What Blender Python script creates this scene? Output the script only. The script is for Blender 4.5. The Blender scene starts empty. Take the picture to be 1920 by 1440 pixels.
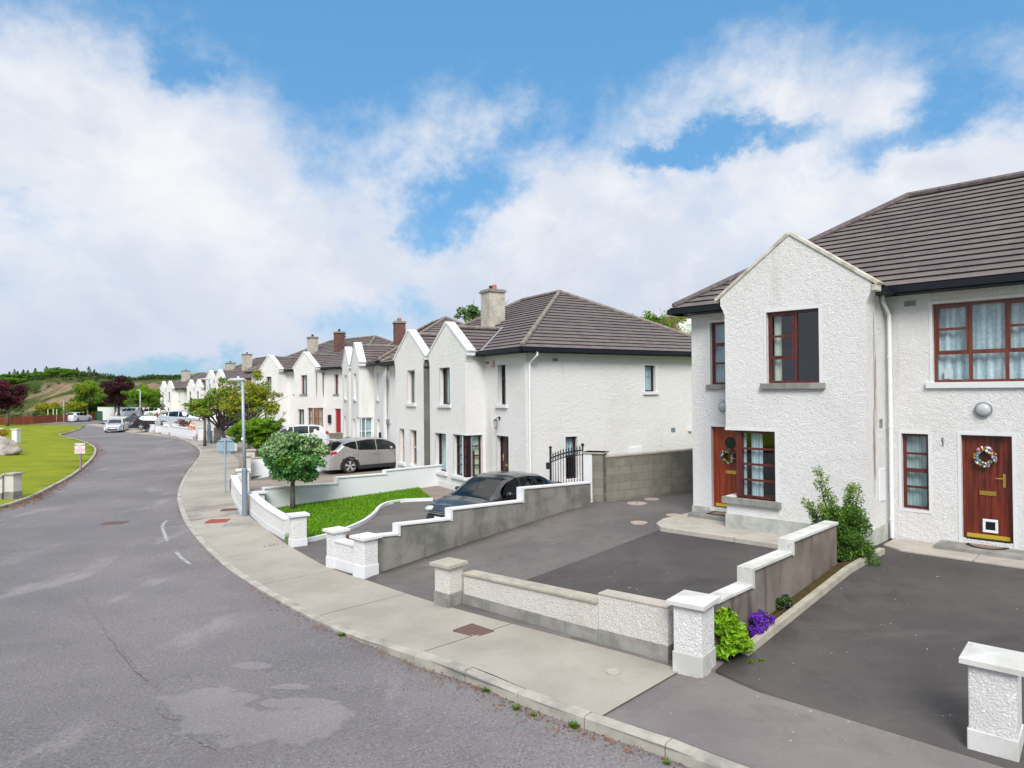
import bpy, bmesh, math, random
from mathutils import Vector, Matrix
random.seed(7)
S = bpy.context.scene
COL = S.collection
# ---------------------------------------------------------------- camera
FPX = 1280.0; PITCH = math.radians(0.58); ROLL = 0.0085; CZ = 3.55
_f = Vector((0, math.cos(PITCH), math.sin(PITCH)))
_r0 = Vector((1, 0, 0)); _u0 = _r0.cross(_f)
_r = _r0*math.cos(ROLL) - _u0*math.sin(ROLL)
_u = _u0*math.cos(ROLL) + _r0*math.sin(ROLL)
CAM = Vector((0, 0, CZ))
cd = bpy.data.cameras.new('camera'); cam = bpy.data.objects.new('camera', cd); COL.objects.link(cam)
cd.lens = 24.0; cd.sensor_width = 36.0; cd.clip_end = 6000; cd.clip_start = 0.05
cam.matrix_world = Matrix(((_r.x, _u.x, -_f.x, 0), (_r.y, _u.y, -_f.y, 0), (_r.z, _u.z, -_f.z, CZ), (0, 0, 0, 1)))
S.camera = cam
S.view_settings.view_transform = 'Standard'; S.view_settings.look = 'None'
S.view_settings.exposure = 0.5; S.view_settings.gamma = 1.0
S.cycles.max_bounces = 6; S.cycles.transparent_max_bounces = 12
# ---------------------------------------------------------------- world and sun
TOSUN = Vector((-0.02, -1.0, 0.88)).normalized()
SUN_EL = math.asin(TOSUN.z); SUN_AZ = math.atan2(TOSUN.x, TOSUN.y)
sd = bpy.data.lights.new('sun', 'SUN'); sun = bpy.data.objects.new('sun', sd); COL.objects.link(sun)
sd.energy = 2.7; sd.angle = math.radians(28); sd.color = (1.0, 0.955, 0.90)
sun.rotation_euler = (-TOSUN).to_track_quat('-Z', 'Y').to_euler(); sun.location = (0, 0, 40)

class NT:
    def __init__(s, tree): s.t = tree; s.n = tree.nodes; s.l = tree.links
    def new(s, ty, **kw):
        n = s.n.new(ty)
        for k, v in kw.items(): setattr(n, k, v)
        return n
    def link(s, a, b): s.l.new(a, b)
    def m(s, op, a, b=None, c=None, clamp=False):
        n = s.n.new('ShaderNodeMath'); n.operation = op; n.use_clamp = clamp
        for i, x in enumerate((a, b, c)):
            if x is None: continue
            if isinstance(x, (int, float)): n.inputs[i].default_value = x
            else: s.l.new(x, n.inputs[i])
        return n.outputs[0]
    def ss(s, x, e0, e1):
        n = s.n.new('ShaderNodeMapRange'); n.interpolation_type = 'SMOOTHSTEP'
        s.l.new(x, n.inputs[0]); n.inputs[1].default_value = e0; n.inputs[2].default_value = e1
        return n.outputs[0]
    def mix(s, f, a, b):
        n = s.n.new('ShaderNodeMix'); n.data_type = 'RGBA'
        for sock, x in ((n.inputs[0], f), (n.inputs[6], a), (n.inputs[7], b)):
            if isinstance(x, (int, float)): sock.default_value = x
            elif isinstance(x, tuple): sock.default_value = (*x[:3], 1)
            else: s.l.new(x, sock)
        return n.outputs[2]
    def noise(s, vec, scale, detail=4, rough=.55, dist=0):
        n = s.n.new('ShaderNodeTexNoise'); n.inputs['Scale'].default_value = scale
        n.inputs['Detail'].default_value = detail; n.inputs['Roughness'].default_value = rough
        n.inputs['Distortion'].default_value = dist
        if vec is not None: s.l.new(vec, n.inputs['Vector'])
        return n.outputs[0]

W = bpy.data.worlds.new('World'); S.world = W; W.use_nodes = True
w = NT(W.node_tree); w.n.clear()
out = w.new('ShaderNodeOutputWorld'); bg = w.new('ShaderNodeBackground'); w.link(bg.outputs[0], out.inputs[0])
sky = w.new('ShaderNodeTexSky', sky_type='NISHITA', sun_disc=False, sun_elevation=SUN_EL, sun_rotation=SUN_AZ)
sky.ozone_density = 2.2; sky.air_density = 1.3; sky.dust_density = 0.3
tc = w.new('ShaderNodeTexCoord'); sep = w.new('ShaderNodeSeparateXYZ'); w.link(tc.outputs['Generated'], sep.inputs[0])
az = w.m('ARCTAN2', sep.outputs[0], sep.outputs[1]); el = w.m('ARCSINE', sep.outputs[2])
cmb = w.new('ShaderNodeCombineXYZ'); w.link(w.m('MULTIPLY', az, 1.0), cmb.inputs[0]); w.link(w.m('MULTIPLY', el, 1.25), cmb.inputs[1])
vec = cmb.outputs[0]
# top of the cloud bank (elevation) along the azimuth
def px_azel(px, py):
    a = math.atan((px-960)/FPX); return a, math.atan((733-py)/FPX*math.cos(a))
ramp = w.new('ShaderNodeFloatCurve')
cv = ramp.mapping.curves[0]
A0, A1 = -1.0, 1.0
pts = [(-400, 40), (0, -30), (170, 5), (330, 40), (480, 120), (620, 235), (720, 215), (830, 150), (960, 165), (1090, 185), (1230, 165), (1330, 115), (1480, 60), (1600, 50), (1720, 95), (1800, 140), (1880, 95), (1990, 40), (2300, 60)]
first = True
for i, (px, py) in enumerate(pts):
    a, e = px_azel(px, py); x = (a-A0)/(A1-A0); y = e/0.7
    if i == 0: cv.points[0].location = (x, y)
    elif i == len(pts)-1: cv.points[-1].location = (x, y)
    else: cv.points.new(x, y)
ramp.mapping.update()
w.link(w.m('DIVIDE', w.m('SUBTRACT', az, A0), A1-A0, clamp=True), ramp.inputs[1])
top = w.m('MULTIPLY', ramp.outputs[0], 0.7)
n1 = w.noise(vec, 4.2, 12, .62, .15); n2 = w.noise(vec, 15.0, 9, .62, .1); n3 = w.noise(vec, 2.2, 5, .55, .3)
nn = w.m('ADD', w.m('MULTIPLY', w.m('SUBTRACT', n1, .5), 1.25), w.m('MULTIPLY', w.m('SUBTRACT', n2, .5), .55))
base = w.m('DIVIDE', w.m('SUBTRACT', top, el), .075)
base = w.m('MINIMUM', base, 1.35)
dens = w.m('ADD', base, w.m('MULTIPLY', nn, 2.7))
# blue gaps inside the bank: (px, py, rx, ry, strength)
wz = w.m('MULTIPLY', w.m('SUBTRACT', w.noise(vec, 6.0, 8, .65), .5), .26); wy = w.m('MULTIPLY', w.m('SUBTRACT', w.noise(vec, 7.3, 8, .65, .2), .5), .15)
azw = w.m('ADD', az, wz); elw = w.m('ADD', el, wy)
for (px, py, rx, ry, st) in [(850, 385, 100, 50, 1.5), (780, 450, 60, 40, 1.4), (720, 600, 120, 34, 1.5), (540, 690, 300, 24, 1.3), (1270, 275, 110, 26, 1.5), (1450, 265, 140, 20, 1.2), (1660, 290, 120, 26, 1.4), (940, 300, 90, 50, .8), 
                             (1760, 230, 70, 40, 1.1), (1000, 250, 90, 25, .8), (330, 705, 200, 20, 1.3), (345, 130, 40, 30, .9), (880, 330, 110, 40, .8)]:
    a, e = px_azel(px, py)
    dx = w.m('DIVIDE', w.m('SUBTRACT', azw, a), rx/FPX*1.0); dy = w.m('DIVIDE', w.m('SUBTRACT', elw, e), ry/FPX*1.1)
    g = w.m('EXPONENT', w.m('MULTIPLY', w.m('ADD', w.m('MULTIPLY', dx, dx), w.m('MULTIPLY', dy, dy)), -1.0))
    dens = w.m('SUBTRACT', dens, w.m('MULTIPLY', g, st))
# broken overcast overhead and behind the viewer
dens = w.m('ADD', dens, w.m('MULTIPLY', w.ss(w.m('ABSOLUTE', az), .95, 1.25), 4.0))
dens = w.m('ADD', dens, w.m('MULTIPLY', w.ss(el, .62, .85), 9.0))
mask = w.ss(dens, -0.5, 1.5)
lp = w.ss(n3, .3, .72)
lp = w.m('MULTIPLY', w.m('ADD', lp, w.ss(w.noise(vec, 5.5, 10, .58, .3), .38, .66)), .5)
cc = w.mix(lp, (.345, .40, .525), (.665, .67, .69))
cc = w.mix(w.m('MULTIPLY', w.ss(dens, 2.6, .6), .6), cc, (.67, .675, .69))
cc = w.mix(w.m('MULTIPLY', w.ss(w.noise(vec, 9.0, 9, .6, .2), .48, .7), .6), cc, (.68, .685, .70))
# lavender grey towards the horizon
cc = w.mix(w.m('MULTIPLY', w.ss(el, .26, .02), .70), cc, (.41, .455, .57))
bl = w.new('ShaderNodeMix', data_type='RGBA'); bl.blend_type = 'MULTIPLY'; bl.inputs[0].default_value = 1
w.link(sky.outputs[0], bl.inputs[6]); bl.inputs[7].default_value = (.09, .115, .145, 1)
skyc = w.mix(.75, bl.outputs[2], (.085, .255, .46))
SKYMIX = skyc
fin = w.mix(mask, skyc, cc)
fin = w.mix(w.ss(el, .62, .9), fin, (.98, .98, .98))
w.link(fin, bg.inputs[0]); bg.inputs[1].default_value = 1.0

# ---------------------------------------------------------------- ground functions
def ray(x, y): return _f + _r*((x-960)/FPX) - _u*((y-720)/FPX)
def G(x, y, z):
    d = ray(x, y); return CAM + d*((z-CZ)/d.z)
def Dp(x, y, depth):
    d = ray(x, y); return CAM + d*(depth/d.y)
_HR = [(-50, 3.5), (5, 3.5), (9, 3.57), (15, 3.86), (22, 3.9), (33, 3.9), (50, 3.98), (75, 4.1), (130, 4.3), (300, 4.6), (900, 5)]
def zroad(Y):
    if Y <= _HR[0][0]: return CZ-_HR[0][1]
    for (a, b), (c, d) in zip(_HR, _HR[1:]):
        if Y <= c:
            t = (Y-a)/(c-a); return CZ-(b+(d-b)*t)
    return CZ-_HR[-1][1]
KH = .12
def R(x, y, dz=KH):
    P = G(x, y, -.25+dz)
    for i in range(25): P = G(x, y, zroad(P.y)+dz)
    return P
FL = [(14, -4), (9.0, 1.2), (6.2, 4.2), (4.3, 6.2), (2.25, 8.25), (-1.0, 11.27), (-2.92, 13.4), (-3.8, 14.4), (-5.3, 16.5), (-5.8, 17.25), (-7.17, 19.5), (-8.1, 21.0), (-9.3, 23.2), (-10.5, 25.5), (-12.4, 30.0), (-15.2, 38.0), (-20.85, 49.2), (-23.0, 52.6), (-25.3, 55.3), (-28.7, 59.7), (-32.6, 64.1), (-35.6, 68.0), (-40.2, 73.7), (-48, 83.5), (-56, 93)]
KL = [(13, -6.5), (8.6, -1.0), (5.0, 2.7), (3.1, 4.9), (1.66, 6.39), (.75, 7.15), (.09, 7.72), (-.55, 8.38), (-1.53, 9.2), (-2.07, 9.81), (-2.6, 10.3), (-3.6, 11.45), (-5.17, 13.47), (-7.08, 16.15), (-9.42, 19.8), (-11.55, 23.62), (-13.13, 26.78), (-15.33, 31.88), (-17.73, 38.1), (-19.8, 43.22), (-21.8, 47.49), (-24.67, 52.76), (-28.8, 59.43), (-32.3, 63.57), (-35.0, 66.4), (-39.2, 70.6), (-43.2, 75.5), (-50.5, 84.5), (-58, 93)]
def smooth(pl, n=4):
    o = []
    for i in range(len(pl)-1):
        p0 = Vector(pl[max(i-1, 0)]); p1 = Vector(pl[i]); p2 = Vector(pl[i+1]); p3 = Vector(pl[min(i+2, len(pl)-1)])
        for k in range(n):
            t = k/n
            o.append(.5*((2*p1)+(p2-p0)*t+(2*p0-5*p1+4*p2-p3)*t*t+(3*p1-p0-3*p2+p3)*t**3))
    o.append(Vector(pl[-1])); return o
def near(pl, x, y):
    best = None; p = Vector((x, y))
    for a, b in zip(pl, pl[1:]):
        a = Vector(a[:2]); b = Vector(b[:2]); d = b-a; L = d.length_squared
        t = max(0, min(1, (p-a).dot(d)/L)); q = a+d*t; e = (p-q).length
        if best is None or e < best[0]: best = (e, q, d)
    e, q, d = best
    side = d.x*(p.y-q.y)-d.y*(p.x-q.x)     # FL runs right -> far left; houses lie on its right hand side (negative)
    return (e if side < 0 else -e), q
def plot_h(L, zh):
    def h(x, y):
        d, q = near(FL, x, y); z0 = zroad(q.y)+KH
        t = max(0, min(1, d/L)); return z0+(zh-z0)*t
    return h
hA = plot_h(6.4, .45)      # drive left of the first house
hB = plot_h(4.6, .50)      # drive of the second door
hC = plot_h(8.0, -.10)     # garden with the lawn
def hZ(zh): return plot_h(9.0, zh)
def GH(x, y, h, dz=0):
    P = G(x, y, 0)
    for i in range(30): P = G(x, y, h(P.x, P.y)+dz)
    return P

# ---------------------------------------------------------------- mesh builder
ORG = {}
class MB:
    def __init__(s): s.v = []; s.f = []; s.m = []; s.cur = 0
    def vert(s, p): s.v.append(tuple(p)); return len(s.v)-1
    def poly(s, ps, mi=None):
        i = len(s.v)
        for p in ps: s.v.append(tuple(p))
        s.f.append(tuple(range(i, i+len(ps)))); s.m.append(s.cur if mi is None else mi)
    def face(s, idx, mi=None): s.f.append(tuple(idx)); s.m.append(s.cur if mi is None else mi)
    def hexa(s, b, t, mi=None):
        i = len(s.v); s.v += [tuple(p) for p in b]+[tuple(p) for p in t]; n = len(b)
        mi = s.cur if mi is None else mi
        s.f.append(tuple(range(i+n-1, i-1, -1))); s.m.append(mi)
        s.f.append(tuple(range(i+n, i+2*n))); s.m.append(mi)
        for k in range(n):
            k2 = (k+1) % n; s.f.append((i+k, i+k2, i+n+k2, i+n+k)); s.m.append(mi)
    def box(s, x0, x1, y0, y1, z0, z1, F=None, mi=None):
        P = (lambda a, b, c: F(a, b, c)) if F else (lambda a, b, c: (a, b, c))
        s.hexa([P(x0, y0, z0), P(x1, y0, z0), P(x1, y1, z0), P(x0, y1, z0)], [P(x0, y0, z1), P(x1, y0, z1), P(x1, y1, z1), P(x0, y1, z1)], mi)
    def tube(s, pts, r, n=8, cap=True, mi=None):
        pts = [Vector(p) for p in pts]; rr = r if isinstance(r, (list, tuple)) else [r]*len(pts)
        rings = []; pu = None
        for k, p in enumerate(pts):
            d = (pts[min(k+1, len(pts)-1)]-pts[max(k-1, 0)]).normalized()
            if pu is None: pu = d.orthogonal().normalized()
            a = (pu-d*pu.dot(d))
            a = a.normalized() if a.length > 1e-6 else d.orthogonal().normalized()
            pu = a; b = d.cross(a); ring = []
            for j in range(n):
                t = 2*math.pi*j/n; ring.append(s.vert(p+(a*math.cos(t)+b*math.sin(t))*rr[k]))
            rings.append(ring)
        for A, B in zip(rings, rings[1:]):
            for j in range(n): s.face((A[j], A[(j+1) % n], B[(j+1) % n], B[j]), mi)
        if cap: s.face(rings[0][::-1], mi); s.face(rings[-1], mi)
    def disc(s, c, ax, r, h, n=20, mi=None, r2=None):
        c = Vector(c); ax = Vector(ax).normalized(); s.tube([c, c+ax*h], [r, r if r2 is None else r2], n, True, mi)
    def ell(s, c, rx, ry, rz, n=10, m=7, mi=None, F=None):
        rows = []
        for i in range(m+1):
            ph = math.pi*i/m; row = []
            for j in range(n):
                t = 2*math.pi*j/n
                q = (rx*math.sin(ph)*math.cos(t), ry*math.sin(ph)*math.sin(t), rz*math.cos(ph))
                q = F(*q) if F else q
                row.append(s.vert((c[0]+q[0], c[1]+q[1], c[2]+q[2])))
            rows.append(row)
        for A, B in zip(rows, rows[1:]):
            for j in range(n): s.face((A[j], B[j], B[(j+1) % n], A[(j+1) % n]), mi)
    def build(s, name, mats, parent=None, smooth=False, bevel=0, subsurf=0):
        me = bpy.data.meshes.new(name)
        if not isinstance(mats, (list, tuple)): mats = [mats]
        o = bpy.data.objects.new(name, me); COL.objects.link(o)
        if parent is not None: g = ORG[parent.name]; o.parent = parent; ORG[o.name] = g
        else:
            if s.v:
                xs = [p[0] for p in s.v]; ys = [p[1] for p in s.v]; zs = [p[2] for p in s.v]
                g = Vector(((min(xs)+max(xs))/2, (min(ys)+max(ys))/2, min(zs)))
            else: g = Vector((0, 0, 0))
            o.location = g; ORG[o.name] = g
        me.from_pydata([(p[0]-g[0], p[1]-g[1], p[2]-g[2]) for p in s.v], [], s.f)
        for mt in mats: me.materials.append(mt)
        if len(mats) > 1: me.polygons.foreach_set('material_index', s.m)
        if smooth: me.polygons.foreach_set('use_smooth', [True]*len(me.polygons))
        me.update(); me.validate()
        if bevel:
            b = o.modifiers.new('bevel', 'BEVEL'); b.width = bevel; b.segments = 2; b.limit_method = 'ANGLE'
        if subsurf:
            q = o.modifiers.new('sub', 'SUBSURF'); q.levels = subsurf; q.render_levels = subsurf
        return o
def thing(name, label, cat, loc, group=None):
    o = bpy.data.objects.new(name, None); COL.objects.link(o); o.empty_display_size = .2
    o.location = loc; ORG[o.name] = Vector(loc); o['label'] = label; o['category'] = cat
    if group: o['group'] = group
    return o
def tag(o, label=None, cat=None, group=None, kind=None):
    if label: o['label'] = label
    if cat: o['category'] = cat
    if group: o['group'] = group
    if kind: o['kind'] = kind
    return o
def copy_thing(root, loc, label, rotz=None, scale=None, group=None):
    r = root.copy(); COL.objects.link(r); r.location = loc; r['label'] = label
    if rotz is not None: r.rotation_euler = (0, 0, rotz)
    if scale is not None: r.scale = scale if isinstance(scale, tuple) else (scale,)*3
    if group: r['group'] = group
    def rec(src, dst):
        for ch in [o for o in src.children]:
            c = ch.copy(); COL.objects.link(c); c.parent = dst; rec(ch, c)
    rec(root, r); return r
def frame(O, u, v):
    O = Vector((O[0], O[1], O[2])); u = Vector((u[0], u[1], 0)); v = Vector((v[0], v[1], 0))
    return lambda a, b, c: tuple(O+u*a+v*b+Vector((0, 0, c)))
# ---------------------------------------------------------------- materials
def lin(r, g, b):
    f = lambda c: (c/255/12.92) if c/255 <= .04045 else ((c/255+.055)/1.055)**2.4
    return (f(r), f(g), f(b))
MATS = {}
def mat(name, col, rough=.7, metal=0, spec=.5, fn=None, **kw):
    m = bpy.data.materials.new(name); m.use_nodes = True; t = NT(m.node_tree); t.n.clear()
    o = t.new('ShaderNodeOutputMaterial'); p = t.new('ShaderNodeBsdfPrincipled'); t.link(p.outputs[0], o.inputs[0])
    p.inputs['Base Color'].default_value = (*col, 1); p.inputs['Roughness'].default_value = rough
    p.inputs['Metallic'].default_value = metal; p.inputs['Specular IOR Level'].default_value = spec
    for k, v in kw.items(): p.inputs[k.replace('_', ' ')].default_value = v
    t.p = p; t.o = o; t.col = col
    t.geo = None
    if fn: fn(t)
    MATS[name] = m; return m
def oc(t):
    n = t.new('ShaderNodeTexCoord'); return n.outputs['Object']
def wpos(t):
    n = t.new('ShaderNodeNewGeometry'); return n.outputs['Position']
def scl(t, v, s):
    n = t.new('ShaderNodeVectorMath', operation='MULTIPLY'); t.link(v, n.inputs[0]); n.inputs[1].default_value = s; return n.outputs[0]
def bump(t, h, strength, dist):
    b = t.new('ShaderNodeBump'); b.inputs['Strength'].default_value = strength; b.inputs['Distance'].default_value = dist
    t.link(h, b.inputs['Height']); t.link(b.outputs[0], t.p.inputs['Normal'])
def setc(t, c): t.link(c, t.p.inputs['Base Color'])

def render_fn(dirt=.5, tint=(.56, .53, .45), bs=40, bd=.020, grime=(.30, .28, .26)):
    def f(t):
        v = wpos(t); n = t.noise(v, bs, 5, .72); n2 = t.noise(v, bs*.33, 3, .6); n3 = t.noise(v, .7, 5, .65)
        st = t.noise(scl(t, v, (3.2, 3.2, .22)), 1.0, 5, .6)
        h = t.m('ADD', t.m('ADD', t.ss(n, .38, .66), t.m('MULTIPLY', n2, 1.1)), t.m('MULTIPLY', t.ss(t.noise(v, bs*.22, 4, .7), .42, .62), .55))
        bump(t, h, .8, bd)
        c = t.mix(t.m('MULTIPLY', t.ss(n3, .44, .74), .55*dirt), t.col, tint)
        c = t.mix(t.m('MULTIPLY', t.ss(st, .60, .80), .7*dirt), c, grime)
        c = t.mix(t.m('MULTIPLY', t.ss(n, .48, .30), .20+.2*dirt), c, (.42, .39, .36))
        pit = t.noise(v, 9.0, 6, .75)
        c = t.mix(t.m('MULTIPLY', t.ss(pit, .66, .74), .55*dirt), c, (.30, .27, .25))
        setc(t, c)
    return f
M_WALL = mat('roughcast_white', (.92, .915, .905), .93, spec=.2, fn=render_fn(.42))
M_WALLB = mat('roughcast_cream', (.80, .77, .72), .93, spec=.2, fn=render_fn(.9, (.50, .45, .34)))
M_WHITEW = mat('weathered_white', (.70, .70, .68), .8, fn=lambda t: (setc(t, t.mix(t.m('MULTIPLY', t.ss(t.noise(wpos(t), 7, 7, .75), .54, .70), .6), t.mix(t.ss(t.noise(wpos(t), 1.6, 5), .4, .62), (.60, .60, .58), (.47, .47, .445)), (.27, .26, .22))), bump(t, t.noise(wpos(t), 40, 5, .7), .4, .004)))
M_WALL2 = mat('roughcast_clean', (.91, .90, .88), .93, spec=.2, fn=render_fn(.3))
M_WALLSM = mat('painted_render', (.74, .76, .78), .85, spec=.2, fn=render_fn(.25, bs=60, bd=.003))
M_STRIP = mat('bare_render', (.20, .19, .18), .95, spec=.2, fn=render_fn(.7))
M_WHITE = mat('white_paint', (.67, .68, .69), .6, fn=lambda t: setc(t, t.mix(t.m('MULTIPLY', t.ss(t.noise(wpos(t), 3, 6, .7), .5, .75), .25), t.col, (.5, .48, .44))))
def stone_fn(a, b, s=6, bd=.004):
    def f(t):
        v = wpos(t); n = t.noise(v, s, 7, .7); k = t.noise(v, s*14, 4, .6)
        setc(t, t.mix(t.ss(n, .35, .7), a, b)); bump(t, t.m('ADD', k, n), .5, bd)
    return f
M_COPW = mat('coping_weathered', (.6, .58, .5), .85, fn=stone_fn((.62, .60, .55), (.36, .33, .22), 3.5))
M_CONC = mat('concrete', (.4, .38, .34), .9, spec=.3, fn=stone_fn((.44, .405, .35), (.33, .30, .265), 1.6))
M_CONCG = mat('concrete_grey', (.3, .3, .28), .9, spec=.3, fn=stone_fn((.30, .295, .27), (.17, .17, .155), 2.2))
M_COPG = mat('coping_concrete', (.4, .38, .33), .9, spec=.3, fn=stone_fn((.42, .39, .32), (.30, .28, .23), 4))
def wallgrey_fn(t):
    v = wpos(t); n = t.noise(v, 1.3, 6, .65); st = t.noise(scl(t, v, (3.5, 3.5, .7)), 1, 5, .6)
    c = t.mix(t.ss(n, .35, .68), (.25, .245, .215), (.13, .13, .118)); c = t.mix(t.m('MULTIPLY', t.ss(st, .5, .75), .6), c, (.10, .10, .09))
    setc(t, c); bump(t, t.noise(v, 60, 4, .6), .4, .004)
M_GREYW = mat('cement_render', (.2, .2, .18), .92, spec=.2, fn=wallgrey_fn)
def brownw(t):
    v = wpos(t); st = t.noise(scl(t, v, (4.5, 4.5, .5)), 1, 6, .6); n = t.noise(v, 1.2, 4)
    c = t.mix(t.ss(n, .35, .65), (.22, .19, .165), (.15, .128, .11)); c = t.mix(t.m('MULTIPLY', t.ss(st, .50, .68), .85), c, (.045, .043, .045))
    setc(t, c); bump(t, t.noise(v, 50, 4), .4, .004)
M_BROWNW = mat('stained_render', (.2, .17, .14), .92, spec=.2, fn=brownw)
def tile_fn(t):
    v = wpos(t); n = t.noise(v, 2.2, 6, .65); k = t.noise(v, 28, 4, .6); l = t.noise(v, 5.5, 7, .75)
    c = t.mix(t.ss(n, .3, .7), (.112, .090, .092), (.158, .134, .130)); c = t.mix(t.m('MULTIPLY', t.ss(k, .45, .7), .35), c, (.215, .19, .18))
    c = t.mix(t.m('MULTIPLY', t.ss(l, .66, .76), .7), c, (.33, .32, .28)); isl = t.new('ShaderNodeNewGeometry').outputs['Random Per Island']; c = t.mix(t.m('MULTIPLY', isl, .35), c, (.10, .085, .088)); c = t.mix(t.m('MULTIPLY', t.ss(t.noise(scl(t, v, (3.3, 3.3, 7)), 1, 2, .4), .5, .62), .30), c, (.20, .17, .165))
    setc(t, c); bump(t, k, .35, .006)
M_TILE = mat('roof_tile', (.15, .13, .13), .8, spec=.25, fn=tile_fn)
M_TILESHADE = mat('tile_edge_shade', (.03, .025, .028), .9, spec=.1)  # dark tile edges, with the shade under each course painted into the colour
M_RIDGE = mat('ridge_tile', (.22, .19, .165), .9, fn=stone_fn((.25, .215, .185), (.13, .105, .095), 5))
M_RIDGED = mat('ridge_tile_dark', (.1, .08, .09), .85, fn=stone_fn((.085, .065, .075), (.16, .13, .125), 7))
M_BLACK = mat('black_upvc', (.006, .009, .014), .5, spec=.3)
M_LEAD = mat('lead_flashing', (.34, .37, .42), .5, metal=.2)
def wood(c1, c2, r=.4):
    def f(t):
        v = oc(t); n = t.noise(scl(t, v, (14, 14, 1.2)), 1.0, 6, .6, .6); setc(t, t.mix(t.ss(n, .3, .7), c1, c2))
    return f
M_RED = mat('red_frame', (.13, .022, .016), .35, fn=wood((.075, .014, .013), (.125, .024, .018)))
M_REDL = mat('red_timber', (.15, .04, .025), .35, fn=wood((.11, .026, .016), (.17, .045, .024)))
M_DOORA = mat('door_orange', (.32, .06, .02), .33, fn=wood((.40, .065, .015), (.17, .02, .01)))
M_DOORB = mat('door_red_brown', (.16, .03, .015), .33, fn=wood((.20, .032, .014), (.06, .013, .009)))
M_MAROON = mat('maroon_frame', (.035, .009, .012), .3)
M_BEIGEF = mat('beige_frame', (.45, .36, .30), .5)
M_BROWNF = mat('brown_frame', (.16, .07, .045), .45)
M_WHITEF = mat('white_frame', (.75, .77, .78), .4)
M_ORANGEF = mat('orange_timber', (.36, .12, .03), .4)
M_CRIM = mat('crimson_door', (.30, .006, .03), .4)
M_GOLD = mat('brass', (.75, .50, .10), .25, metal=.9)
M_GOLDP = mat('brass_bar', (.70, .48, .06), .35, metal=.4)
M_CURT = mat('curtain_green', (.55, .58, .45), .9)
def lace(t):
    v = oc(t); wv = t.new('ShaderNodeTexWave'); wv.inputs['Scale'].default_value = 2.6; wv.inputs['Distortion'].default_value = 2.5
    wv.bands_direction = 'DIAGONAL'; t.link(scl(t, v, (2.2, 2.2, .08)), wv.inputs['Vector'])
    n = t.noise(v, 22, 5, .7)
    setc(t, t.mix(t.ss(n, .38, .62), t.mix(wv.outputs[0], (.30, .42, .48), (.62, .72, .76)), t.mix(wv.outputs[0], (.45, .56, .60), (.85, .90, .92))))
M_LACE = mat('lace_curtain', (.7, .75, .8), .9, fn=lace)
def net(t):
    v = oc(t); wv = t.new('ShaderNodeTexWave'); wv.inputs['Scale'].default_value = 3.4; wv.inputs['Distortion'].default_value = 1.5
    t.link(scl(t, v, (2.0, 2.0, .05)), wv.inputs['Vector']); setc(t, t.mix(wv.outputs[0], (.36, .47, .50), (.58, .68, .70)))
M_NET = mat('net_curtain', (.5, .58, .6), .9, fn=net)
M_CREAMC = mat('cream_curtain', (.62, .60, .42), .9)
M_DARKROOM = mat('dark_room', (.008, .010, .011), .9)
def glass_mat(name, tint=(1, 1, 1), refl=.30):
    m = bpy.data.materials.new(name); m.use_nodes = True; t = NT(m.node_tree); t.n.clear()
    o = t.new('ShaderNodeOutputMaterial'); mx = t.new('ShaderNodeMixShader'); tr = t.new('ShaderNodeBsdfTransparent'); gl = t.new('ShaderNodeBsdfGlossy')
    gl.inputs['Roughness'].default_value = .02; tr.inputs[0].default_value = (*tint, 1)
    lw = t.new('ShaderNodeLayerWeight'); lw.inputs[0].default_value = .5
    f = t.m('ADD', t.m('MULTIPLY', t.m('POWER', lw.outputs[1], 5.0), refl), refl*.22)
    t.link(f, mx.inputs[0]); t.link(tr.outputs[0], mx.inputs[1]); t.link(gl.outputs[0], mx.inputs[2]); t.link(mx.outputs[0], o.inputs[0]); return m
M_GLASS = glass_mat('window_glass', (.86, .93, .93), .45)
M_CARGL = glass_mat('car_glass', (.14, .18, .18), .42)
def asphalt_fn(c1, c2, s=1.0, fine=70, spk=.35):
    def f(t):
        v = wpos(t); n = t.noise(v, .35*s, 6, .6); k = t.noise(v, fine, 3, .7); m_ = t.noise(v, 2.5*s, 6, .7)
        c = t.mix(t.ss(n, .35, .65), c1, c2)
        c = t.mix(t.m('MULTIPLY', t.ss(m_, .45, .7), .35), c, tuple(x*.78 for x in c1))
        c = t.mix(t.m('MULTIPLY', t.ss(k, .58, .75), spk), c, tuple(min(.6, x*2.3+.04) for x in c2))
        c = t.mix(t.m('MULTIPLY', t.ss(k, .42, .3), spk), c, tuple(x*.45 for x in c1))
        c = t.mix(t.m('MULTIPLY', t.ss(t.noise(v, 1.1, 3, .5, .6), .60, .74), .45), c, tuple(x*.62 for x in c1))
        c = t.mix(t.m('MULTIPLY', t.ss(t.noise(scl(t, v, (.5, 1.6, 1)), 1.0, 5, .6), .54, .72), .35), c, tuple(x*1.45 for x in c2))
        c = t.mix(t.m('MULTIPLY', t.ss(t.noise(v, 13, 2, .5), .745, .77), .8), c, (.45, .43, .40))
        setc(t, c); bump(t, k, .6, .006)
    return f
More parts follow.
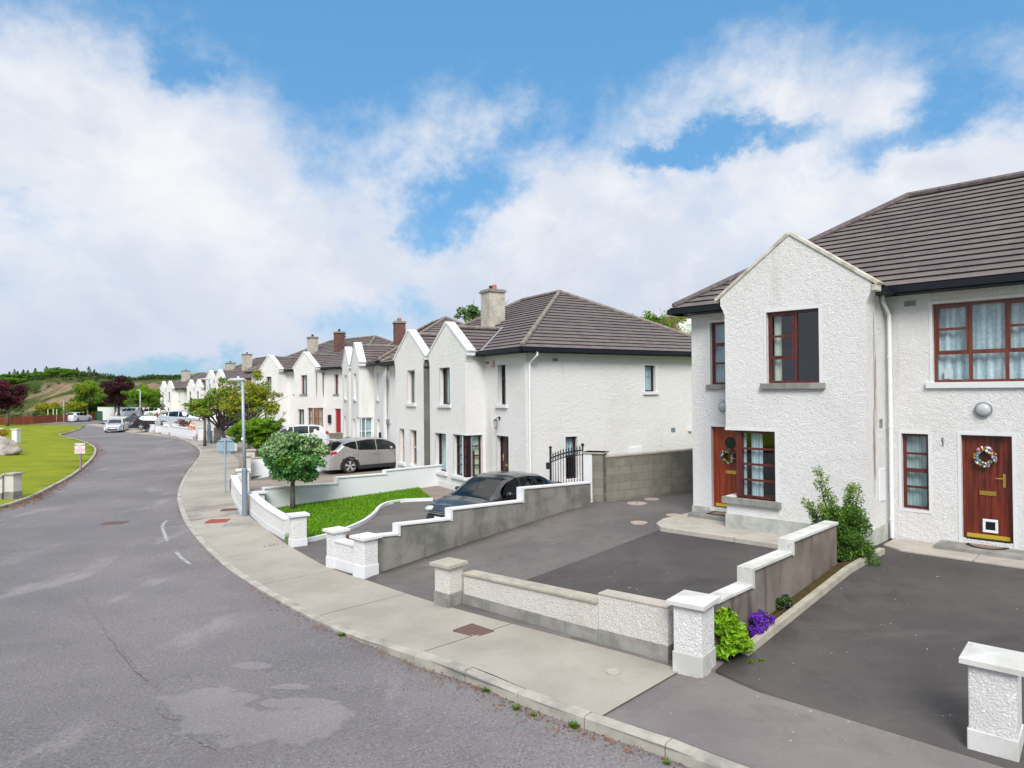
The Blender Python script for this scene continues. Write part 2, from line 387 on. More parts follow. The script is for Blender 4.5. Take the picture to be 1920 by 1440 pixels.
def road_fn(t):
    v = wpos(t)
    n = t.noise(v, .22, 6, .6); k = t.noise(v, 36, 3, .85); m_ = t.noise(v, 1.3, 7, .68); w2 = t.noise(scl(t, v, (1.0, .35, 1)), .9, 4, .6)
    c = t.mix(t.ss(n, .36, .64), (.145, .137, .142), (.197, .184, .186))
    c = t.mix(t.m('MULTIPLY', t.ss(m_, .46, .70), .55), c, (.165, .155, .175))
    c = t.mix(t.m('MULTIPLY', t.ss(w2, .56, .72), .35), c, (.36, .34, .34))
    c = t.mix(t.m('MULTIPLY', t.ss(k, .55, .70), .42), c, (.50, .48, .47))
    c = t.mix(t.m('MULTIPLY', t.ss(k, .46, .34), .72), c, (.045, .042, .046))
    big = t.noise(v, .55, 5, .6)
    c = t.mix(t.m('MULTIPLY', t.ss(big, .52, .68), .40), c, (.13, .12, .13))
    sp = t.new('ShaderNodeSeparateXYZ'); t.link(v, sp.inputs[0]); best = None; wn = t.m('MULTIPLY', t.m('SUBTRACT', t.noise(v, 2.6, 6, .6), .5), 1.9)
    for (ex, ey, rx, ry) in [(-3.6, 7.95, .62, .34), (-2.6, 7.30, .72, .42), (-2.15, 7.45, .40, .42), (-3.15, 7.45, .45, .34), (-2.72, 8.32, .24, .10), (-3.42, 9.02, .28, .12), (-2.5, 7.85, .55, .13), (-6.2, 7.6, .35, .3)]:
        dx = t.m('DIVIDE', t.m('SUBTRACT', sp.outputs[0], ex), rx); dy = t.m('DIVIDE', t.m('SUBTRACT', sp.outputs[1], ey), ry)
        e = t.m('SQRT', t.m('ADD', t.m('MULTIPLY', dx, dx), t.m('MULTIPLY', dy, dy))); best = e if best is None else t.m('MINIMUM', best, e)
    pm = t.ss(t.m('ADD', best, wn), 1.15, .82)
    c = t.mix(t.m('MULTIPLY', pm, .34), c, t.mix(t.ss(big, .4, .65), (.29, .275, .27), (.225, .212, .212)))
    rim = t.m('MULTIPLY', t.ss(t.m('ADD', best, wn), 1.16, 1.06), t.m('SUBTRACT', 1.0, pm)); c = t.mix(t.m('MULTIPLY', rim, .30), c, (.09, .085, .09))
    setc(t, c); bump(t, t.m('MULTIPLY', k, t.m('SUBTRACT', 1.0, t.m('MULTIPLY', pm, .8))), .8, .012)
M_ROAD = mat('road_asphalt', (.26, .24, .25), .88, spec=.3, fn=road_fn)
M_PATCH = mat('smooth_asphalt_patch', (.3, .29, .29), .85, spec=.3, fn=asphalt_fn((.27, .26, .265), (.33, .315, .31), 2, 60, .15))
M_CRACK = mat('crack', (.10, .09, .10), .95, fn=lambda t: setc(t, t.mix(t.ss(t.noise(wpos(t), 12, 4), .4, .6), (.12, .11, .115), (.19, .175, .175))))
M_TARMAC = mat('drive_tarmac', (.08, .078, .08), .85, spec=.35, fn=asphalt_fn((.105, .096, .094), (.145, .133, .128), 1.4, 60, .22))
M_TARMACR = mat('right_drive_tarmac', (.07, .065, .065), .87, spec=.3, fn=asphalt_fn((.060, .055, .055), (.088, .081, .079), 1.3, 60, .28))
M_TARMACL = mat('pavement_tarmac', (.15, .14, .14), .88, spec=.3, fn=asphalt_fn((.155, .138, .138), (.205, .185, .178), 1.2, 60, .28))
M_TARMACD = mat('old_tarmac', (.06, .056, .056), .88, spec=.3, fn=asphalt_fn((.062, .057, .057), (.088, .080, .077), 1.2, 60, .22))
M_BROWNDR = mat('brown_drive', (.2, .17, .14), .9, fn=asphalt_fn((.20, .165, .135), (.27, .23, .19), 1, 60, .1))
M_PAVE = mat('pavement_concrete', (.42, .39, .34), .9, spec=.25, fn=lambda t: (setc(t, t.mix(t.m('MULTIPLY', t.ss(t.noise(wpos(t), 6, 7, .7), .5, .75), .5), t.mix(t.ss(t.noise(wpos(t), .5, 6, .62), .35, .68), (.365, .338, .295), (.285, .26, .225)), (.26, .235, .20))), bump(t, t.noise(wpos(t), 60, 4), .4, .003)))
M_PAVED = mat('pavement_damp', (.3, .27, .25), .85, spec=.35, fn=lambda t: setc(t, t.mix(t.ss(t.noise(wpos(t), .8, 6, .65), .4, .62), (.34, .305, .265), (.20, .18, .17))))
M_KERB = mat('kerb_stone', (.36, .35, .31), .9, fn=stone_fn((.41, .39, .34), (.24, .235, .21), 2.5))
def lawn_fn(a, b, c3, s=1.0):
    def f(t):
        v = wpos(t); n = t.noise(v, .5*s, 6, .65); k = t.noise(scl(t, v, (1, 1, 1)), 18*s, 6, .75)
        c = t.mix(t.ss(n, .35, .66), a, b); c = t.mix(t.m('MULTIPLY', t.ss(k, .45, .7), .65), c, c3); setc(t, c); bump(t, k, .8, .03)
    return f
M_LAWN = mat('verge_grass', (.2, .25, .02), .95, spec=.1, fn=lawn_fn((.225, .255, .014), (.15, .20, .014), (.29, .29, .04)))
M_LAWN2 = mat('garden_grass', (.07, .18, .01), .95, spec=.1, fn=lawn_fn((.070, .19, .006), (.11, .25, .01), (.04, .12, .005), 2))
M_BLADE = mat('grass_blade', (.09, .23, .01), .8, spec=.2, fn=lambda t: setc(t, t.mix(t.new('ShaderNodeNewGeometry').outputs['Random Per Island'], (.05, .16, .005), (.17, .33, .015))))
def hillfn(t):
    v = wpos(t); n = t.noise(v, .035, 6, .6); k = t.noise(v, .3, 6, .7)
    c = t.mix(t.ss(n, .42, .6), (.17, .24, .02), (.22, .29, .03)); c = t.mix(t.m('MULTIPLY', t.ss(k, .5, .7), .5), c, (.12, .18, .02)); setc(t, c)
M_FIELD = mat('field_grass', (.15, .2, .02), .95, spec=.1, fn=hillfn)
def bankfn(t):
    v = wpos(t); n = t.noise(scl(t, v, (1, 1, .8)), .075, 6, .62, .5); k = t.noise(v, .7, 7, .72); st = t.noise(scl(t, v, (1.2, .3, .12)), 1, 5, .6)
    soil = t.mix(t.ss(st, .35, .65), (.27, .19, .125), (.16, .12, .085)); gr = t.mix(t.ss(k, .35, .68), (.028, .055, .012), (.085, .105, .022))
    up = t.new('ShaderNodeSeparateXYZ'); t.link(v, up.inputs[0])
    top_ = t.ss(up.outputs[2], 5.4, 6.6); low = t.ss(up.outputs[2], .9, -.4)
    f = t.m('MAXIMUM', t.m('MAXIMUM', t.ss(n, .47, .54), top_), low)
    setc(t, t.mix(f, soil, gr)); bump(t, k, 1, .5)
M_BANK = mat('bank_earth', (.2, .15, .1), .95, spec=.1, fn=bankfn)
M_SOIL = mat('bed_soil', (.07, .05, .03), .95, spec=.1, fn=stone_fn((.09, .065, .025), (.05, .045, .02), 7, .02))
def leafm(name, a, b, rough=.55, tr=.25):
    def f(t):
        r = t.new('ShaderNodeNewGeometry').outputs['Random Per Island']; c = t.mix(r, a, b); setc(t, c)
        p = t.p; d = t.new('ShaderNodeBsdfTranslucent'); t.link(c, d.inputs[0]); mx = t.new('ShaderNodeMixShader'); mx.inputs[0].default_value = tr
        t.link(p.outputs[0], mx.inputs[1]); t.link(d.outputs[0], mx.inputs[2]); t.link(mx.outputs[0], t.o.inputs[0])
    return mat(name, a, rough, spec=.3, fn=f)
L_TEALD = leafm('leaf_blue_green', (.05, .19, .05), (.15, .36, .09))
L_TEALL = leafm('leaf_pale_tip', (.22, .36, .13), (.36, .48, .24))
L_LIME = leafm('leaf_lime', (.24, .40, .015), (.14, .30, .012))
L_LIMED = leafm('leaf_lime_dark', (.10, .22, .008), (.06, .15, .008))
L_MID = leafm('leaf_mid', (.05, .14, .01), (.12, .24, .015))
L_DARK = leafm('leaf_dark', (.018, .055, .010), (.045, .10, .015))
L_OLIVE = leafm('leaf_olive', (.27, .29, .02), (.38, .38, .05))
L_PURP = leafm('leaf_purple', (.055, .010, .022), (.13, .03, .05))
L_PURPD = leafm('leaf_purple_dark', (.025, .006, .014), (.05, .012, .025))
L_GOLD = leafm('leaf_gold', (.42, .34, .01), (.26, .26, .01))
L_YEL = leafm('leaf_yellow', (.45, .28, .01), (.5, .36, .03))
L_FLOW = leafm('petal_violet', (.10, .008, .36), (.20, .02, .55), tr=.1)
L_PINK = leafm('petal_pink', (.55, .20, .30), (.6, .3, .4), tr=.1)
L_RUST = leafm('leaf_rust', (.30, .10, .03), (.16, .07, .03), tr=.05)
L_RED = leafm('leaf_dark_red', (.20, .02, .035), (.12, .015, .03))
M_BARK = mat('bark', (.10, .08, .06), .9, fn=stone_fn((.14, .115, .085), (.06, .05, .04), 14, .02))
M_BARKD = mat('bark_dark', (.04, .03, .03), .9)
M_STEEL = mat('galvanised', (.33, .39, .43), .5, metal=.25, fn=lambda t: setc(t, t.mix(t.noise(wpos(t), 4, 5), (.26, .33, .38), (.42, .47, .50))))
M_STEELD = mat('galvanised_dark', (.2, .25, .29), .55, metal=.2)
M_SIGNB = mat('sign_back', (.27, .38, .44), .45, metal=.15)
M_LAMPH = mat('lamp_glass', (.46, .48, .49), .3)
M_ROCK = mat('granite', (.3, .27, .25), .9, fn=stone_fn((.42, .37, .34), (.16, .145, .14), 1.6, .03))
M_FENCE = mat('red_fence', (.3, .08, .04), .8, fn=lambda t: setc(t, t.mix(t.ss(t.noise(scl(t, wpos(t), (2, 2, .2)), 1, 5), .35, .65), (.36, .085, .035), (.22, .055, .025))))
M_RUBBER = mat('rubber', (.012, .012, .013), .7)
M_RIM = mat('alloy', (.62, .62, .62), .3, metal=.6)
M_PLAST = mat('black_cladding', (.018, .02, .024), .55)
M_TAIL = mat('tail_light', (.45, .01, .02), .2)
M_CHROME = mat('chrome', (.75, .77, .8), .12, metal=1)
M_LENS = mat('headlight_lens', (.55, .6, .65), .1, metal=.3)
M_PLATE = mat('number_plate', (.8, .8, .72), .5)
M_BLACKI = mat('wrought_iron', (.012, .014, .02), .45)
M_COVER = mat('iron_cover', (.13, .075, .065), .8)
M_COVERR = mat('red_cover', (.30, .06, .045), .8, fn=stone_fn((.33, .07, .05), (.22, .06, .05), 9))
M_PINKC = mat('concrete_ring', (.50, .40, .33), .9, fn=stone_fn((.42, .345, .285), (.28, .235, .20), 9))
M_MATB = mat('mat_border', (.015, .014, .02), .95)
M_MATC = mat('mat_coir', (.23, .17, .12), .95)
M_BRICK = mat('brick_red', (.25, .07, .05), .85, fn=lambda t: setc(t, t.mix(t.ss(t.noise(wpos(t), 6, 4), .4, .6), (.17, .075, .062), (.11, .055, .048))))
M_CHIM = mat('chimney_render', (.45, .42, .36), .9, fn=stone_fn((.52, .48, .41), (.34, .31, .26), 2.5))
M_POT = mat('clay_pot', (.50, .14, .05), .8)
M_MARK = mat('road_paint', (.55, .54, .52), .7, fn=lambda t: setc(t, t.mix(t.ss(t.noise(wpos(t), 14, 5, .7), .42, .6), (.40, .39, .385), (.21, .20, .20))))
M_MARKY = mat('sign_pink', (.65, .04, .18), .6)
def carpaint(n, c, metal=.4, rough=.28): return mat(n, c, rough, metal=metal, Coat_Weight=.8, Coat_Roughness=.06)
P_BEIGE = carpaint('paint_champagne', (.36, .345, .335)); P_BLACK = carpaint('paint_black', (.020, .019, .026), .3)
P_WHITE = carpaint('paint_white', (.72, .74, .78), 0); P_SILV = carpaint('paint_silver', (.52, .56, .62)); P_BLUE = carpaint('paint_dark_blue', (.02, .03, .055), .3)
def block_fn(t):
    v = oc(t); br = t.new('ShaderNodeTexBrick'); br.inputs['Scale'].default_value = 1.0
    br.inputs['Brick Width'].default_value = .45; br.inputs['Row Height'].default_value = .225; br.inputs['Mortar Size'].default_value = .008
    br.inputs['Color1'].default_value = (.235, .222, .185, 1); br.inputs['Color2'].default_value = (.18, .17, .145, 1); br.inputs['Mortar'].default_value = (.14, .135, .115, 1)
    cx = t.new('ShaderNodeSeparateXYZ'); t.link(v, cx.inputs[0])
    al = t.m('ADD', t.m('MULTIPLY', cx.outputs[0], .857), t.m('MULTIPLY', cx.outputs[1], .515))
    cb = t.new('ShaderNodeCombineXYZ'); t.link(al, cb.inputs[0]); t.link(cx.outputs[2], cb.inputs[1]); t.link(cb.outputs[0], br.inputs['Vector'])
    n = t.noise(v, 2.2, 6, .65)
    c = t.mix(t.m('MULTIPLY', t.ss(n, .4, .7), .6), br.outputs[0], (.13, .115, .085)); setc(t, c); bump(t, br.outputs[1], -.5, .01)
M_BLOCK = mat('concrete_block', (.2, .18, .15), .92, fn=block_fn)
# ---------------------------------------------------------------- ground, road, pavement
def drape(name, poly, hf, off, mats, cell=1.0, kind='structure', parent=None, skirt=0):
    bm = bmesh.new(); vs = [bm.verts.new((p[0], p[1], 0)) for p in poly]
    fc = bm.faces.new(vs); bmesh.ops.triangulate(bm, faces=[fc])
    xs = [p[0] for p in poly]; ys = [p[1] for p in poly]
    for lo, hi, ax in ((min(xs), max(xs), 0), (min(ys), max(ys), 1)):
        c = (math.floor(lo/cell)+1)*cell
        while c < hi:
            co = (c, 0, 0) if ax == 0 else (0, c, 0); no = (1, 0, 0) if ax == 0 else (0, 1, 0)
            bmesh.ops.bisect_plane(bm, geom=bm.verts[:]+bm.edges[:]+bm.faces[:], plane_co=co, plane_no=no); c += cell
    bmesh.ops.remove_doubles(bm, verts=bm.verts, dist=1e-5)
    if skirt:
        be = [e for e in bm.edges if len(e.link_faces) == 1]
    for v in bm.verts: v.co.z = hf(v.co.x, v.co.y)+off
    if skirt:
        r = bmesh.ops.extrude_edge_only(bm, edges=be)
        for g in r['geom']:
            if isinstance(g, bmesh.types.BMVert): g.co.z -= skirt
    bmesh.ops.recalc_face_normals(bm, faces=bm.faces)
    up = sum(f.normal.z*f.calc_area() for f in bm.faces)
    if up < 0: bmesh.ops.reverse_faces(bm, faces=bm.faces[:])
    me = bpy.data.meshes.new(name); bm.to_mesh(me); bm.free()
    o = bpy.data.objects.new(name, me); COL.objects.link(o)
    me.polygons.foreach_set('use_smooth', [True]*len(me.polygons))
    for m_ in (mats if isinstance(mats, list) else [mats]): me.materials.append(m_)
    ORG[o.name] = Vector((0, 0, 0))
    if parent: o.parent = parent
    if kind: o['kind'] = kind
    return o
zr = lambda x, y: zroad(y)
# open country sheet reaching to the horizon
def country(x, y):
    base = zroad(y)-.35
    if y > 300: base = zroad(300)-.35
    return base
bmg = MB()
gx = [-3000, -1200, -500, -250, -160, -120, -90, -60, -30, 0, 30, 60, 120, 250, 500, 1200, 3000]
gy = [-600, -200, -60, -20, 0, 5, 9, 15, 22, 33, 50, 75, 100, 130, 200, 300, 600, 1500, 4000]
idx = [[bmg.vert((x, y, country(x, y))) for x in gx] for y in gy]
for j in range(len(gy)-1):
    for i in range(len(gx)-1): bmg.face((idx[j][i], idx[j][i+1], idx[j+1][i+1], idx[j+1][i]))
tag(bmg.build('ground', M_FIELD), kind='structure')
road_poly = [(22, -22), (16, -8)] + [(p[0]+.5, p[1]+.6) for p in FL[0:]] + [(-60, 99), (-57, 106), (-66, 113), (-71, 111), (-70, 104), (-69.5, 98.5), (-67.0, 90.3), (-75, 84), (-100, 70), (-110, 55), (-90, 20), (-40, -22)]
drape('road', road_poly, zr, 0, M_ROAD, 4.0)
# lawn on the far side of the road
LK = [(-17.2, 14), (-17.2, 19), (-17.54, 23.38), (-18.09, 25.72), (-19.23, 28.61), (-21.07, 32.87), (-24.43, 39.56), (-27.99, 45.96), (-31.07, 50.84), (-35.62, 56.98), (-40.98, 63.17), (-44.91, 67.78), (-47.2, 72.76), (-51.0, 80.5), (-52.9, 83.77)]
LK2 = [(-54.0, 86.3), (-57.98, 87.29), (-61.53, 86.53), (-63.11, 85.47), (-74, 79), (-100, 64)]
lawn_poly = [(-18, 0)]+LK+LK2+[(-100, 0)]
def lawn_h(x, y):
    d = abs(near(LK, x, y)[0]); return zroad(y)+.10+.35*min(1, d/9)**1.3
drape('verge_lawn', lawn_poly, lawn_h, 0, M_LAWN, 2.0, skirt=.3)
def kerb(name, line, w, hfun, seg=.92, gap=.012, mats=M_KERB, side=-1):
    ps = [Vector(p) for p in line]; mb = MB(); acc = 0; s0 = 0
    L = [0]
    for a, b in zip(ps, ps[1:]): L.append(L[-1]+(b-a).length)
    def at(s):
        for k in range(len(ps)-1):
            if s <= L[k+1] or k == len(ps)-2:
                t = (s-L[k])/max(1e-6, L[k+1]-L[k]); d = (ps[k+1]-ps[k]).normalized(); return ps[k].lerp(ps[k+1], t), d
    s = 0
    while s+seg < L[-1]:
        a, da = at(s+gap); b, db = at(s+seg)
        na = Vector((da.y, -da.x))*side*-1; nb = Vector((db.y, -db.x))*side*-1
        h0 = hfun(a.x, a.y); h1 = hfun(b.x, b.y)
        z0, z1 = zroad(a.y), zroad(b.y); c = .018
        jit = random.uniform(-.004, .004)
        B = [(a.x, a.y, z0-.2), (b.x, b.y, z1-.2), (b.x+nb.x*w, b.y+nb.y*w, z1-.2), (a.x+na.x*w, a.y+na.y*w, z0-.2)]
        A = [(a.x+na.x*c, a.y+na.y*c, z0+h0+jit), (b.x+nb.x*c, b.y+nb.y*c, z1+h1+jit), (b.x+nb.x*w, b.y+nb.y*w, z1+h1+jit), (a.x+na.x*w, a.y+na.y*w, z0+h0+jit)]
        M1 = [(a.x, a.y, z0+h0*.75), (b.x, b.y, z1+h1*.75), (b.x+nb.x*w, b.y+nb.y*w, z1+h1*.75), (a.x+na.x*w, a.y+na.y*w, z0+h0*.75)]
        mb.hexa(B, M1); mb.hexa(M1, A); s += seg
    o = mb.build(name, mats); tag(o, kind='structure'); return o
KS = smooth(KL, 4)
def kerb_h(x, y):     # lowered in front of the left-hand drives
    if y < 9.0: return .125
    if y < 9.9: return .125-(y-9.0)/.9*.075
    if y < 34: return .05
    return .10
kerb('kerb', KS, .14, kerb_h)
kerb('lawn_kerb', smooth(LK, 3), .13, lambda x, y: .11, side=1)
# pavement as separately cast slabs
FS = smooth(FL, 4)
def resample(pl, n):
    L = [0]
    for a, b in zip(pl, pl[1:]): L.append(L[-1]+(b-a).length)
    o = []; k = 0
    for i in range(n+1):
        s = L[-1]*i/n
        while k < len(pl)-2 and L[k+1] < s: k += 1
        t = (s-L[k])/max(1e-6, L[k+1]-L[k]); o.append(pl[k].lerp(pl[k+1], min(1, t)))
    return o
def pave_h(kx, ky, t, qy=None): return (zroad(ky)+kerb_h(kx, ky))*(1-t)+(zroad(qy if qy is not None else ky)+KH)*t
NSEG = 520
KR = resample(KS, NSEG)
# match every kerb point with the nearest point on the boundary line ahead
def strip(name, i0, i1, m_, w0=.145):
    mb = MB(); rows = []
    for i in range(i0, i1+1):
        k = KR[i]; _, q = near(FLT, k.x, k.y); d = (q-k); row = []
        for j in range(5):
            t = j/4; p = k+d*((w0+(d.length-w0)*t)/max(.01, d.length)); row.append(mb.vert((p.x, p.y, pave_h(k.x, k.y, t, q.y)-.002)))
        rows.append(row)
    for A, B in zip(rows, rows[1:]):
        for j in range(4): mb.face((A[j], A[j+1], B[j+1], B[j]))
    return mb
FLT = [tuple(p) for p in FS]
def findk(x, y): return min(range(NSEG+1), key=lambda i: (KR[i]-Vector((x, y))).length)
ka = R(1108, 1352, .1); kb_ = R(640, 1185, .05)
i_t = findk(ka.x, ka.y)      # tarmac crossover starts here (towards the viewer)
pv = MB(); pvd = MB(); pvt = MB()
def addmb(dst, src):
    n = len(dst.v); dst.v += src.v; dst.f += [tuple(a+n for a in f) for f in src.f]; dst.m += src.m
mt = strip('x', 0, i_t-1, None); addmb(pvt, mt)
P7 = [R(px, py, .1) for px, py in [(985, 1305), (700, 1200), (425, 1040)]]
joints = sorted(set([i_t] + [findk(p.x, p.y) for p in P7] + [int(i_t+(NSEG-i_t)*k/36) for k in range(1, 37)]))
j2 = [joints[0]]
for j in joints[1:]:
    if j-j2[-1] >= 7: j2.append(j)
dk = findk(R(330, 950, .05).x, R(330, 950, .05).y); dk2 = findk(R(335, 925, .05).x, R(335, 925, .05).y)
for a, b in zip(j2, j2[1:]):
    mid = KR[(a+b)//2]
    m1 = strip('x', a, b, None)
    # narrow joint: shrink first and last rows towards the slab centre
    n = 5; R0 = [Vector(p) for p in m1.v[:n]]; R1 = [Vector(p) for p in m1.v[n:2*n]]; E0 = [Vector(p) for p in m1.v[-n:]]; E1 = [Vector(p) for p in m1.v[-2*n:-n]]
    for q in range(n):
        m1.v[q] = tuple(R0[q]+(R1[q]-R0[q]).normalized()*.007); m1.v[len(m1.v)-n+q] = tuple(E0[q]+(E1[q]-E0[q]).normalized()*.007)
    dark = 21.2 < mid.y < 24.2 or 46 < mid.y < 60
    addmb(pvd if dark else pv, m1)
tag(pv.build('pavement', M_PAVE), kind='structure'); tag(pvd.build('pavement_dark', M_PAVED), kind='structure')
tag(pvt.build('pavement_crossing', M_TARMACL), kind='structure')
bp = [(p.x, p.y) for p in KR[::8]]+[(p.x+.35, p.y+.35) for p in reversed(FS)]
def bed_h(x, y):
    dk_, qk = near(KTs, x, y); df, qf = near(FLT, x, y); t = abs(dk_)/max(.01, abs(dk_)+abs(df))
    if df > 0: return zroad(qf.y)+KH
    return pave_h(qk.x, qk.y, t, qf.y)
KTs = [tuple(p) for p in KR[::8]]
drape('pavement_bed', bp, bed_h, -.022, M_TARMACL, 1.0)
# plots: asphalt drives and gardens between the boundary line and the houses
def fl_part(y0, y1): return [(p.x, p.y) for p in FS if y0 <= p.y <= y1]
P1c = (2.45, 8.35)
wa_dir = Vector((.702, .712))
A_end = Vector(P1c)+wa_dir*5.2
u1 = Vector((.712, -.702)); v1 = Vector((.702, .712)); O1 = Vector((4.45, 16.88))
def H1(a, b): p = O1+u1*a+v1*b; return (p.x, p.y)
B1ground = .55
# right-hand drive (door with the cat flap)
polyB = [P1c]+[(p.x, p.y) for p in reversed(FS) if p.y < 8.2 and p.y > -3.9][:]+[(14.5, -3.6), (18, 4), H1(12, -.0), H1(4.2, 0), H1(4.35, -1.0)]
drape('drive_right', polyB, hB, 0, M_TARMACR, .8, skirt=.12)
polyA = [(p.x, p.y) for p in FS if 8.3 < p.y < 13.7]
polyA = [P1c]+polyA+[(-2.7, 13.75), (2.3, 19.0), (8.2, 22.6), (9.5, 19), H1(4.4, -.3), H1(4.4, -1.1)]
drape('drive_left', polyA, hA, 0, M_TARMAC, .8, skirt=.12)
# older darker tarmac in front of the bay
dA = [GH(x, y, hA) for x, y in [(1236, 994), (1180, 1015), (1090, 1050), (980, 1090), (1060, 1105), (1134, 1130), (1255, 1150), (1350, 1115), (1480, 1030)]]
drape('worn_tarmac', [(p.x, p.y) for p in dA], hA, .005, M_TARMACD, .6)
polyC = [(p.x, p.y) for p in FS if 13.75 < p.y < 29.5]+[(-10, 33), (-3, 37), (4, 34), (6, 24), (8.0, 22.9), (2.3, 19.1), (-2.75, 13.8)]
drape('front_gardens', polyC, hC, 0, M_TARMAC, 1.0)
def h3(x, y):
    d, q = near(FL, x, y); z0 = zroad(q.y)+KH; zh = -.05 if y < 36 else (.1 if y < 42 else .33)
    return z0+(zh-z0)*max(0, min(1, d/9))
polyD = [(p.x, p.y) for p in FS if 29.0 < p.y < 93]+[(-52, 99), (-30, 98), (-8, 70), (2, 45), (-3, 37), (-10, 33)]
drape('far_gardens', polyD, h3, -.003, M_BROWNDR, 2.5)
# B2 front lawn, brown path, SUV drive
lawn2 = [(569, 1018), (612, 1008), (648, 993), (690, 976), (705, 962), (712, 952), (728, 943), (760, 938), (795, 936), (812, 938), (778, 912), (740, 915), (640, 932), (518, 951), (536, 985)]
lawn2 = [GH(x, y, hC) for x, y in [(569, 1018), (612, 1008), (648, 996), (682, 981), (702, 966), (712, 954), (728, 946), (760, 941), (812, 939)]]
lawn2 = [(p.x, p.y) for p in lawn2]
WC0 = Vector((-8.05, 21.75)); WC1 = Vector((-3.05, 26.4))
back = GH(778, 911, hC); mid_ = [(WC0.x+.25, WC0.y-.1)]
lp_ = lawn2+[(back.x, back.y), (WC0.x+.2, WC0.y+.0), (-7.05, 19.45), (-5.72, 17.3)]
drape('front_lawn', lp_, hC, .05, M_LAWN2, .5, skirt=.08)
LAWN2 = lp_
path = [GH(x, y, hC) for x, y in [(812, 939), (870, 955), (930, 930), (800, 905)]]
pp = [(back.x, back.y), (lawn2[-1][0], lawn2[-1][1]), (-1.0, 22.2), (1.2, 21.8), (.4, 23.2), (-1.4, 24.2), (-3.3, 27.0)]
drape('garden_path', pp, hC, .03, M_BROWNDR, .7)
sp = [(WC0.x-.1, WC0.y+.15), (WC1.x, WC1.y+.1), (-3.8, 30), (-5, 32.5), (-11.6, 29.0), (-10.4, 25.6), (-8.6, 21.8)]
drape('shared_drive', sp, hC, .012, M_BROWNDR, .8)
# white edging kerb round the lawn
ed = MB(); es = smooth([tuple(p) for p in lawn2], 3)
for a, b in zip(es, es[1:]):
    d = (b-a).normalized(); n = Vector((d.y, -d.x))*.05
    B = [(a.x-n.x, a.y-n.y), (b.x-n.x, b.y-n.y), (b.x+n.x, b.y+n.y), (a.x+n.x, a.y+n.y)]
    ed.hexa([(x, y, hC(x, y)-.05) for x, y in B], [(x, y, hC(x, y)+.10) for x, y in B])
tag(ed.build('lawn_edging', M_WHITE), 'curved white painted edging kerb round the small front lawn', 'edging')
# planting bed along the wall and its edging
bed = [(2.62, 8.62), (3.0, 8.75), (6.45, 12.35), (6.7, 12.75), (6.05, 12.2)]
hbed = lambda x, y: hB(x, y)
bedpoly = [(2.55, 8.6), (2.95, 8.72), (6.75, 12.68), (6.5, 12.95), (6.15, 12.3)]
drape('planting_bed', bedpoly, hB, .05, M_SOIL, .4)
eb = MB(); pa = [Vector((2.92, 8.68)).lerp(Vector((6.80, 12.62)), k/9) for k in range(10)]
for a, b in zip(pa, pa[1:]):
    d = (b-a).normalized(); n = Vector((d.y, -d.x))*.05; b = b-d*.01
    B = [(a.x-n.x, a.y-n.y), (b.x-n.x, b.y-n.y), (b.x+n.x, b.y+n.y), (a.x+n.x, a.y+n.y)]
    eb.hexa([(x, y, hB(x, y)-.05) for x, y in B], [(x, y, hB(x, y)+.10) for x, y in B])
tag(eb.build('bed_edging', M_COPG), 'pale concrete edging strip between planting bed and right-hand drive', 'edging')
# concrete aprons by the doors
def slab(name, pts, z0, z1, m_, bev=.02):
    mb = MB(); mb.hexa([(p[0], p[1], z0) for p in pts], [(p[0], p[1], z1) for p in pts]); o = mb.build(name, m_, bevel=bev); tag(o, kind='structure'); return o
slab('entrance_apron', [H1(-.05, -.02), H1(-.12, -1.2), H1(.05, -1.75), H1(.35, -2.05), H1(2.05, -2.0), H1(2.05, -1.13), H1(1.40, -1.13), H1(1.40, -.02)], .2, .52, M_CONC)
slab('entrance_apron', [H1(2.06, -1.13), H1(2.06, -2.0), H1(4.15, -1.98), H1(4.15, -1.13)], .2, .518, M_CONC)
slab('door_path', [H1(4.5, -.02), H1(4.5, -.75), H1(4.85, -1.0), H1(6.0, -1.02), H1(6.0, -.02)], .2, .54, M_CONC)
slab('door_path', [H1(6.01, -.02), H1(6.01, -1.02), H1(9, -1.02), H1(9, -.02)], .2, .538, M_CONC)
# worn repair patches, a long crack and old paint lines on the road
def patch(name, pts, m_, off=.004, wob=.06):
    ps = [R(x, y, 0) for x, y in pts]; ps = [Vector((p.x, p.y)) for p in ps]
    o = []
    for a, b in zip(ps, ps[1:]+ps[:1]):
        for k in range(6):
            q = a.lerp(b, k/6); o.append((q.x+random.uniform(-wob, wob), q.y+random.uniform(-wob, wob)))
    return drape(name, o, zr, off, m_, 1.0)
def ribbon(name, pts, wd, m_, off=.006, wob=0):
    ps = [R(x, y, 0) for x, y in pts]; ps = smooth([(p.x, p.y) for p in ps], 5); mb = MB()
    row = None
    for i, p in enumerate(ps):
        d = (ps[min(i+1, len(ps)-1)]-ps[max(0, i-1)]).normalized(); n = Vector((-d.y, d.x)); ww = wd*(1+random.uniform(-wob, wob))/2
        c = p+n*random.uniform(-wob, wob)*wd*.5
        r2 = [mb.vert((c.x+n.x*s*ww, c.y+n.y*s*ww, zroad(c.y)+off)) for s in (-1, 1)]
        if row: mb.face((row[0], row[1], r2[1], r2[0]))
        row = r2
    o = mb.build(name, m_); tag(o, kind='structure'); return o
ribbon('road_crack', [(152, 1085), (160, 1120), (175, 1150), (195, 1180), (225, 1220), (260, 1260), (300, 1290)], .032, M_CRACK, .005, .6)
ribbon('road_crack', [(0, 1092), (60, 1080), (130, 1060)], .025, M_CRACK, .005, .6)
ribbon('road_crack', [(290, 1325), (310, 1345), (340, 1350)], .02, M_CRACK, .006, .8)
ribbon('road_crack', [(350, 1375), (380, 1395), (405, 1405)], .025, M_CRACK, .006, .8)
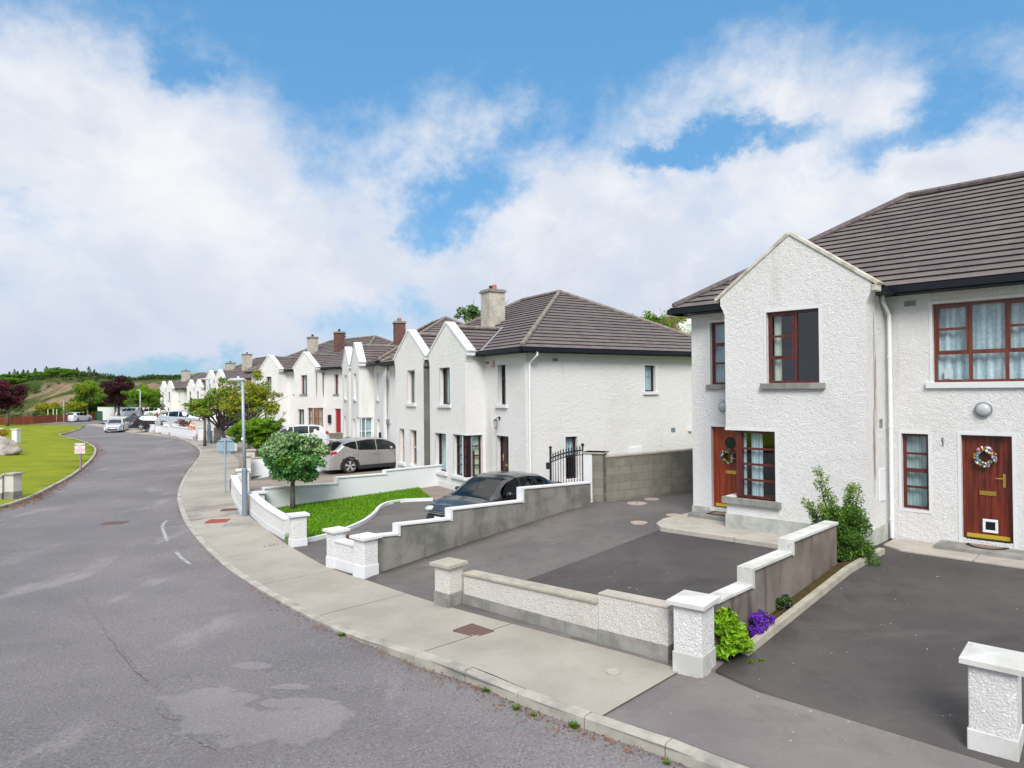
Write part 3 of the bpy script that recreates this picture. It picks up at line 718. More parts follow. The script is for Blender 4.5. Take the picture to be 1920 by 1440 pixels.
ribbon('road_marking', [(313, 976), (305, 985), (308, 1000), (315, 1015)], .09, M_MARK, .006, .15)
ribbon('road_marking', [(330, 1035), (342, 1048), (357, 1058)], .075, M_MARK, .006, .15)
ribbon('road_marking', [(308, 990), (345, 985)], .05, M_MARK, .006, .1)

def cover(name, label, pts, m_, cat='access cover'):
    ps = [R(x, y, .085) if False else G(x, y, 0) for x, y in pts]
    return ps
def on_pave(x, y):
    P = R(x, y, .09); k = near([tuple(q) for q in KR[::6]], P.x, P.y); return P
def plate(label, px, py, sx, sy, ang, m_, round_=False, hf=None, cat='access cover', name='access_cover', rim=True):
    P = GH(px, py, hf) if hf else R(px, py, .085)
    z = (hf(P.x, P.y) if hf else bed_h(P.x, P.y)+.006)
    t = thing(name, label, cat, (P.x, P.y, z)); mb = MB(); rm = MB()
    if round_:
        mb.disc((P.x, P.y, z-.02), (0, 0, 1), sx*.82, .027, 24); mb.disc((P.x, P.y, z), (0, 0, 1), sx*.12, .016, 10); rm.tube([(P.x, P.y, z-.02), (P.x, P.y, z+.010)], sx, 24)
    else:
        c, s = math.cos(ang), math.sin(ang); F = lambda a, b, h: (P.x+a*c-b*s, P.y+a*s+b*c, z+h)
        mb.box(-sx/2, sx/2, -sy/2, sy/2, -.02, .008, F)
        for e in ((-sx/2-.025, -sx/2-.004, -sy/2-.025, sy/2+.025), (sx/2+.004, sx/2+.025, -sy/2-.025, sy/2+.025), (-sx/2, sx/2, -sy/2-.025, -sy/2-.004), (-sx/2, sx/2, sy/2+.004, sy/2+.025)):
            rm.box(e[0], e[1], e[2], e[3], -.02, .011, F)
        for k in range(-2, 3): mb.box(-sx*.4, sx*.4, k*sy*.17-.01, k*sy*.17+.01, .008, .012, F)
    mb.build('lid', m_, t); rm.build('rim', (M_CONC if sx < .1 else M_PINKC) if round_ else m_, t); return t
plate('dark brown square iron cover in the pavement before the low roughcast wall', 888, 1188, .42, .33, -.75, M_COVER)
plate('brick red cover set in the pavement left of the tall lamp post', 409, 977, .55, .45, .1, M_COVERR)
plate('rusty cover at the pavement edge behind the tall lamp post', 440, 957, .75, .28, .1, M_COVER)
plate('grey worn cover in the pavement nearest the lamp post base', 447, 984, .70, .28, .1, M_CONCG)
plate('small white plate in the pavement before the white gate pillar', 508, 1024, .3, .16, .3, M_MARK)
plate('small white plate beside the base of the tall lamp post', 447, 967, .45, .14, .2, M_MARK)
plate('tiny round pale cover in the pavement near the dark crossing', 1150, 1267, .085, 0, 0, M_SIGNB, True)
plate('round pale cover in the left drive farther from the apron', 1198, 980, .20, 0, 0, M_PINKC, True, hA)
plate('round pale cover touching the concrete apron by the orange door', 1263, 966, .19, 0, 0, M_PINKC, True, hA)
plate('dark round cover in the left drive before the block wall', 1194, 944, .27, 0, 0, M_TARMACD, True, hA)
plate('dark oval cover in the drive nearest the block wall', 1222, 936, .22, 0, 0, M_TARMACD, True, hA)
plate('square cover flush in the road beside the white paint arc', 214, 981, .6, .4, .2, M_COVER, False, lambda x, y: zroad(y))

# ---- leaf litter and weeds along the kerb
def scatter_litter():
    mb = MB(); rnd = random.Random(3)
    for i in range(6500):
        s = rnd.random()**1.5*.72
        k = KR[min(NSEG-1, int(18+s*NSEG*.75))]; k2 = KR[min(NSEG, int(18+s*NSEG*.75)+1)]
        if math.sin(k.x*3.1+k.y*1.7)+math.sin(k.y*.9)+rnd.uniform(-1, 1) < -.1: continue
        d = (k2-k).normalized(); n = Vector((-d.y, d.x))
        p = k+d*rnd.uniform(-.3, .3)+n*abs(rnd.gauss(.03, .13)); z = zroad(p.y)+.008
        sz = rnd.uniform(.009, .026); a = rnd.random()*6.28; q = [(math.cos(a+j*1.57)*sz*(1 if j % 2 else .45), math.sin(a+j*1.57)*sz*(1 if j % 2 else .45)) for j in range(4)]
        mb.poly([(p.x+q[j][0], p.y+q[j][1], z+rnd.uniform(0, .012)) for j in range(4)])
    # same on the verge kerb
    for i in range(1500):
        s = rnd.random(); LKs = smooth(LK, 3); k = LKs[int(3+s*(len(LKs)-8))]; k2 = LKs[int(3+s*(len(LKs)-8))+1]; d = k2-k
        n = Vector((d.y, -d.x)).normalized(); p = k+d*rnd.random()+n*abs(rnd.gauss(.1, .25)); sz = rnd.uniform(.02, .07); a = rnd.random()*6
        mb.poly([(p.x+math.cos(a+j*1.57)*sz, p.y+math.sin(a+j*1.57)*sz*.6, zroad(p.y)+.01+rnd.uniform(0, .03)) for j in range(4)])
    tag(mb.build('leaf_litter', L_RUST), 'dry orange brown litter gathered in the gutter along the kerbs', 'leaf litter', kind='stuff')
scatter_litter()
def tuft(px, py, n, h, label):
    P = R(px, py, 0); mb = MB(); rnd = random.Random(px)
    for i in range(n):
        a = rnd.random()*6.28; r = rnd.random()*h*.6; l = h*rnd.uniform(.5, 1); b = Vector((P.x+math.cos(a)*r, P.y+math.sin(a)*r, P.z)); t = b+Vector((math.cos(a)*l*.5, math.sin(a)*l*.5, l*.8)); s = Vector((-math.sin(a), math.cos(a), 0))*.008
        mb.poly([b-s, b+s, t])
        mb.poly([b+Vector((0, 0, l*.3))-s, b+Vector((0, 0, l*.3))+s*2, (b+t)/2+s])
    tag(mb.build('weed', L_MID), label, 'weed', 'weeds growing in the gutter')
tuft(1076, 1363, 70, .09, 'grassy weed in the gutter by the start of the dark crossing')
tuft(913, 1296, 50, .08, 'weed against the kerb left of the split kerb stone')
tuft(968, 1330, 60, .07, 'low weed spreading by the split kerb stone')
tuft(640, 1192, 50, .08, 'small weed where the kerb stones begin to rise')
tuft(1000, 1342, 40, .05, 'tiny weed right of the split kerb stone')
tuft(1250, 1432, 30, .05, 'weed at the kerb by the bottom edge of the photo')
# ---- garden grass blades
def blades(name, poly, hf, n, h, label):
    rnd = random.Random(11); mb = MB(); xs = [p[0] for p in poly]; ys = [p[1] for p in poly]
    def inside(x, y):
        c = False
        for a, b in zip(poly, poly[1:]+poly[:1]):
            if (a[1] > y) != (b[1] > y) and x < (b[0]-a[0])*(y-a[1])/(b[1]-a[1])+a[0]: c = not c
        return c
    k = 0
    while k < n:
        x = rnd.uniform(min(xs), max(xs)); y = rnd.uniform(min(ys), max(ys))
        if not inside(x, y): continue
        k += 1; a = rnd.random()*6.28; z = hf(x, y)+.05; l = h*rnd.uniform(.5, 1.2); s = .011
        mb.poly([(x-math.sin(a)*s, y+math.cos(a)*s, z), (x+math.sin(a)*s, y-math.cos(a)*s, z), (x+math.cos(a)*l*.6, y+math.sin(a)*l*.6, z+l)])
    tag(mb.build(name, M_BLADE), label, 'grass', kind='stuff')
blades('lawn_grass', LAWN2, hC, 26000, .06, 'short bright green grass of the small walled front lawn')
# ---------------------------------------------------------------- buildings
class Plane:                       # vertical plane: s along t, z up, o outwards along n
    def __init__(s, O, t, n): s.O = Vector((O[0], O[1], 0)); s.z0 = O[2]; s.t = Vector((t[0], t[1], 0)); s.n = Vector((n[0], n[1], 0))
    def __call__(s, a, z, o=0): return tuple(s.O+s.t*a+s.n*o+Vector((0, 0, s.z0+z)))
    def F(s): return lambda a, o, z: s(a, z, o)
def wall(mb, P, s0, s1, z0, z1, holes=(), rev=.16, mi=0, rmi=0):
    xs = sorted(set([s0, s1]+[min(max(h[i], s0), s1) for h in holes for i in (0, 1)])); zs = sorted(set([z0, z1]+[min(max(h[i], z0), z1) for h in holes for i in (2, 3)]))
    for a, b in zip(xs, xs[1:]):
        for c, d in zip(zs, zs[1:]):
            m_ = ((a+b)/2, (c+d)/2)
            if any(h[0] < m_[0] < h[1] and h[2] < m_[1] < h[3] for h in holes): continue
            mb.poly([P(a, c), P(b, c), P(b, d), P(a, d)], mi)
    for h in holes:
        a, b, c, d = h[:4]; op = h[4] if len(h) > 4 else ''
        if 'l' not in op: mb.poly([P(a, c), P(a, c, -rev), P(a, d, -rev), P(a, d)], rmi)
        if 'r' not in op: mb.poly([P(b, c), P(b, d), P(b, d, -rev), P(b, c, -rev)], rmi)
        mb.poly([P(a, d), P(a, d, -rev), P(b, d, -rev), P(b, d)], rmi)
        mb.poly([P(a, c), P(b, c), P(b, c, -rev), P(a, c, -rev)], rmi)
def clipz(poly, z, keep_above):
    o = []; n = len(poly)
    for i in range(n):
        a, b = poly[i], poly[(i+1) % n]
        ia = (a[2] >= z) == keep_above or abs(a[2]-z) < 1e-9; ib = (b[2] >= z) == keep_above or abs(b[2]-z) < 1e-9
        if ia: o.append(a)
        if ia != ib and abs(b[2]-a[2]) > 1e-9:
            t = (z-a[2])/(b[2]-a[2]); o.append(tuple(a[k]+(b[k]-a[k])*t for k in range(3)))
    return o
def tiles(mb, poly, step=.148, lift=.034):
    poly = [tuple(p) for p in poly]
    p = [Vector(q) for q in poly]; n = (p[1]-p[0]).cross(p[2]-p[0]).normalized()
    if n.z < 0: n = -n
    zs = [q[2] for q in poly]; lo, hi = min(zs), max(zs); k = 0; z = lo
    while z < hi-1e-4:
        z2 = min(hi, z+step); c = clipz(clipz(poly, z, True), z2, False)
        if len(c) >= 3:
            q = []
            for v in c:
                t = (z2-v[2])/max(1e-6, step); v = Vector(v); q.append(v+n*(lift*max(0, min(1, t))+.004))
            mb.poly(q, 0)
            low = [Vector(v) for v in c if abs(v[2]-z) < 1e-4]
            if len(low) >= 2:
                low.sort(key=lambda v: (v.x, v.y)); a, b = low[0], low[-1]
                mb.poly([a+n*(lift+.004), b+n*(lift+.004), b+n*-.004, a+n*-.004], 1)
        z = z2
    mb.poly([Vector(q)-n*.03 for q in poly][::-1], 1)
def make_window(T, P, h, cols, fm, pane_m=None, curtain=None, rec=.10, fw=.055, sill=None, sur=True, label=None, surm=None, lite=False, name='window', cfun=None, op=''):
    """h = (s0,s1,z0,z1); cols = [(width fraction, [rail fractions], casement)]"""
    a, b, c, d = h[:4]; F = P.F(); mb = MB()
    y0, y1 = -rec-.05, -rec
    mb.box(a, b, y0, y1, d-fw, d, F); mb.box(a, b, y0, y1, c, c+fw, F)
    x = a+fw; mb.box(a, a+fw, y0, y1, c+fw, d-fw, F); mb.box(b-fw, b, y0, y1, c+fw, d-fw, F)
    tot = sum(q[0] for q in cols); acc = 0
    for i, q in enumerate(cols):
        x0 = a+fw+(b-a-2*fw)*acc/tot; acc += q[0]; x1 = a+fw+(b-a-2*fw)*acc/tot
        if i < len(cols)-1: mb.box(x1-fw/2, x1+fw/2, y0, y1+.004, c+fw, d-fw, F)
        for r in q[1]:
            w_ = fw*.42 if r > 0 else fw*.7; r = abs(r); z = c+fw+(d-c-2*fw)*r
            mb.box(x0+(fw/2 if i else 0), x1-(fw/2 if i < len(cols)-1 else 0), y0+.004, y1-.004+(.012 if w_ > fw*.5 else 0), z-w_, z+w_, F)
        if len(q) > 2 and q[2]:
            z0 = c+fw+(d-c-2*fw)*q[2][0]; z1 = c+fw+(d-c-2*fw)*q[2][1]; e0 = x0+(fw/2 if i else 0)+.002; e1 = x1-(fw/2 if i < len(cols)-1 else 0)-.002; g = fw*.6
            for bx in ((e0, e1, z0+.002, z0+g), (e0, e1, z1-g, z1-.002), (e0, e0+g, z0+g, z1-g), (e1-g, e1, z0+g, z1-g)): mb.box(bx[0], bx[1], y1-.003, y1+.016, bx[2], bx[3], F)
    wn = mb.build(name, fm, T)
    if label: wn['label'] = label
    g = MB(); g.poly([P(a+.01, c+.01, -rec-.03), P(b-.01, c+.01, -rec-.03), P(b-.01, d-.01, -rec-.03), P(a+.01, d-.01, -rec-.03)]); g.build('pane', pane_m or M_GLASS, wn)
    if curtain:
        for (f0, f1, g0, g1, cm) in curtain:
            cb = MB(); n = max(4, int((f1-f0)*(b-a)/.05)); pr = None
            for i in range(n+1):
                s = a+(b-a)*(f0+(f1-f0)*i/n); o = -rec-.14+.025*math.sin(i*1.9)+.012*math.sin(i*.7)
                r = [cb.vert(P(s, c+(d-c)*g0, o)), cb.vert(P(s, c+(d-c)*g1, o))]
                if pr: cb.face((pr[0], r[0], r[1], pr[1]))
                pr = r
            cb.build('curtain', cm, wn, smooth=True)
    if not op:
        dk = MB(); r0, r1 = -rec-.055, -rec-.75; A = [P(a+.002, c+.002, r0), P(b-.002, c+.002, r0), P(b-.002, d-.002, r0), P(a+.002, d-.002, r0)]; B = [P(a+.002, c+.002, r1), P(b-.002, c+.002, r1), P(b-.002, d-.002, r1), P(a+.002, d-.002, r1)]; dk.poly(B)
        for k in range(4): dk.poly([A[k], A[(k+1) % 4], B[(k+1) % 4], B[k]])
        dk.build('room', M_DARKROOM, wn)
    if sill:
        sm, ov, hh, dd = sill; s = MB(); s.box(a-(0 if 'l' in op else ov), b+(0 if 'r' in op else ov), -rec-.02, dd, c-hh, c+.004, F); s.build('sill', sm, wn, bevel=.008)
    if sur:
        s = MB(); e = .055; pr = .008; zb = c if sill else c-e
        if 'l' not in op: s.box(a-e, a, -.02, pr, zb+(.005 if sill else 0), d, F)
        if 'r' not in op: s.box(b, b+e, -.02, pr, zb+(.005 if sill else 0), d, F)
        s.box(a-(0 if 'l' in op else e), b+(0 if 'r' in op else e), -.02, pr+.001, d, d+e, F)
        if not sill: s.box(a, b, -.02, pr+.001, c-e, c, F)
        s.build('surround', surm or M_WHITE, wn)
    return wn
def make_door(T, P, h, m_, rec=.12, plank=False, frame_m=None, extras=None, label=None, sur=True, fw=.05, glass=None, slot=True, handle=None, bar=True, flap=False):
    a, b, c, d = h; F = P.F(); mb = MB()
    n = 7 if plank else 1; w_ = (b-a-2*fw)/n
    for k in range(n): mb.box(a+fw+k*w_+(.003 if k else 0), a+fw+(k+1)*w_, -rec-.05, -rec, c+.02, d-fw, F)
    dr = mb.build('door', m_, T, bevel=.003 if plank else 0)
    if label: dr['label'] = label
    fr = MB(); fr.box(a, a+fw, -rec-.06, -rec+.02, c, d, F); fr.box(b-fw, b, -rec-.06, -rec+.02, c, d, F); fr.box(a+fw, b-fw, -rec-.06, -rec+.02, d-fw, d, F)
    fr.build('door_frame', frame_m or m_, dr)
    mid = (a+b)/2
    if slot: s = MB(); s.box(mid-.13, mid+.13, -rec, -rec+.014, c+.83, c+.91, F); s.box(mid-.11, mid+.11, -rec+.014, -rec+.02, c+.845, c+.895, F); s.build('letterbox', M_GOLD, dr)
    if handle is not None:
        s = MB(); hs = b-fw-.09 if handle > 0 else a+fw+.09
        s.box(hs-.022, hs+.022, -rec, -rec+.012, c+1.0, c+1.25, F); s.tube([P(hs, c+1.16, -rec+.01), P(hs, c+1.16, -rec+.05), P(hs-handle*.12, c+1.16, -rec+.055)], .009, 8); s.build('handle', M_GOLD, dr)
    if bar: s = MB(); s.box(a+fw+.01, b-fw-.01, -rec, -rec+.03, c+.03, c+.10, F); s.build('threshold_bar', M_GOLDP, dr)
    if glass:
        gs, gz, gr, grz = glass; g = MB(); ring = [P(gs+gr*math.cos(t*math.pi/12), gz+grz*math.sin(t*math.pi/12), -rec+.004) for t in range(24)]; g.poly(ring); g.build('porthole', M_GLASS if grz > gr else mat('dark_glass', (.015, .02, .03), .08), dr)
    if flap:
        s = MB(); fz = c+.14; fx = mid+.03
        s.box(fx-.12, fx+.12, -rec, -rec+.018, fz, fz+.05, F); s.box(fx-.12, fx+.12, -rec, -rec+.018, fz+.20, fz+.25, F); s.box(fx-.12, fx-.075, -rec, -rec+.018, fz+.05, fz+.20, F); s.box(fx+.075, fx+.12, -rec, -rec+.018, fz+.05, fz+.20, F)
        o = s.build('cat_flap', M_WHITEF, dr, bevel=.012); q = MB(); q.box(fx-.075, fx+.075, -rec, -rec+.006, fz+.05, fz+.20, F); q.build('flap_pane', M_BLACK, dr)
    if sur:
        s = MB(); e = .055; s.box(a-e, a, -.02, .008, c-.1, d, F); s.box(b, b+e, -.02, .008, c-.1, d, F); s.box(a-e, b+e, -.02, .009, d, d+e, F); s.build('surround', M_WHITE, dr)
    return dr
def coping(mb, P, pts, wid, th, o0):
    """sloping slabs along (s,z) points, from outward offset o0 back by wid"""
    for (s0, z0), (s1, z1) in zip(pts, pts[1:]):
        d = Vector((s1-s0, z1-z0)).normalized(); n = Vector((-d.y, d.x))
        if n.y < 0: n = -n
        mb.hexa([P(s0, z0, o0), P(s1, z1, o0), P(s1, z1, o0-wid), P(s0, z0, o0-wid)], [P(s0+n.x*th, z0+n.y*th, o0), P(s1+n.x*th, z1+n.y*th, o0), P(s1+n.x*th, z1+n.y*th, o0-wid), P(s0+n.x*th, z0+n.y*th, o0-wid)])
def house(name, label, O, u, v, a0, a1, D, bays, wm, mopen=(), side=(), zr_=7.72, cop=(M_WHITE, .34, .10), plinth=(M_WHITE, .16), chim=(), ridge=M_RIDGE, lod=0, o_=.36, grp=None, base=-.6, step=.148, ze=4.98, left_side=True, cat='house', flare=.10):
    """bays: (aL, aR, protrusion, front openings, right side openings)"""
    T = thing(name, label, cat, (O[0], O[1], O[2]), grp)
    Pm = Plane(O, u, (-v[0], -v[1])); Oc = (O[0]+u[0]*a1, O[1]+u[1]*a1, O[2]); Ps = Plane(Oc, v, u)
    Ol = (O[0]+u[0]*a0, O[1]+u[1]*a0, O[2]); Pl = Plane(Ol, v, (-u[0], -u[1])); Ob = (O[0]+v[0]*D, O[1]+v[1]*D, O[2]); Pb = Plane(Ob, u, v)
    W_ = MB(); zt = 4.87
    segs = [(a0, a1)]
    for by in bays:
        ns = []
        for s in segs:
            if by[0] > s[0] and by[1] < s[1]: ns += [(s[0], by[0]), (by[1], s[1])]
            elif by[0] <= s[0] < by[1]: ns += [(by[1], s[1])]
            elif by[0] < s[1] <= by[1]: ns += [(s[0], by[0])]
            else: ns.append(s)
        segs = ns
    for s in segs:
        if s[1]-s[0] > .02: wall(W_, Pm, s[0], s[1], base, zt, [q for q in mopen if q[0] >= s[0]-.01 and q[1] <= s[1]+.01])
    wall(W_, Ps, 0, D, base, zt, side); wall(W_, Pl, 0, D, base, zt); wall(W_, Pb, a0, a1, base, zt)
    PB = []
    RF = MB(); GT = MB(); RG = MB(); PLN = MB()
    for by in bays:
        aL, aR, w_, fo, so = by[:5]; mid = (aL+aR)/2; hw = (aR-aL)/2
        Of = (O[0]-v[0]*w_, O[1]-v[1]*w_, O[2]); Pf = Plane(Of, u, (-v[0], -v[1]))
        Or = (Of[0]+u[0]*aR, Of[1]+u[1]*aR, O[2]); Pr = Plane(Or, v, u); Oq = (Of[0]+u[0]*aL, Of[1]+u[1]*aL, O[2]); Pq = Plane(Oq, v, (-u[0], -u[1]))
        PB.append((Pf, Pr))
        wall(W_, Pf, aL, aR, base, 4.62, fo); wall(W_, Pr, 0, w_, base, zt, so); wall(W_, Pq, 0, w_, base, zt, by[6] if len(by) > 6 else ())
        zap = 6.26-cop[2]*1.25; zk = 5.02; fl = flare
        prof = [(aL, 4.62), (aL-fl*.35, 4.72), (aL-fl, 4.85), (aL-fl, zk), (mid, zap), (aR+fl, zk), (aR+fl, 4.85), (aR+fl*.35, 4.72), (aR, 4.62)]
        th = .30
        W_.poly([Pf(s, z) for s, z in prof]); W_.poly([Pf(s, z, -th) for s, z in prof][::-1])
        for (s0, z0), (s1, z1) in zip(prof, prof[1:]): W_.poly([Pf(s0, z0), Pf(s0, z0, -th), Pf(s1, z1, -th), Pf(s1, z1)])
        sl = (zap-zk)/(hw+fl); e = fl+.10
        CP = MB(); coping(CP, Pf, [(aL-e, zap-sl*(hw+e)), (mid, zap)], cop[1], cop[2], .03); coping(CP, Pf, [(mid, zap), (aR+e, zap-sl*(hw+e))], cop[1], cop[2], .03)
        CP.box(aR+fl+.0, aR+e, -cop[1]+.04, .025, zap-sl*(hw+e)-.10, zap-sl*(hw+e)+.02, Pf.F()); CP.build('gable_coping', cop[0], T, bevel=.012 if lod == 0 else 0)
        # bay roof
        zrb = 5.98; zeb = 4.93; eo = .24; back = w_+2.4
        for sg, ae in ((1, aR+eo), (-1, aL-eo)):
            tiles(RF, [Pf(ae, zeb, -cop[1]+.06), Pf(ae, zeb, -w_-.1), Pf(mid, zrb, -back), Pf(mid, zrb, -cop[1]+.06)], step)
            if (sg > 0 and not (len(by) > 5 and 'r' in by[5])) or (sg < 0 and not (len(by) > 5 and 'l' in by[5])):
                x0, x1 = (ae-.04, ae+.06) if sg > 0 else (ae-.06, ae+.04)
                GT.box(x0, x1, -w_+.02, -cop[1]+.04, zeb-.10, zeb+.01, Pf.F())
                x0, x1 = (aR, ae-.04) if sg > 0 else (ae+.04, aL)
                GT.box(x0, x1, -w_+.02, -cop[1]+.04, zeb-.10, zeb-.07, Pf.F())
        RG.tube([Pf(mid, zrb+.05, -cop[1]+.05), Pf(mid, zrb+.05, -back+.3)], .075, 8)
        if plinth:
            xr = so and any(s[2] < plinth[1] for s in so)
            PLN.box(aL-.02, aR+.02, -.01, .02, base, plinth[1], Pf.F()); PLN.box(.012, w_, -.01, .02, base, plinth[1]-.002, Pr.F())
    # main roof (equal pitch hips)
    x0, x1, y0, y1 = a0-o_, a1+o_, -o_, D+o_; hd = (y1-y0)/2
    L3 = lambda a, b, z: Pm(a, z, -b)
    r0, r1, ym = x0+hd, x1-hd, (y0+y1)/2
    tiles(RF, [L3(x0, y0, ze), L3(x1, y0, ze), L3(r1, ym, zr_), L3(r0, ym, zr_)], step)
    tiles(RF, [L3(x1, y0, ze), L3(x1, y1, ze), L3(r1, ym, zr_)], step)
    tiles(RF, [L3(x1, y1, ze), L3(x0, y1, ze), L3(r0, ym, zr_), L3(r1, ym, zr_)], step)
    tiles(RF, [L3(x0, y1, ze), L3(x0, y0, ze), L3(r0, ym, zr_)], step)
    RG.tube([L3(r0, ym, zr_+.05), L3(r1, ym, zr_+.05)], .085, 8)
    for cx, cy, rx in ((x0, y0, r0), (x1, y0, r1), (x1, y1, r1), (x0, y1, r0)): 
        A = Vector(L3(cx, cy, ze+.04)); B = Vector(L3(rx, ym, zr_+.05)); RG.tube([A.lerp(B, .012), B], .085, 8)
    rf = RF.build('roof', [M_TILE, M_TILESHADE], T); RG.build('ridge_tiles', ridge, rf)
    F = lambda a, o, z: Pm(a, z, o)
    fz0, fz1 = ze-.15, ze+.0
    def eave(P, s0, s1):
        GT.box(s0, s1, o_-.03, o_, fz0, fz1-.02, P.F()); GT.box(s0, s1, o_, o_+.10, fz1-.125, fz1-.005, P.F()); GT.box(s0, s1, 0, o_-.03, fz0-.0, fz0+.03, P.F())
    es = []
    for s in segs:
        if s[1]-s[0] > .3: eave(Pm, (x0 if s[0] == a0 else s[0]+eo*.9) if bays else x0, (x1 if s[1] == a1 else s[1]-.03))
    if not segs: eave(Pm, x0, x1)
    eave(Ps, -o_+.0, D+o_); eave(Pl, -o_, D+o_)
    wl = W_.build('wall', wm, T)
    GT.build('gutter', M_BLACK, T)
    if plinth:
        for s in segs:
            if s[1]-s[0] > .1: PLN.box(s[0], s[1], -.01, .02, base, plinth[1]-.001, Pm.F())
        PLN.box(0, D, -.01, .021, base, plinth[1]-.003, Ps.F()); PLN.build('plinth', plinth[0], T)
    for (ca, cb, cw, cdp, ctop, cm, pots) in chim:
        m_ = MB(); Fc = lambda a, b, z: L3(ca+a, cb+b, z)
        m_.box(-cw/2, cw/2, -cdp/2, cdp/2, 5.6, ctop-.12, Fc); c = m_.build('chimney', cm, T)
        k = MB(); k.box(-cw/2-.06, cw/2+.06, -cdp/2-.06, cdp/2+.06, ctop-.12, ctop-.05, Fc); k.box(-cw/2-.02, cw/2+.02, -cdp/2-.02, cdp/2+.02, ctop-.05, ctop, Fc); k.build('chimney_cap', M_CONCG, c)
        for i in range(pots):
            pp_ = MB(); xx = (i-(pots-1)/2)*.30; q = Vector(L3(ca+xx, cb, ctop)); pp_.tube([q, q+Vector((0, 0, .2))], [.10, .085], 12); pp_.build('chimney_pot', M_POT if i else M_BARKD, c)
        lf = MB(); lf.box(-cw/2-.03, cw/2+.03, -cdp/2-.05, cdp/2+.05, 5.6, ctop-1.55+.0, Fc)
    return T, Pm, Ps, PB
def downpipe(T, P, s, z0, z1, o=.09, m_=M_WHITEF, top=None, r=.038):
    mb = MB(); pts = []
    if top: pts += [P(top[0], top[1], top[2]), P(top[0], top[1]-.12, top[2]), P(s, top[1]-.38, o)]
    else: pts += [P(s, z1, o)]
    pts += [P(s, z0, o)]; mb.tube(pts, r, 10)
    for z in (z0+.35, z0+2.2, z0+3.6): mb.tube([P(s, z, o), P(s, z+.05, o)], r*1.25, 10)
    return mb.build('downpipe', m_, T, smooth=False)
def vent(T, P, s, z, w=.22, h=.10, m_=M_STEELD):
    mb = MB(); mb.box(s-w/2, s+w/2, -.01, .015, z-h/2, z+h/2, P.F())
    for k in range(3): mb.box(s-w/2+.02, s+w/2-.02, .015, .022, z-h/2+.015+k*h*.3, z-h/2+.03+k*h*.3, P.F())
    return mb.build('air_vent', m_, T)
def bulkhead(T, P, s, z, r=.13):
    mb = MB(); mb.disc(P(s, z, 0), P.n, r, .05, 20); b = mb.build('wall_lamp', M_STEELD, T)
    g = MB(); R3 = [P.t, P.n, Vector((0, 0, 1))]
    g.ell(P(s, z, .05), r*.85, r*.85, .07, 16, 8, F=lambda x, y, zz: tuple(P.t*x+Vector((0, 0, 1))*y+P.n*zz)); g.build('lamp_globe', M_LAMPH, b, smooth=True); return b
# ---- house 1: near pair with the orange door and the cat-flap door
C1 = [(.05, .26, .0, 1.0, M_CURT)]
lace = lambda: [(0, 1, 0, 1, M_LACE)]
op_main = [(.50, 1.30, 3.11, 4.61), (.48, 1.42, .15, 2.10), (4.62+.02, 5.11, .60, 2.09), (5.21, 6.97, 3.09, 4.61), (5.65, 6.38+.06, .15, 2.10), (9.2, 9.7, .6, 2.09), (9.0, 10.2, 3.09, 4.61)]
op_bay = [(2.40, 3.48, 3.11, 4.61), (1.46, 2.56, .64, 2.10, 'l')]
T1, Pm1, Ps1, PB1 = house('semi_detached_house', 'nearest white roughcast house with orange and red-brown front doors', (O1.x, O1.y, B1ground), u1, v1, 0, 12.5, 7.7,
    [(1.46, 4.36, 1.113, op_bay, [], '', [(0.0, 1.113, .64, 2.10, 'lr')])], [M_WALL], op_main, zr_=7.72, cop=(M_COPW, .30, .075), plinth=None, ridge=M_RIDGED, step=.142)
Pf1, Pr1 = PB1[0]
SG = (M_CONCG, .09, .11, .07)
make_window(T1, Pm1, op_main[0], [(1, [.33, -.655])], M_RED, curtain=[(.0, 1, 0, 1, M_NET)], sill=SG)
make_window(T1, Pf1, op_bay[0], [(.54, [.67, -.35], (.35, 1)), (.46, [])], M_RED, curtain=[(.06, .22, 0, 1, M_CURT)], sill=(M_CONCG, .12, .12, .08))
cw = make_window(T1, Pf1, (1.66, 2.56, .64, 2.10), [(1, [.25, .5, .75])], M_RED, curtain=[(.10, .20, .0, 1, M_NET), (.30, .58, 0, 1, M_NET)], sill=None, sur=False)
mb = MB(); mb.box(1.66, 1.70, -1.11, -.16, .64, 2.10, Pf1.F()); mb.build('side_frame', M_RED, cw)
mb = MB(); mb.box(1.44, 1.665, -1.11, -.001, .50, .655, Pf1.F()); mb.build('corner_ledge', M_WHITE, cw); mb = MB(); mb.box(1.44, 1.665, -1.11, -.001, 2.10, 2.14, Pf1.F()); mb.build('corner_lintel', M_WHITE, cw)
mb = MB(); F_ = Pf1.F(); mb.box(1.645, 1.78, -.17, -.085, .65, 2.09, F_); mb.build('corner_post', M_RED, cw)
mb = MB(); mb.box(1.38, 2.68, -.12, .09, .50, .64, F_); mb.box(1.38, 1.46, -.35, -.121, .50, .64, F_); mb.build('sill', M_CONCG, cw, bevel=.01)
mb = MB(); mb.box(1.44, 2.56, -.02, .008, 2.10, 2.155, F_); mb.box(2.56, 2.615, -.02, .009, .645, 2.155, F_); mb.build('surround', M_WHITE, cw)
mb = MB(); mb.box(1.44, 4.38, -.01, .03, -.6, .27, F_); mb.box(.03, 1.11, -.01, .03, -.6, .268, Pr1.F()); mb.box(-.02, .44, -.01, .03, -.6, .14, Pm1.F()); mb.build('plinth', mat('plinth_grey', (.42, .44, .41), .9, fn=stone_fn((.46, .48, .44), (.30, .31, .28), 3)), T1)
dA_ = make_door(T1, Pm1, (.50, 1.40, .15, 2.10), M_DOORA, glass=(.94, 1.72, .14, .14), sur=False, label='orange varnished front door with a round porthole', slot=True)
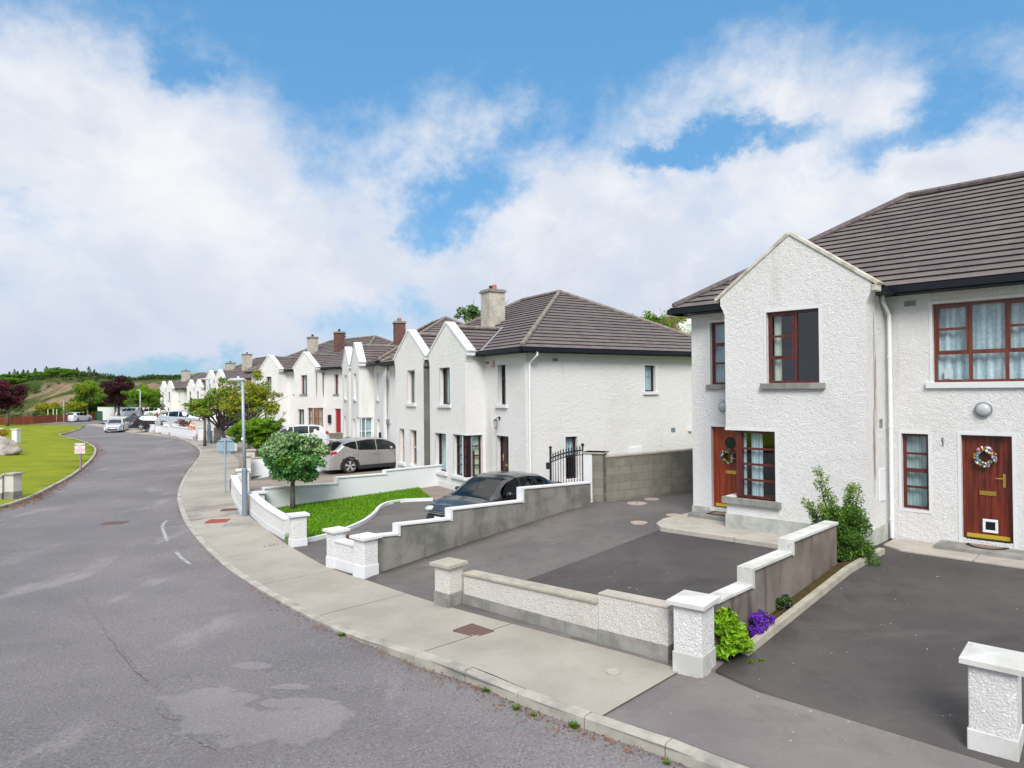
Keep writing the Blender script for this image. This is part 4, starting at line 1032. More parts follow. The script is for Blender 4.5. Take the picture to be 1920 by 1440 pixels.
mb = MB(); mb.box(.445, .50, -.16, .008, .0, 2.1, Pm1.F()); mb.box(.445, 1.44, -.02, .009, 2.10, 2.155, Pm1.F()); mb.build('surround', M_WHITE, dA_)
make_window(T1, Pm1, op_main[2], [(1, [.27, -.51, .75])], M_RED, curtain=[(0, 1, 0, 1, M_NET)], sill=None)
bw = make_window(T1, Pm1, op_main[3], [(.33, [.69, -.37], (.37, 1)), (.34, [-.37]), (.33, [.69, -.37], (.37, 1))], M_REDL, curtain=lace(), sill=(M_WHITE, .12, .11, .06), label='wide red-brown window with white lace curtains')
mb = MB(); mb.box(5.36, 5.50, -.19, -.17, 3.16, 3.34, Pm1.F()); mb.build('card', M_WHITE, bw)
make_window(T1, Pm1, op_main[5], [(1, [.27, -.51, .75])], M_RED, curtain=[(0, 1, 0, 1, M_NET)], sill=None)
make_window(T1, Pm1, op_main[6], [(.5, [.69, -.37]), (.5, [])], M_RED, curtain=lace(), sill=(M_WHITE, .12, .11, .06))
make_door(T1, Pm1, op_main[4][:4], M_DOORB, plank=True, handle=1, flap=True, label='red-brown plank front door with a white cat flap', frame_m=M_DOORB)
mb = MB(); mb.box(5.70, 6.39, -.12, -.02, .05, .15, Pm1.F()); mb.build('door_sill', M_WHITE, T1)
bulkhead(T1, Pm1, .85, 2.58); bulkhead(T1, Pm1, 6.02, 2.58, .14)
vent(T1, Pm1, 4.83, 4.66, .20, .10)
downpipe(T1, Pm1, 4.47, .0, 4.8, .07, top=(4.42, 4.84, .30))
mb = MB(); mb.tube([Pm1(5.36, 2.04, .01), Pm1(5.36, 1.86, .01)], .006, 6); mb.tube([Pm1(5.36, 1.90, .012), Pm1(5.36, 1.99, .12), Pm1(5.36, 2.03, .12)], .006, 6); mb.build('basket_bracket', M_BLACKI, T1)
mb = MB(); mb.box(.60, .98, .0, .02, .75, 1.40, Pr1.F()); mb.build('meter_box', M_WHITEF, T1, bevel=.01)
vent(T1, Pr1, .78, 2.30, .16, .16, M_CONCG)
# front steps
mb = MB(); mb.box(.20, 1.44, .0, .62, -.15, .07, Pm1.F()); mb.build('doorstep', M_CONCG, T1, bevel=.015)
mb = MB(); mb.box(5.30, 6.75, .0, .52, -.15, .07, Pm1.F()); mb.build('doorstep', M_CONCG, T1, bevel=.015)
def mat_half(label, P, s, z, w_, d, half):
    q = Vector(P(s, z, d/2+.04)); t = thing('door_mat', label, 'door mat', tuple(q)); a = MB(); b = MB()
    def ring(k, zz):
        if half: return [P(s+w_*k*math.cos(i*math.pi/16), z+zz, .03+(1-k)*d*.3+d*k*math.sin(i*math.pi/16)) for i in range(17)]
        return [P(s-w_*k, z+zz, d/2+.05-d/2*k), P(s+w_*k, z+zz, d/2+.05-d/2*k), P(s+w_*k, z+zz, d/2+.05+d/2*k), P(s-w_*k, z+zz, d/2+.05+d/2*k)]
    a.hexa(ring(1, 0), ring(1, .012)); b.hexa(ring(.78, .0121), ring(.78, .016)); a.build('border', M_MATB, t); b.build('coir', M_MATC, t)
mat_half('half-round black bordered mat on the step of the cat-flap door', Pm1, 6.05, .07, .33, .34, True)
mat_half('rectangular dark bordered mat on the step of the orange door', Pm1, 1.02, .07, .40, .45, False)
def wreath(label, P, s, z, r, seed, cols):
    rnd = random.Random(seed); t = thing('wreath', label, 'wreath', P(s, z, -.08)); mb = MB(); n = 24
    mb.tube([P(s+r*.72*math.cos(i*6.2832/n), z+r*.72*math.sin(i*6.2832/n), -.07) for i in range(n+1)], r*.2, 7); mb.build('ring', L_MID, t)
    for ci, (c, k) in enumerate(cols):
        m2 = MB()
        for i in range(k):
            a = rnd.random()*6.28; rr = r*rnd.uniform(.55, 1.0); q = P(s+rr*math.cos(a), z+rr*math.sin(a), -.04+rnd.uniform(0, .03)); e = r*rnd.uniform(.08, .15)
            m2.ell(q, e, e, e, 6, 4)
        m2.build('flowers', c, t)
F1 = mat('flower_white', (.75, .75, .7), .8); F2 = mat('flower_pink', (.65, .18, .28), .8); F3 = mat('flower_orange', (.65, .22, .06), .8); F4 = mat('flower_lilac', (.33, .22, .6), .8); F5 = mat('flower_yellow', (.7, .55, .15), .8); F6 = mat('flower_blue', (.1, .22, .4), .8)
wreath('dark green wreath with cream flowers on the orange door', Pm1, .91, 1.40, .175, 2, [(F1, 14), (F5, 12), (F4, 12), (F6, 10), (L_MID, 26)])
wreath('pink orange and lilac flower wreath on the red-brown plank door', Pm1, 6.02, 1.70, .185, 5, [(F1, 18), (F2, 13), (F3, 12), (F4, 14), (F6, 14), (L_MID, 26)])

# ---- house 2: middle pair with twin gables and the hipped side
O2b = Vector((-1.67, 24.37)); u2 = Vector((.515, -.857)); v2 = Vector((.857, .515)); W2 = .8; O2 = O2b+v2*W2; G2 = -.03
win2 = [(-2.16, -1.25, 3.08, 4.48), (-2.6, -1.62, .51, 1.98), (-1.0, 0.0, .50, 2.0, 'r')]
sd2 = [(0.0, .68, .50, 2.0, 'l')]
b2 = [(-5.35, -4.55, 3.08, 4.48), (-6.3, -5.75, .51, 1.98), (-5.1, -4.42, .51, 1.98)]
m2o = [(.95, 1.50, 3.10, 4.49), (.82, 1.66, .12, 2.02)]
s2o = [(5.19, 5.70, 3.51, 4.48), (1.59, 2.09, .55, 2.0)]
T2, Pm2, Ps2, PB2 = house('semi_detached_house', 'white twin-gabled house with a big hipped roof behind the black sedan', (O2.x, O2.y, G2), u2, v2, -9.6, 2.76, 9.4,
    [(-3.08, 0, W2, win2, sd2), (-6.76, -3.68, W2, b2, [])], [M_WALL2], m2o, s2o, zr_=7.72, cop=(M_WHITE, .36, .10), plinth=(M_WHITE, .16), chim=[(-3.08, 2.1, .74, .74, 7.80, M_CHIM, 2)], step=.142)
PfA, PrA = PB2[0]; PfB = PB2[1][0]
SW = (M_WHITE, .12, .11, .08)
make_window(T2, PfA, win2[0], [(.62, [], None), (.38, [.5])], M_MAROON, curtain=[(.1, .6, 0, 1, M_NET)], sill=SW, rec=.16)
make_window(T2, PfA, win2[1], [(.70, []), (.30, [.33])], M_MAROON, curtain=[(0, 1, 0, 1, M_NET)], sill=SW, rec=.16)
make_window(T2, PfA, win2[2], [(1, [.25, .5, .75])], M_MAROON, curtain=[(0, 1, 0, 1, M_NET)], sill=SW, rec=.14, op='r')
cwn = make_window(T2, PrA, sd2[0], [(1, [.25, .5, .75])], M_MAROON, curtain=[(0, .45, 0, 1, M_NET), (.75, 1, 0, 1, M_CREAMC), (0, 1, .62, .95, M_LACE)], sill=SW, rec=.14, op='l')
mb = MB(); mb.box(-.19, -.05, -.19, -.10, .50, 2.0, PfA.F()); mb.build('corner_post', M_MAROON, cwn)
make_window(T2, PfB, b2[0], [(.62, []), (.38, [.45])], M_BEIGEF, curtain=[(0, 1, 0, 1, M_NET)], sill=SW, rec=.14)
for q in b2[1:]: make_window(T2, PfB, q, [(.6, [-.5]), (.4, [-.5])], M_BEIGEF, curtain=[(0, 1, 0, 1, M_NET)], sill=SW, rec=.14)
make_window(T2, Pm2, m2o[0], [(1, [.38, -.68])], M_MAROON, curtain=[(0, 1, 0, 1, M_NET)], sill=SW, rec=.16)
make_door(T2, Pm2, m2o[1], M_MAROON, rec=.2, glass=(1.32, 1.52, .09, .2), handle=-1, label='dark maroon front door')
make_window(T2, Ps2, s2o[0], [(1, [])], M_MAROON, curtain=[(0, 1, .0, .6, M_NET), (0, 1, .55, 1, M_LACE)], sill=SW, rec=.1)
make_window(T2, Ps2, s2o[1], [(1, [.5])], M_MAROON, curtain=[(0, 1, .55, 1, M_LACE)], sill=SW, rec=.1)
downpipe(T2, Ps2, .12, -.1, 4.8, .08, top=(.22, 4.86, .40))
mb = MB(); mb.box(.50, .72, 0, .06, 4.42, 4.68, Pm2.F()); mb.build('alarm_box', mat('alarm_pink', (.62, .42, .42), .5), T2, bevel=.01)
vent(T2, Ps2, 1.2, 4.62); vent(T2, Ps2, 6.57, 2.06, .2, .16); vent(T2, Pm2, .22, 4.6)
mb = MB(); mb.box(7.33, 7.48, 0, .1, 1.98, 2.12, Ps2.F()); mb.build('junction_box', M_WHITEF, T2); mb = MB(); mb.box(4.4, 5.0, 0, .05, 1.0, 1.5, Ps2.F()); mb.build('meter_box', M_WHITEF, T2)
# carriage lamp
mb = MB(); c_ = Vector(Pm2(1.05, 2.42, .16)); mb.tube([Pm2(1.05, 2.62, 0), Pm2(1.05, 2.66, .08), Pm2(1.05, 2.6, .16)], .012, 6); mb.tube([c_+Vector((0, 0, .14)), c_+Vector((0, 0, .19))], [.085, .01], 8); mb.tube([c_+Vector((0, 0, -.16)), c_+Vector((0, 0, -.12))], [.01, .05], 8)
for k in range(6):
    a = k*1.047; mb.tube([c_+Vector((.045*math.cos(a), .045*math.sin(a), -.12)), c_+Vector((.07*math.cos(a), .07*math.sin(a), .14))], .006, 4)
mb.box(-.05, .05, 0, .02, .15, .27, lambda a, o, z: Pm2(1.05+a, 2.42+z, o)); ln = mb.build('carriage_lamp', M_BLACKI, T2)
g = MB(); g.tube([c_+Vector((0, 0, -.11)), c_+Vector((0, 0, .13))], [.03, .055], 8); g.build('lamp_glass', M_LAMPH, ln)
# bare cement side of the second gable
mb = MB(); mb.box(.0, W2, 0, .012, -.4, 4.62, PB2[1][1].F()); mb.box(.0, .30, .0, .10, 4.6, 4.98, PB2[1][1].F()); mb.build('bare_return', M_STRIP, T2)
mb = MB(); mb.box(-3.66, -3.10, -.40, -.32, 4.55, 4.75, PfA.F()); mb.box(-3.45, -3.2, -.33, -.20, 4.45, 4.62, PfA.F()); mb.build('hopper', M_BLACK, T2)
# lead valley
mb = MB(); A = Vector(Pm2(.30, 4.96, .36)); B = Vector(Pm2(-1.50, 6.02, -1.62)); s_ = Vector((.04, -.06, 0)); mb.poly([A+Vector((0, 0, .06)), A+s_*2+Vector((0, 0, .06)), B+s_*1.6+Vector((0, 0, .09)), B+Vector((0, 0, .09))]); mb.build('valley_flashing', M_LEAD, T2)

# ---- the houses along the bend
SGf = (M_CONCG, .10, .10, .06)
def row_house(label, Pb, u, gz, a0, a1, bays_, opens, side, chim, D=9.0, frame=M_BROWNF, sill=SGf, wm=M_WALL2, extra=None, cop=(M_WHITE, .40, .12), zr_=7.72, wp=.8):
    u = Vector(u).normalized(); v = Vector((-u.y, u.x)); O = Vector(Pb)+v*wp
    T, Pm, Ps, PB = house('semi_detached_house', label, (O.x, O.y, gz), u, v, a0, a1, D, [(l, r, wp, [q[0] for q in f], [q[0] for q in s]) for l, r, f, s in bays_], [wm], [q[0] for q in opens], [q[0] for q in side], zr_=zr_, cop=cop, plinth=None, chim=chim, step=.148, lod=1)
    def do(P, lst):
        for q in lst:
            h, kind = q[0], q[1]; fm = q[2] if len(q) > 2 else frame
            if kind == 'door': make_door(T, P, h[:4], fm, rec=.14, slot=False, bar=False, sur=False)
            elif kind == 'w1': make_window(T, P, h, [(1, [.36, -.66])], fm, curtain=[(0, 1, 0, 1, M_NET)], sill=sill, sur=False, rec=.13)
            elif kind == 'w2': make_window(T, P, h, [(.6, []), (.4, [.4])], fm, curtain=[(0, .5, 0, 1, M_NET)], sill=sill, sur=False, rec=.13)
            else: make_window(T, P, h, [(.5, [.6]), (.5, [.6])], fm, curtain=[(0, 1, 0, 1, M_NET)], sill=None, sur=False, rec=.10, op=h[4])
    do(Pm, opens); do(Ps, side)
    for (l, r, f, s), (Pf, Pr) in zip(bays_, PB): do(Pf, f); do(Pr, s)
    return T, Pm, Ps, PB
bw_ = lambda l, fm, k='w2': [((l+.95, l+1.85, 3.08, 4.48), k, fm), ((l+.5, l+1.4, .5, 1.98), k, fm)]
# house 3
T3, Pm3, Ps3, PB3 = row_house('white twin-gabled house with a glazed corner bay behind the beige SUV', (-8.15, 36.3), (.36, -.933), .10, -9.6, 2.75,
    [(-2.9, 0, bw_(-2.9, M_WHITEF)+[((-.9, 0, .3, 2.1, 'r'), 'big', M_WHITEF)], [((0, .72, .3, 2.1, 'l'), 'big', M_WHITEF)]), (-6.72, -3.82, bw_(-6.72, M_BROWNF), [])],
    [((.9, 1.4, 3.08, 4.48), 'w1', M_WHITEF), ((.85, 1.6, .1, 2.05), 'door', M_WHITEF), ((-8.6, -8.1, 3.08, 4.48), 'w1', M_BROWNF), ((-8.7, -7.9, .1, 2.05), 'door', M_MAROON)], [],
    [(-3.36, 2.1, .66, .6, 7.62, M_BRICK, 2)], frame=M_WHITEF, sill=SW)
downpipe(T3, Ps3, .12, -.1, 4.8, .08, r=.045)
mb = MB(); mb.box(1.9, 2.1, 0, .10, .9, 1.4, Pm3.F()); mb.build('letter_cage', M_BLACKI, T3)
# lean-to bin store beside it
q = Vector(Ps3(1.6, 0, .55)); t = thing('storage_shed', 'small white shed with a dark felt top between two houses', 'shed', tuple(q))
mb = MB(); mb.box(.2, 2.0, .1, 1.2, -.2, 1.85, Ps3.F()); mb.build('body', M_WHITE, t)
mb = MB(); mb.hexa([Ps3(.1, 1.86, 1.3), Ps3(2.1, 1.86, 1.3), Ps3(2.1, 1.86, .05), Ps3(.1, 1.86, .05)], [Ps3(.1, 1.92, 1.3), Ps3(2.1, 1.92, 1.3), Ps3(2.1, 2.1, .05), Ps3(.1, 2.1, .05)]); mb.build('roof', M_STEELD, t)
mb = MB(); mb.box(.35, 1.85, 1.2, 1.23, -.1, 1.75, Ps3.F()); mb.build('door', M_WHITEF, t)
# house 4
T4, Pm4, Ps4, PB4 = row_house('white double-gabled house with crimson door beyond the white hatchback', (-14.15, 48.9), (.72, -.694), .35, -11.6, 4.3,
    [(-2.9, 0, bw_(-2.9, M_BROWNF)+[((-1.0, 0, .3, 2.1, 'r'), 'big', M_ORANGEF)], [((0, .72, .3, 2.1, 'l'), 'big', M_ORANGEF)]), (-8.35, -5.4, bw_(-8.35, M_BROWNF), [])],
    [((1.3, 1.85, 3.08, 4.48), 'w1', M_BROWNF), ((1.35, 2.15, .1, 2.05), 'door', M_CRIM), ((-4.4, -3.7, 3.08, 4.48), 'w1', M_BROWNF), ((-4.3, -3.85, .4, 2.0), 'w1', M_BROWNF)], [],
    [(-6.17, 2.6, .7, .6, 7.75, M_CHIM, 1), (-2.17, 2.6, .62, .6, 7.9, M_BRICK, 1)], wm=M_WALL2, D=9.4, zr_=7.5)
mb = MB(); mb.box(.62, .92, 0, .12, 1.0, 1.6, Pm4.F()); mb.build('letter_cage', M_BLACKI, T4)
for s_, w_ in ((.12, .10), (.62, .16)):   # black rain streaks left on the plaster
    mb = MB(); P_ = PB4[0][1]
    mb.poly([P_(s_, 4.6, .006), P_(s_+w_, 4.7, .006), P_(s_+w_*.8, 3.2, .006), P_(s_+w_*.5, 2.7, .006), P_(s_+w_*.1, 3.4, .006)]); mb.build('rain_stain', mat('stain', (.20, .20, .19), .95), T4)
# house 5
row_house('white twin-gabled house half hidden behind the sparse olive tree', (-33.5, 79.0), (.64, -.768), .19, -9.4, 6.5,
    [(-2.9, 0, bw_(-2.9, M_BROWNF), []), (-6.5, -3.6, bw_(-6.5, M_BROWNF), [])],
    [((1.3, 1.85, 3.08, 4.48), 'w1'), ((1.35, 2.15, .1, 2.05), 'door', M_MAROON)], [], [(0.0, 2.0, 1.0, .9, 8.0, M_CHIM, 1), (-6.1, 2.0, 1.0, .9, 7.2, M_CHIM, 1)], D=9.4, zr_=7.7)
# house 6 and 7, the far end of the street
row_house('far white terrace house with twin gables left of the olive tree', (-43.7, 95.9), (.66, -.751), -.62, -9.4, 6.5,
    [(-2.9, 0, bw_(-2.9, M_BROWNF), []), (-6.5, -3.6, bw_(-6.5, M_BROWNF), []), (2.6, 5.2, [], [])],
    [((1.0, 1.5, 3.08, 4.48), 'w1')], [], [], D=9.4, zr_=8.0)
row_house('farthest white twin-gabled house beside the bright green tree', (-52.8, 105.9), (.66, -.751), -.62, -9.4, 3.0,
    [(-2.9, 0, bw_(-2.9, M_MAROON), []), (-6.5, -3.6, bw_(-6.5, M_MAROON), [])],
    [((1.0, 1.5, 3.08, 4.48), 'w1')], [], [(-3.0, 2.1, 1.2, 1.0, 7.9, M_CHIM, 1)], D=9.0, zr_=7.5)
# house seen over the roof of house 2
mb = MB()
def back_house():
    O = (9.2, 62, 2.8); u = (1, 0); v = (0, 1)
    T = thing('house', 'dark roofed house glimpsed behind the golden conifer', 'house', O)
    Pf = Plane(O, u, (0, -1)); W_ = MB(); wall(W_, Pf, 0, 14, -3, 4.9); wall(W_, Pf, 6.7, 8.8, -3, 4.9)
    W_.box(5.75, 9.2, 0, 1.2, -3, 7.05, Pf.F()); W_.build('wall', M_WALL2, T)
    RF = MB(); tiles(RF, [Pf(-1, 4.9, .4), Pf(14, 4.9, .4), Pf(12, 7.7, -4.5), Pf(1.0, 7.7, -4.5)]); tiles(RF, [Pf(-1, 4.9, .4), Pf(-1, 4.9, -9), Pf(1.0, 7.7, -4.5)]); tiles(RF, [Pf(14, 4.9, -9), Pf(-1, 4.9, -9), Pf(1.0, 7.7, -4.5), Pf(12, 7.7, -4.5)]); RF.build('roof', [M_TILE, M_TILESHADE], T)
    make_window(T, Plane((O[0]+6.3, O[1]-1.2, O[2]), u, (0, -1)), (0, .7, 5.6, 6.6), [(1, [.5])], M_WHITEF, sill=None, rec=-.06, sur=False)
    a = MB(); a.tube([Pf(8.5, 7.6, -2), Pf(8.5, 9.0, -2)], .03, 5); a.tube([Pf(8.3, 8.7, -2), Pf(8.7, 8.7, -2)], .02, 5); a.build('aerial', M_STEELD, T)
back_house()

# brown water stains down the side of the near bay
stm = mat('water_stain', (.42, .36, .33), .95, fn=lambda t: setc(t, t.mix(t.ss(t.noise(scl(t, wpos(t), (9, 9, 2)), 1, 5, .7), .4, .62), (.30, .24, .22), (.66, .62, .58))))
for (s0, z0, z1, wd_) in ((.42, 4.5, 1.2, .05), (.50, 3.9, 2.2, .035), (.34, 2.6, .9, .04)):
    mb = MB(); n = 14; L_, R__ = [], []
    for i in range(n+1):
        f = i/n; w__ = wd_*(.35+.65*math.sin(f*3.1)+random.uniform(-.25, .25)); c = s0+random.uniform(-.012, .012)
        L_.append(Pr1(c-w__/2, z0+(z1-z0)*f, .012)); R__.append(Pr1(c+w__/2, z0+(z1-z0)*f, .012))
    for i in range(n): mb.poly([L_[i], R__[i], R__[i+1], L_[i+1]])
    mb.build('water_stain', stm, T1)

# ---------------------------------------------------------------- pillars and boundary walls
def pillar(label, px, py, s1, s2, h, u, wm, pm, cm, ph=.24, capo=.06, capt=.05, pyr=.03, name='gate_pillar', cat='pillar', dz=.1, grp=None, pos=None, split=None):
    P = pos if pos else R(px, py, dz); u = Vector(u).normalized(); v = Vector((-u.y, u.x))
    F = lambda a, b, z: (P.x-u.x*a+v.x*b, P.y-u.y*a+v.y*b, P.z+z)      # F corner nearest the viewer, a to the left, b to the back
    t = thing(name, label, cat, F(s1/2, s2/2, 0), grp)
    mb = MB(); mb.box(0, s1, 0, s2, ph-.01, h-capt, F); mb.build('shaft', wm, t, bevel=.015)
    mb = MB(); mb.box(-.012, s1+.012, -.012, s2+.012, -.4, ph, F); mb.build('plinth', pm, t, bevel=.01)
    mb = MB(); b = [F(-capo, -capo, h-capt), F(s1+capo, -capo, h-capt), F(s1+capo, s2+capo, h-capt), F(-capo, s2+capo, h-capt)]
    tt = [F(-capo, -capo, h), F(s1+capo, -capo, h), F(s1+capo, s2+capo, h), F(-capo, s2+capo, h)]
    mb.hexa(b, tt)
    m2 = MB(); ap = F(s1/2, s2/2, h+pyr)
    for k in range(4): mb.poly([tt[k], tt[(k+1) % 4], ap])
    mb.build('cap', cm, t)
    return t
U1 = (.77, -.64)
wp = M_WALL
pillar('tall white roughcast gate pillar between the two nearest drives', 1316, 1270, .36, .42, .86, (.79, -.61), M_WALL, M_WHITEW, M_WHITEW, dz=.12)
pillar('white roughcast pillar cut by the right edge of the photo', 1908, 1431, .37, .42, .86, (.75, -.67), M_WALL, M_WHITEW, M_WHITEW, dz=.12, ph=.2)
pillar('roughcast pillar with a sand coloured cap on a grey plinth', 842, 1142, .34, .34, .72, (.77, -.64), M_WALLB, M_CONCG, M_COPG, ph=.24)
pillar('right-hand one of the white paired pillars, stained pink at the front', 683, 1087, .36, .34, .82, (.74, -.67), M_WALL, M_WHITE, M_WHITE, ph=.26)
pillar('left-hand one of the white paired pillars by the sedan drive', 627, 1068, .30, .30, .82, (.74, -.67), M_WALL, M_WHITE, M_WHITE, ph=.24)
pillar('white pillar ending the curved white wall by the small lawn', 548, 1028, .30, .36, .80, (.55, -.83), M_WALL2, M_WHITE, M_WHITE, ph=.2)
pillar('white pillar just behind the tall lamp post', 478, 966, .30, .30, .70, (.55, -.83), M_WALL2, M_WHITE, M_WHITE, ph=.2)
pillar('white round-capped pillar beside the stop sign post', 446, 927, .34, .40, .92, (.45, -.89), M_WALL2, M_WHITE, M_WHITE, ph=.2)
pillar('pinkish pillar with a brown cap behind the white one', 0, 0, .36, .36, 1.0, (.35, -.93), M_WALLB, M_CONCG, M_COPG, pos=Vector((-11.95, 30.2, -.22)))
pillar('cream pillar with a brown cap at the green bush', 0, 0, .36, .36, 1.12, (.35, -.93), M_WALLB, M_CONCG, M_COPG, pos=Vector((-12.3, 31.6, -.20)))
def runwall(name, label, cat, segs, th, body, coping_, cm, plinth=None, pm=None, ct=.05, co=.03, grp=None):
    """segs: list of ((x0,y0,zb0,zt0),(x1,y1,zb1,zt1)); body below the coping"""
    m = [s for s in segs][0][0]; t = thing(name, label, cat, (m[0], m[1], m[2]), grp); B = MB(); C = MB(); Pn = MB()
    for (p, q) in segs:
        a = Vector(p[:2]); b = Vector(q[:2]); d = (b-a).normalized(); n = Vector((-d.y, d.x))
        def rect(w, e0, e1): return [a-d*e0-n*w, b+d*e1-n*w, b+d*e1+n*w, a-d*e0+n*w]
        r = rect(th/2, 0, 0); zb = [p[2], q[2], q[2], p[2]]; zt = [p[3], q[3], q[3], p[3]]
        B.hexa([(c.x, c.y, z-.4) for c, z in zip(r, zb)], [(c.x, c.y, z-ct) for c, z in zip(r, zt)])
        r = rect(th/2+co, 0, 0); C.hexa([(c.x, c.y, z-ct+.001) for c, z in zip(r, zt)], [(c.x, c.y, z) for c, z in zip(r, zt)])
        if plinth: r = rect(th/2+.012, 0, 0); Pn.hexa([(c.x, c.y, z-.4) for c, z in zip(r, zb)], [(c.x, c.y, z+plinth) for c, z in zip(r, zb)])
    B.build('wall_body', body, t); C.build('coping', cm, t, bevel=.008)
    if plinth: Pn.build('plinth', pm, t)
    return t
# low roughcast wall in front (between the sand-capped pillar and the tall white pillar)
a = R(877, 1138, .1); b = R(1133, 1212, .1); c = R(1266, 1248, .1)
L_ = lambda p, zt: (p.x, p.y+.14, p.z, p.z+zt)
runwall('boundary_wall', 'low roughcast wall with a sandy coping on a grey block plinth', 'wall', [(L_(a, .56), L_(b, .60))], .20, M_WALLB, None, M_COPG, .20, M_CONCG, ct=.045)
runwall('boundary_wall', 'short higher roughcast wall piece left of the tall white pillar', 'wall', [((b.x+.003, b.y+.138, b.z, b.z+.715), (c.x, c.y+.14, c.z, c.z+.72))], .21, M_WALLB, None, M_CONC, .22, M_CONCG, ct=.03, co=.012)
# stepped wall between the two near drives
W0 = Vector((2.40, 8.62)); wd = Vector((.702, .712))
def stepwall(label, O, d, steps, gnd, th, body, cm, ct=.05, co=.035, name='garden_wall', riser=True):
    segs = []
    for (s0, s1, z0, z1) in steps:
        p = O+d*s0; q = O+d*s1; segs.append(((p.x, p.y, gnd(p.x, p.y), z0), (q.x, q.y, gnd(q.x, q.y), z1)))
    t = runwall(name, label, 'wall', segs, th, body, None, cm, ct=ct, co=co)
    if riser:
        mb = MB(); n = Vector((-d.y, d.x))
        for (a0, a1, a2, a3), (b0, b1, b2, b3) in zip(steps, steps[1:]):
            lo, hi = (a3, b2) if b2 > a3 else (b2, a3); s = b0; e = -.05 if b2 > a3 else .05
            pts = [O+d*(s+e)-n*(th/2+co), O+d*(s-e*.2)-n*(th/2+co), O+d*(s-e*.2)+n*(th/2+co), O+d*(s+e)+n*(th/2+co)]
            mb.hexa([(p.x, p.y, lo-.06) for p in pts], [(p.x, p.y, hi-.004) for p in pts])
        mb.build('step_edge', cm, t)
    return t
stepwall('stained brown stepped wall with white coping between the two nearest drives', W0, wd, [(.0, 1.16, .885, .885), (1.16, 2.50, 1.10, 1.10), (2.50, 4.35, 1.275, 1.275)], hB, .16, M_BROWNW, M_WHITEW)
# long grey wall to the block pillar
a = Vector((-2.80, 13.86)); e = Vector((2.05, 18.55)); L = (e-a).length; d = (e-a).normalized()
WBp = lambda px, py: PLs(px, py, a, d)
def PLs(px, py, O, th):
    r_ = ray(px, py); n = Vector((-th.y, th.x)); t = n.dot(O)/(n.x*r_.x+n.y*r_.y); Q = CAM+r_*t
    return (Vector((Q.x, Q.y))-O).dot(th), Q.z
pts_ = [PLs(*p, a, d) for p in [(708, 1001), (745, 998), (743, 981), (843, 970), (838, 953), (977, 937), (972.5, 914), (1108, 902)]]
st = [(.0, pts_[1][0], pts_[0][1], pts_[1][1]), (pts_[1][0], pts_[3][0], pts_[2][1], pts_[3][1]), (pts_[3][0], pts_[5][0], pts_[4][1], pts_[5][1]), (pts_[5][0], L, pts_[6][1], pts_[7][1])]
stepwall('long grey cement wall stepping up in four with white coping', a, d, st, hC, .15, M_GREYW, M_WHITE, ct=.05, co=.03)
# little link wall between the paired pillars
p = R(652, 1076, .1); q = R(640, 1068, .1)
runwall('boundary_wall', 'short white link wall between the paired white pillars', 'wall', [((-3.72, 14.55, -.16, .44), (-3.15, 13.95, -.14, .46))], .22, M_WALL, None, M_WHITE, .2, M_WHITE, ct=.05, co=.02)
# curved white wall from the lamp post to the pillar at the lawn
def curved(label, pts, tops, th, wm, cm, pl=.18, n=3):
    ps = smooth([(x, y, z) for x, y, z in pts], n) if len(pts) > 2 else [Vector(p) for p in pts]
    k = len(ps)-1; segs = []
    for i in range(k):
        f0, f1 = i/k*(len(tops)-1), (i+1)/k*(len(tops)-1)
        tp = lambda f: tops[min(int(f), len(tops)-2)]+(tops[min(int(f), len(tops)-2)+1]-tops[min(int(f), len(tops)-2)])*(f-min(int(f), len(tops)-2))
        segs.append(((ps[i].x, ps[i].y, ps[i].z, ps[i].z+tp(f0)), (ps[i+1].x, ps[i+1].y, ps[i+1].z, ps[i+1].z+tp(f1))))
    return runwall('boundary_wall', label, 'wall', segs, th, wm, None, cm, pl, M_WHITE, ct=.05, co=.025)
cw_ = [R(468, 966, .1), R(495, 990, .1), R(533, 1014, .1)]
curved('curved white wall sweeping from the lamp post to the lawn pillar', [(p.x+.08, p.y+.08, p.z) for p in cw_], [.66, .60, .56], .2, M_WALL2, M_WHITE)
cw_ = [R(434, 928, .1), R(441, 946, .1), R(453, 966, .1)]
curved('curved white wall between the stop sign and the lamp post', [(p.x+.08, p.y+.05, p.z) for p in cw_], [.74, .68, .66], .2, M_WALL2, M_WHITE)
# white stepped wall beside the lawn
a = WC0; e = WC1; d = (e-a).normalized(); L = (e-a).length
q_ = [PLs(*p, a, d) for p in [(480.6, 915), (631, 905), (631.6, 894), (722, 887), (722, 881), (803, 873.5)]]
stepwall('white painted wall stepping up twice beside the small lawn', a, d, [(0.1, q_[1][0], q_[0][1], q_[1][1]), (q_[1][0], q_[3][0], q_[2][1], q_[3][1]), (q_[3][0], L+1.2, q_[4][1], q_[5][1]+.01)], hC, .16, M_WALLSM, M_WHITE)
# wall on the far side of the shared drive
stepwall('pale low wall behind the round tree, far side of the SUV drive', Vector((-12.1, 31.0)), Vector((.915, .40)), [(0.2, 3.2, .62, .66), (3.2, 6.2, .72, .78)], hC, .16, M_WALLSM, M_COPG)
stepwall('dark grey wall between the SUV drive and the next garden', Vector((-12.3, 36.2)), Vector((.93, .36)), [(1.0, 3.6, .75, .75), (3.6, 6.0, 1.0, 1.0)], h3, .16, M_GREYW, M_COPG)
stepwall('brownish wall beside the white hatchback', Vector((-13.6, 43.2)), Vector((.93, .36)), [(0, 3.6, .95, .95), (3.6, 6.2, 1.22, 1.22)], h3, .16, M_GREYW, M_COPG)
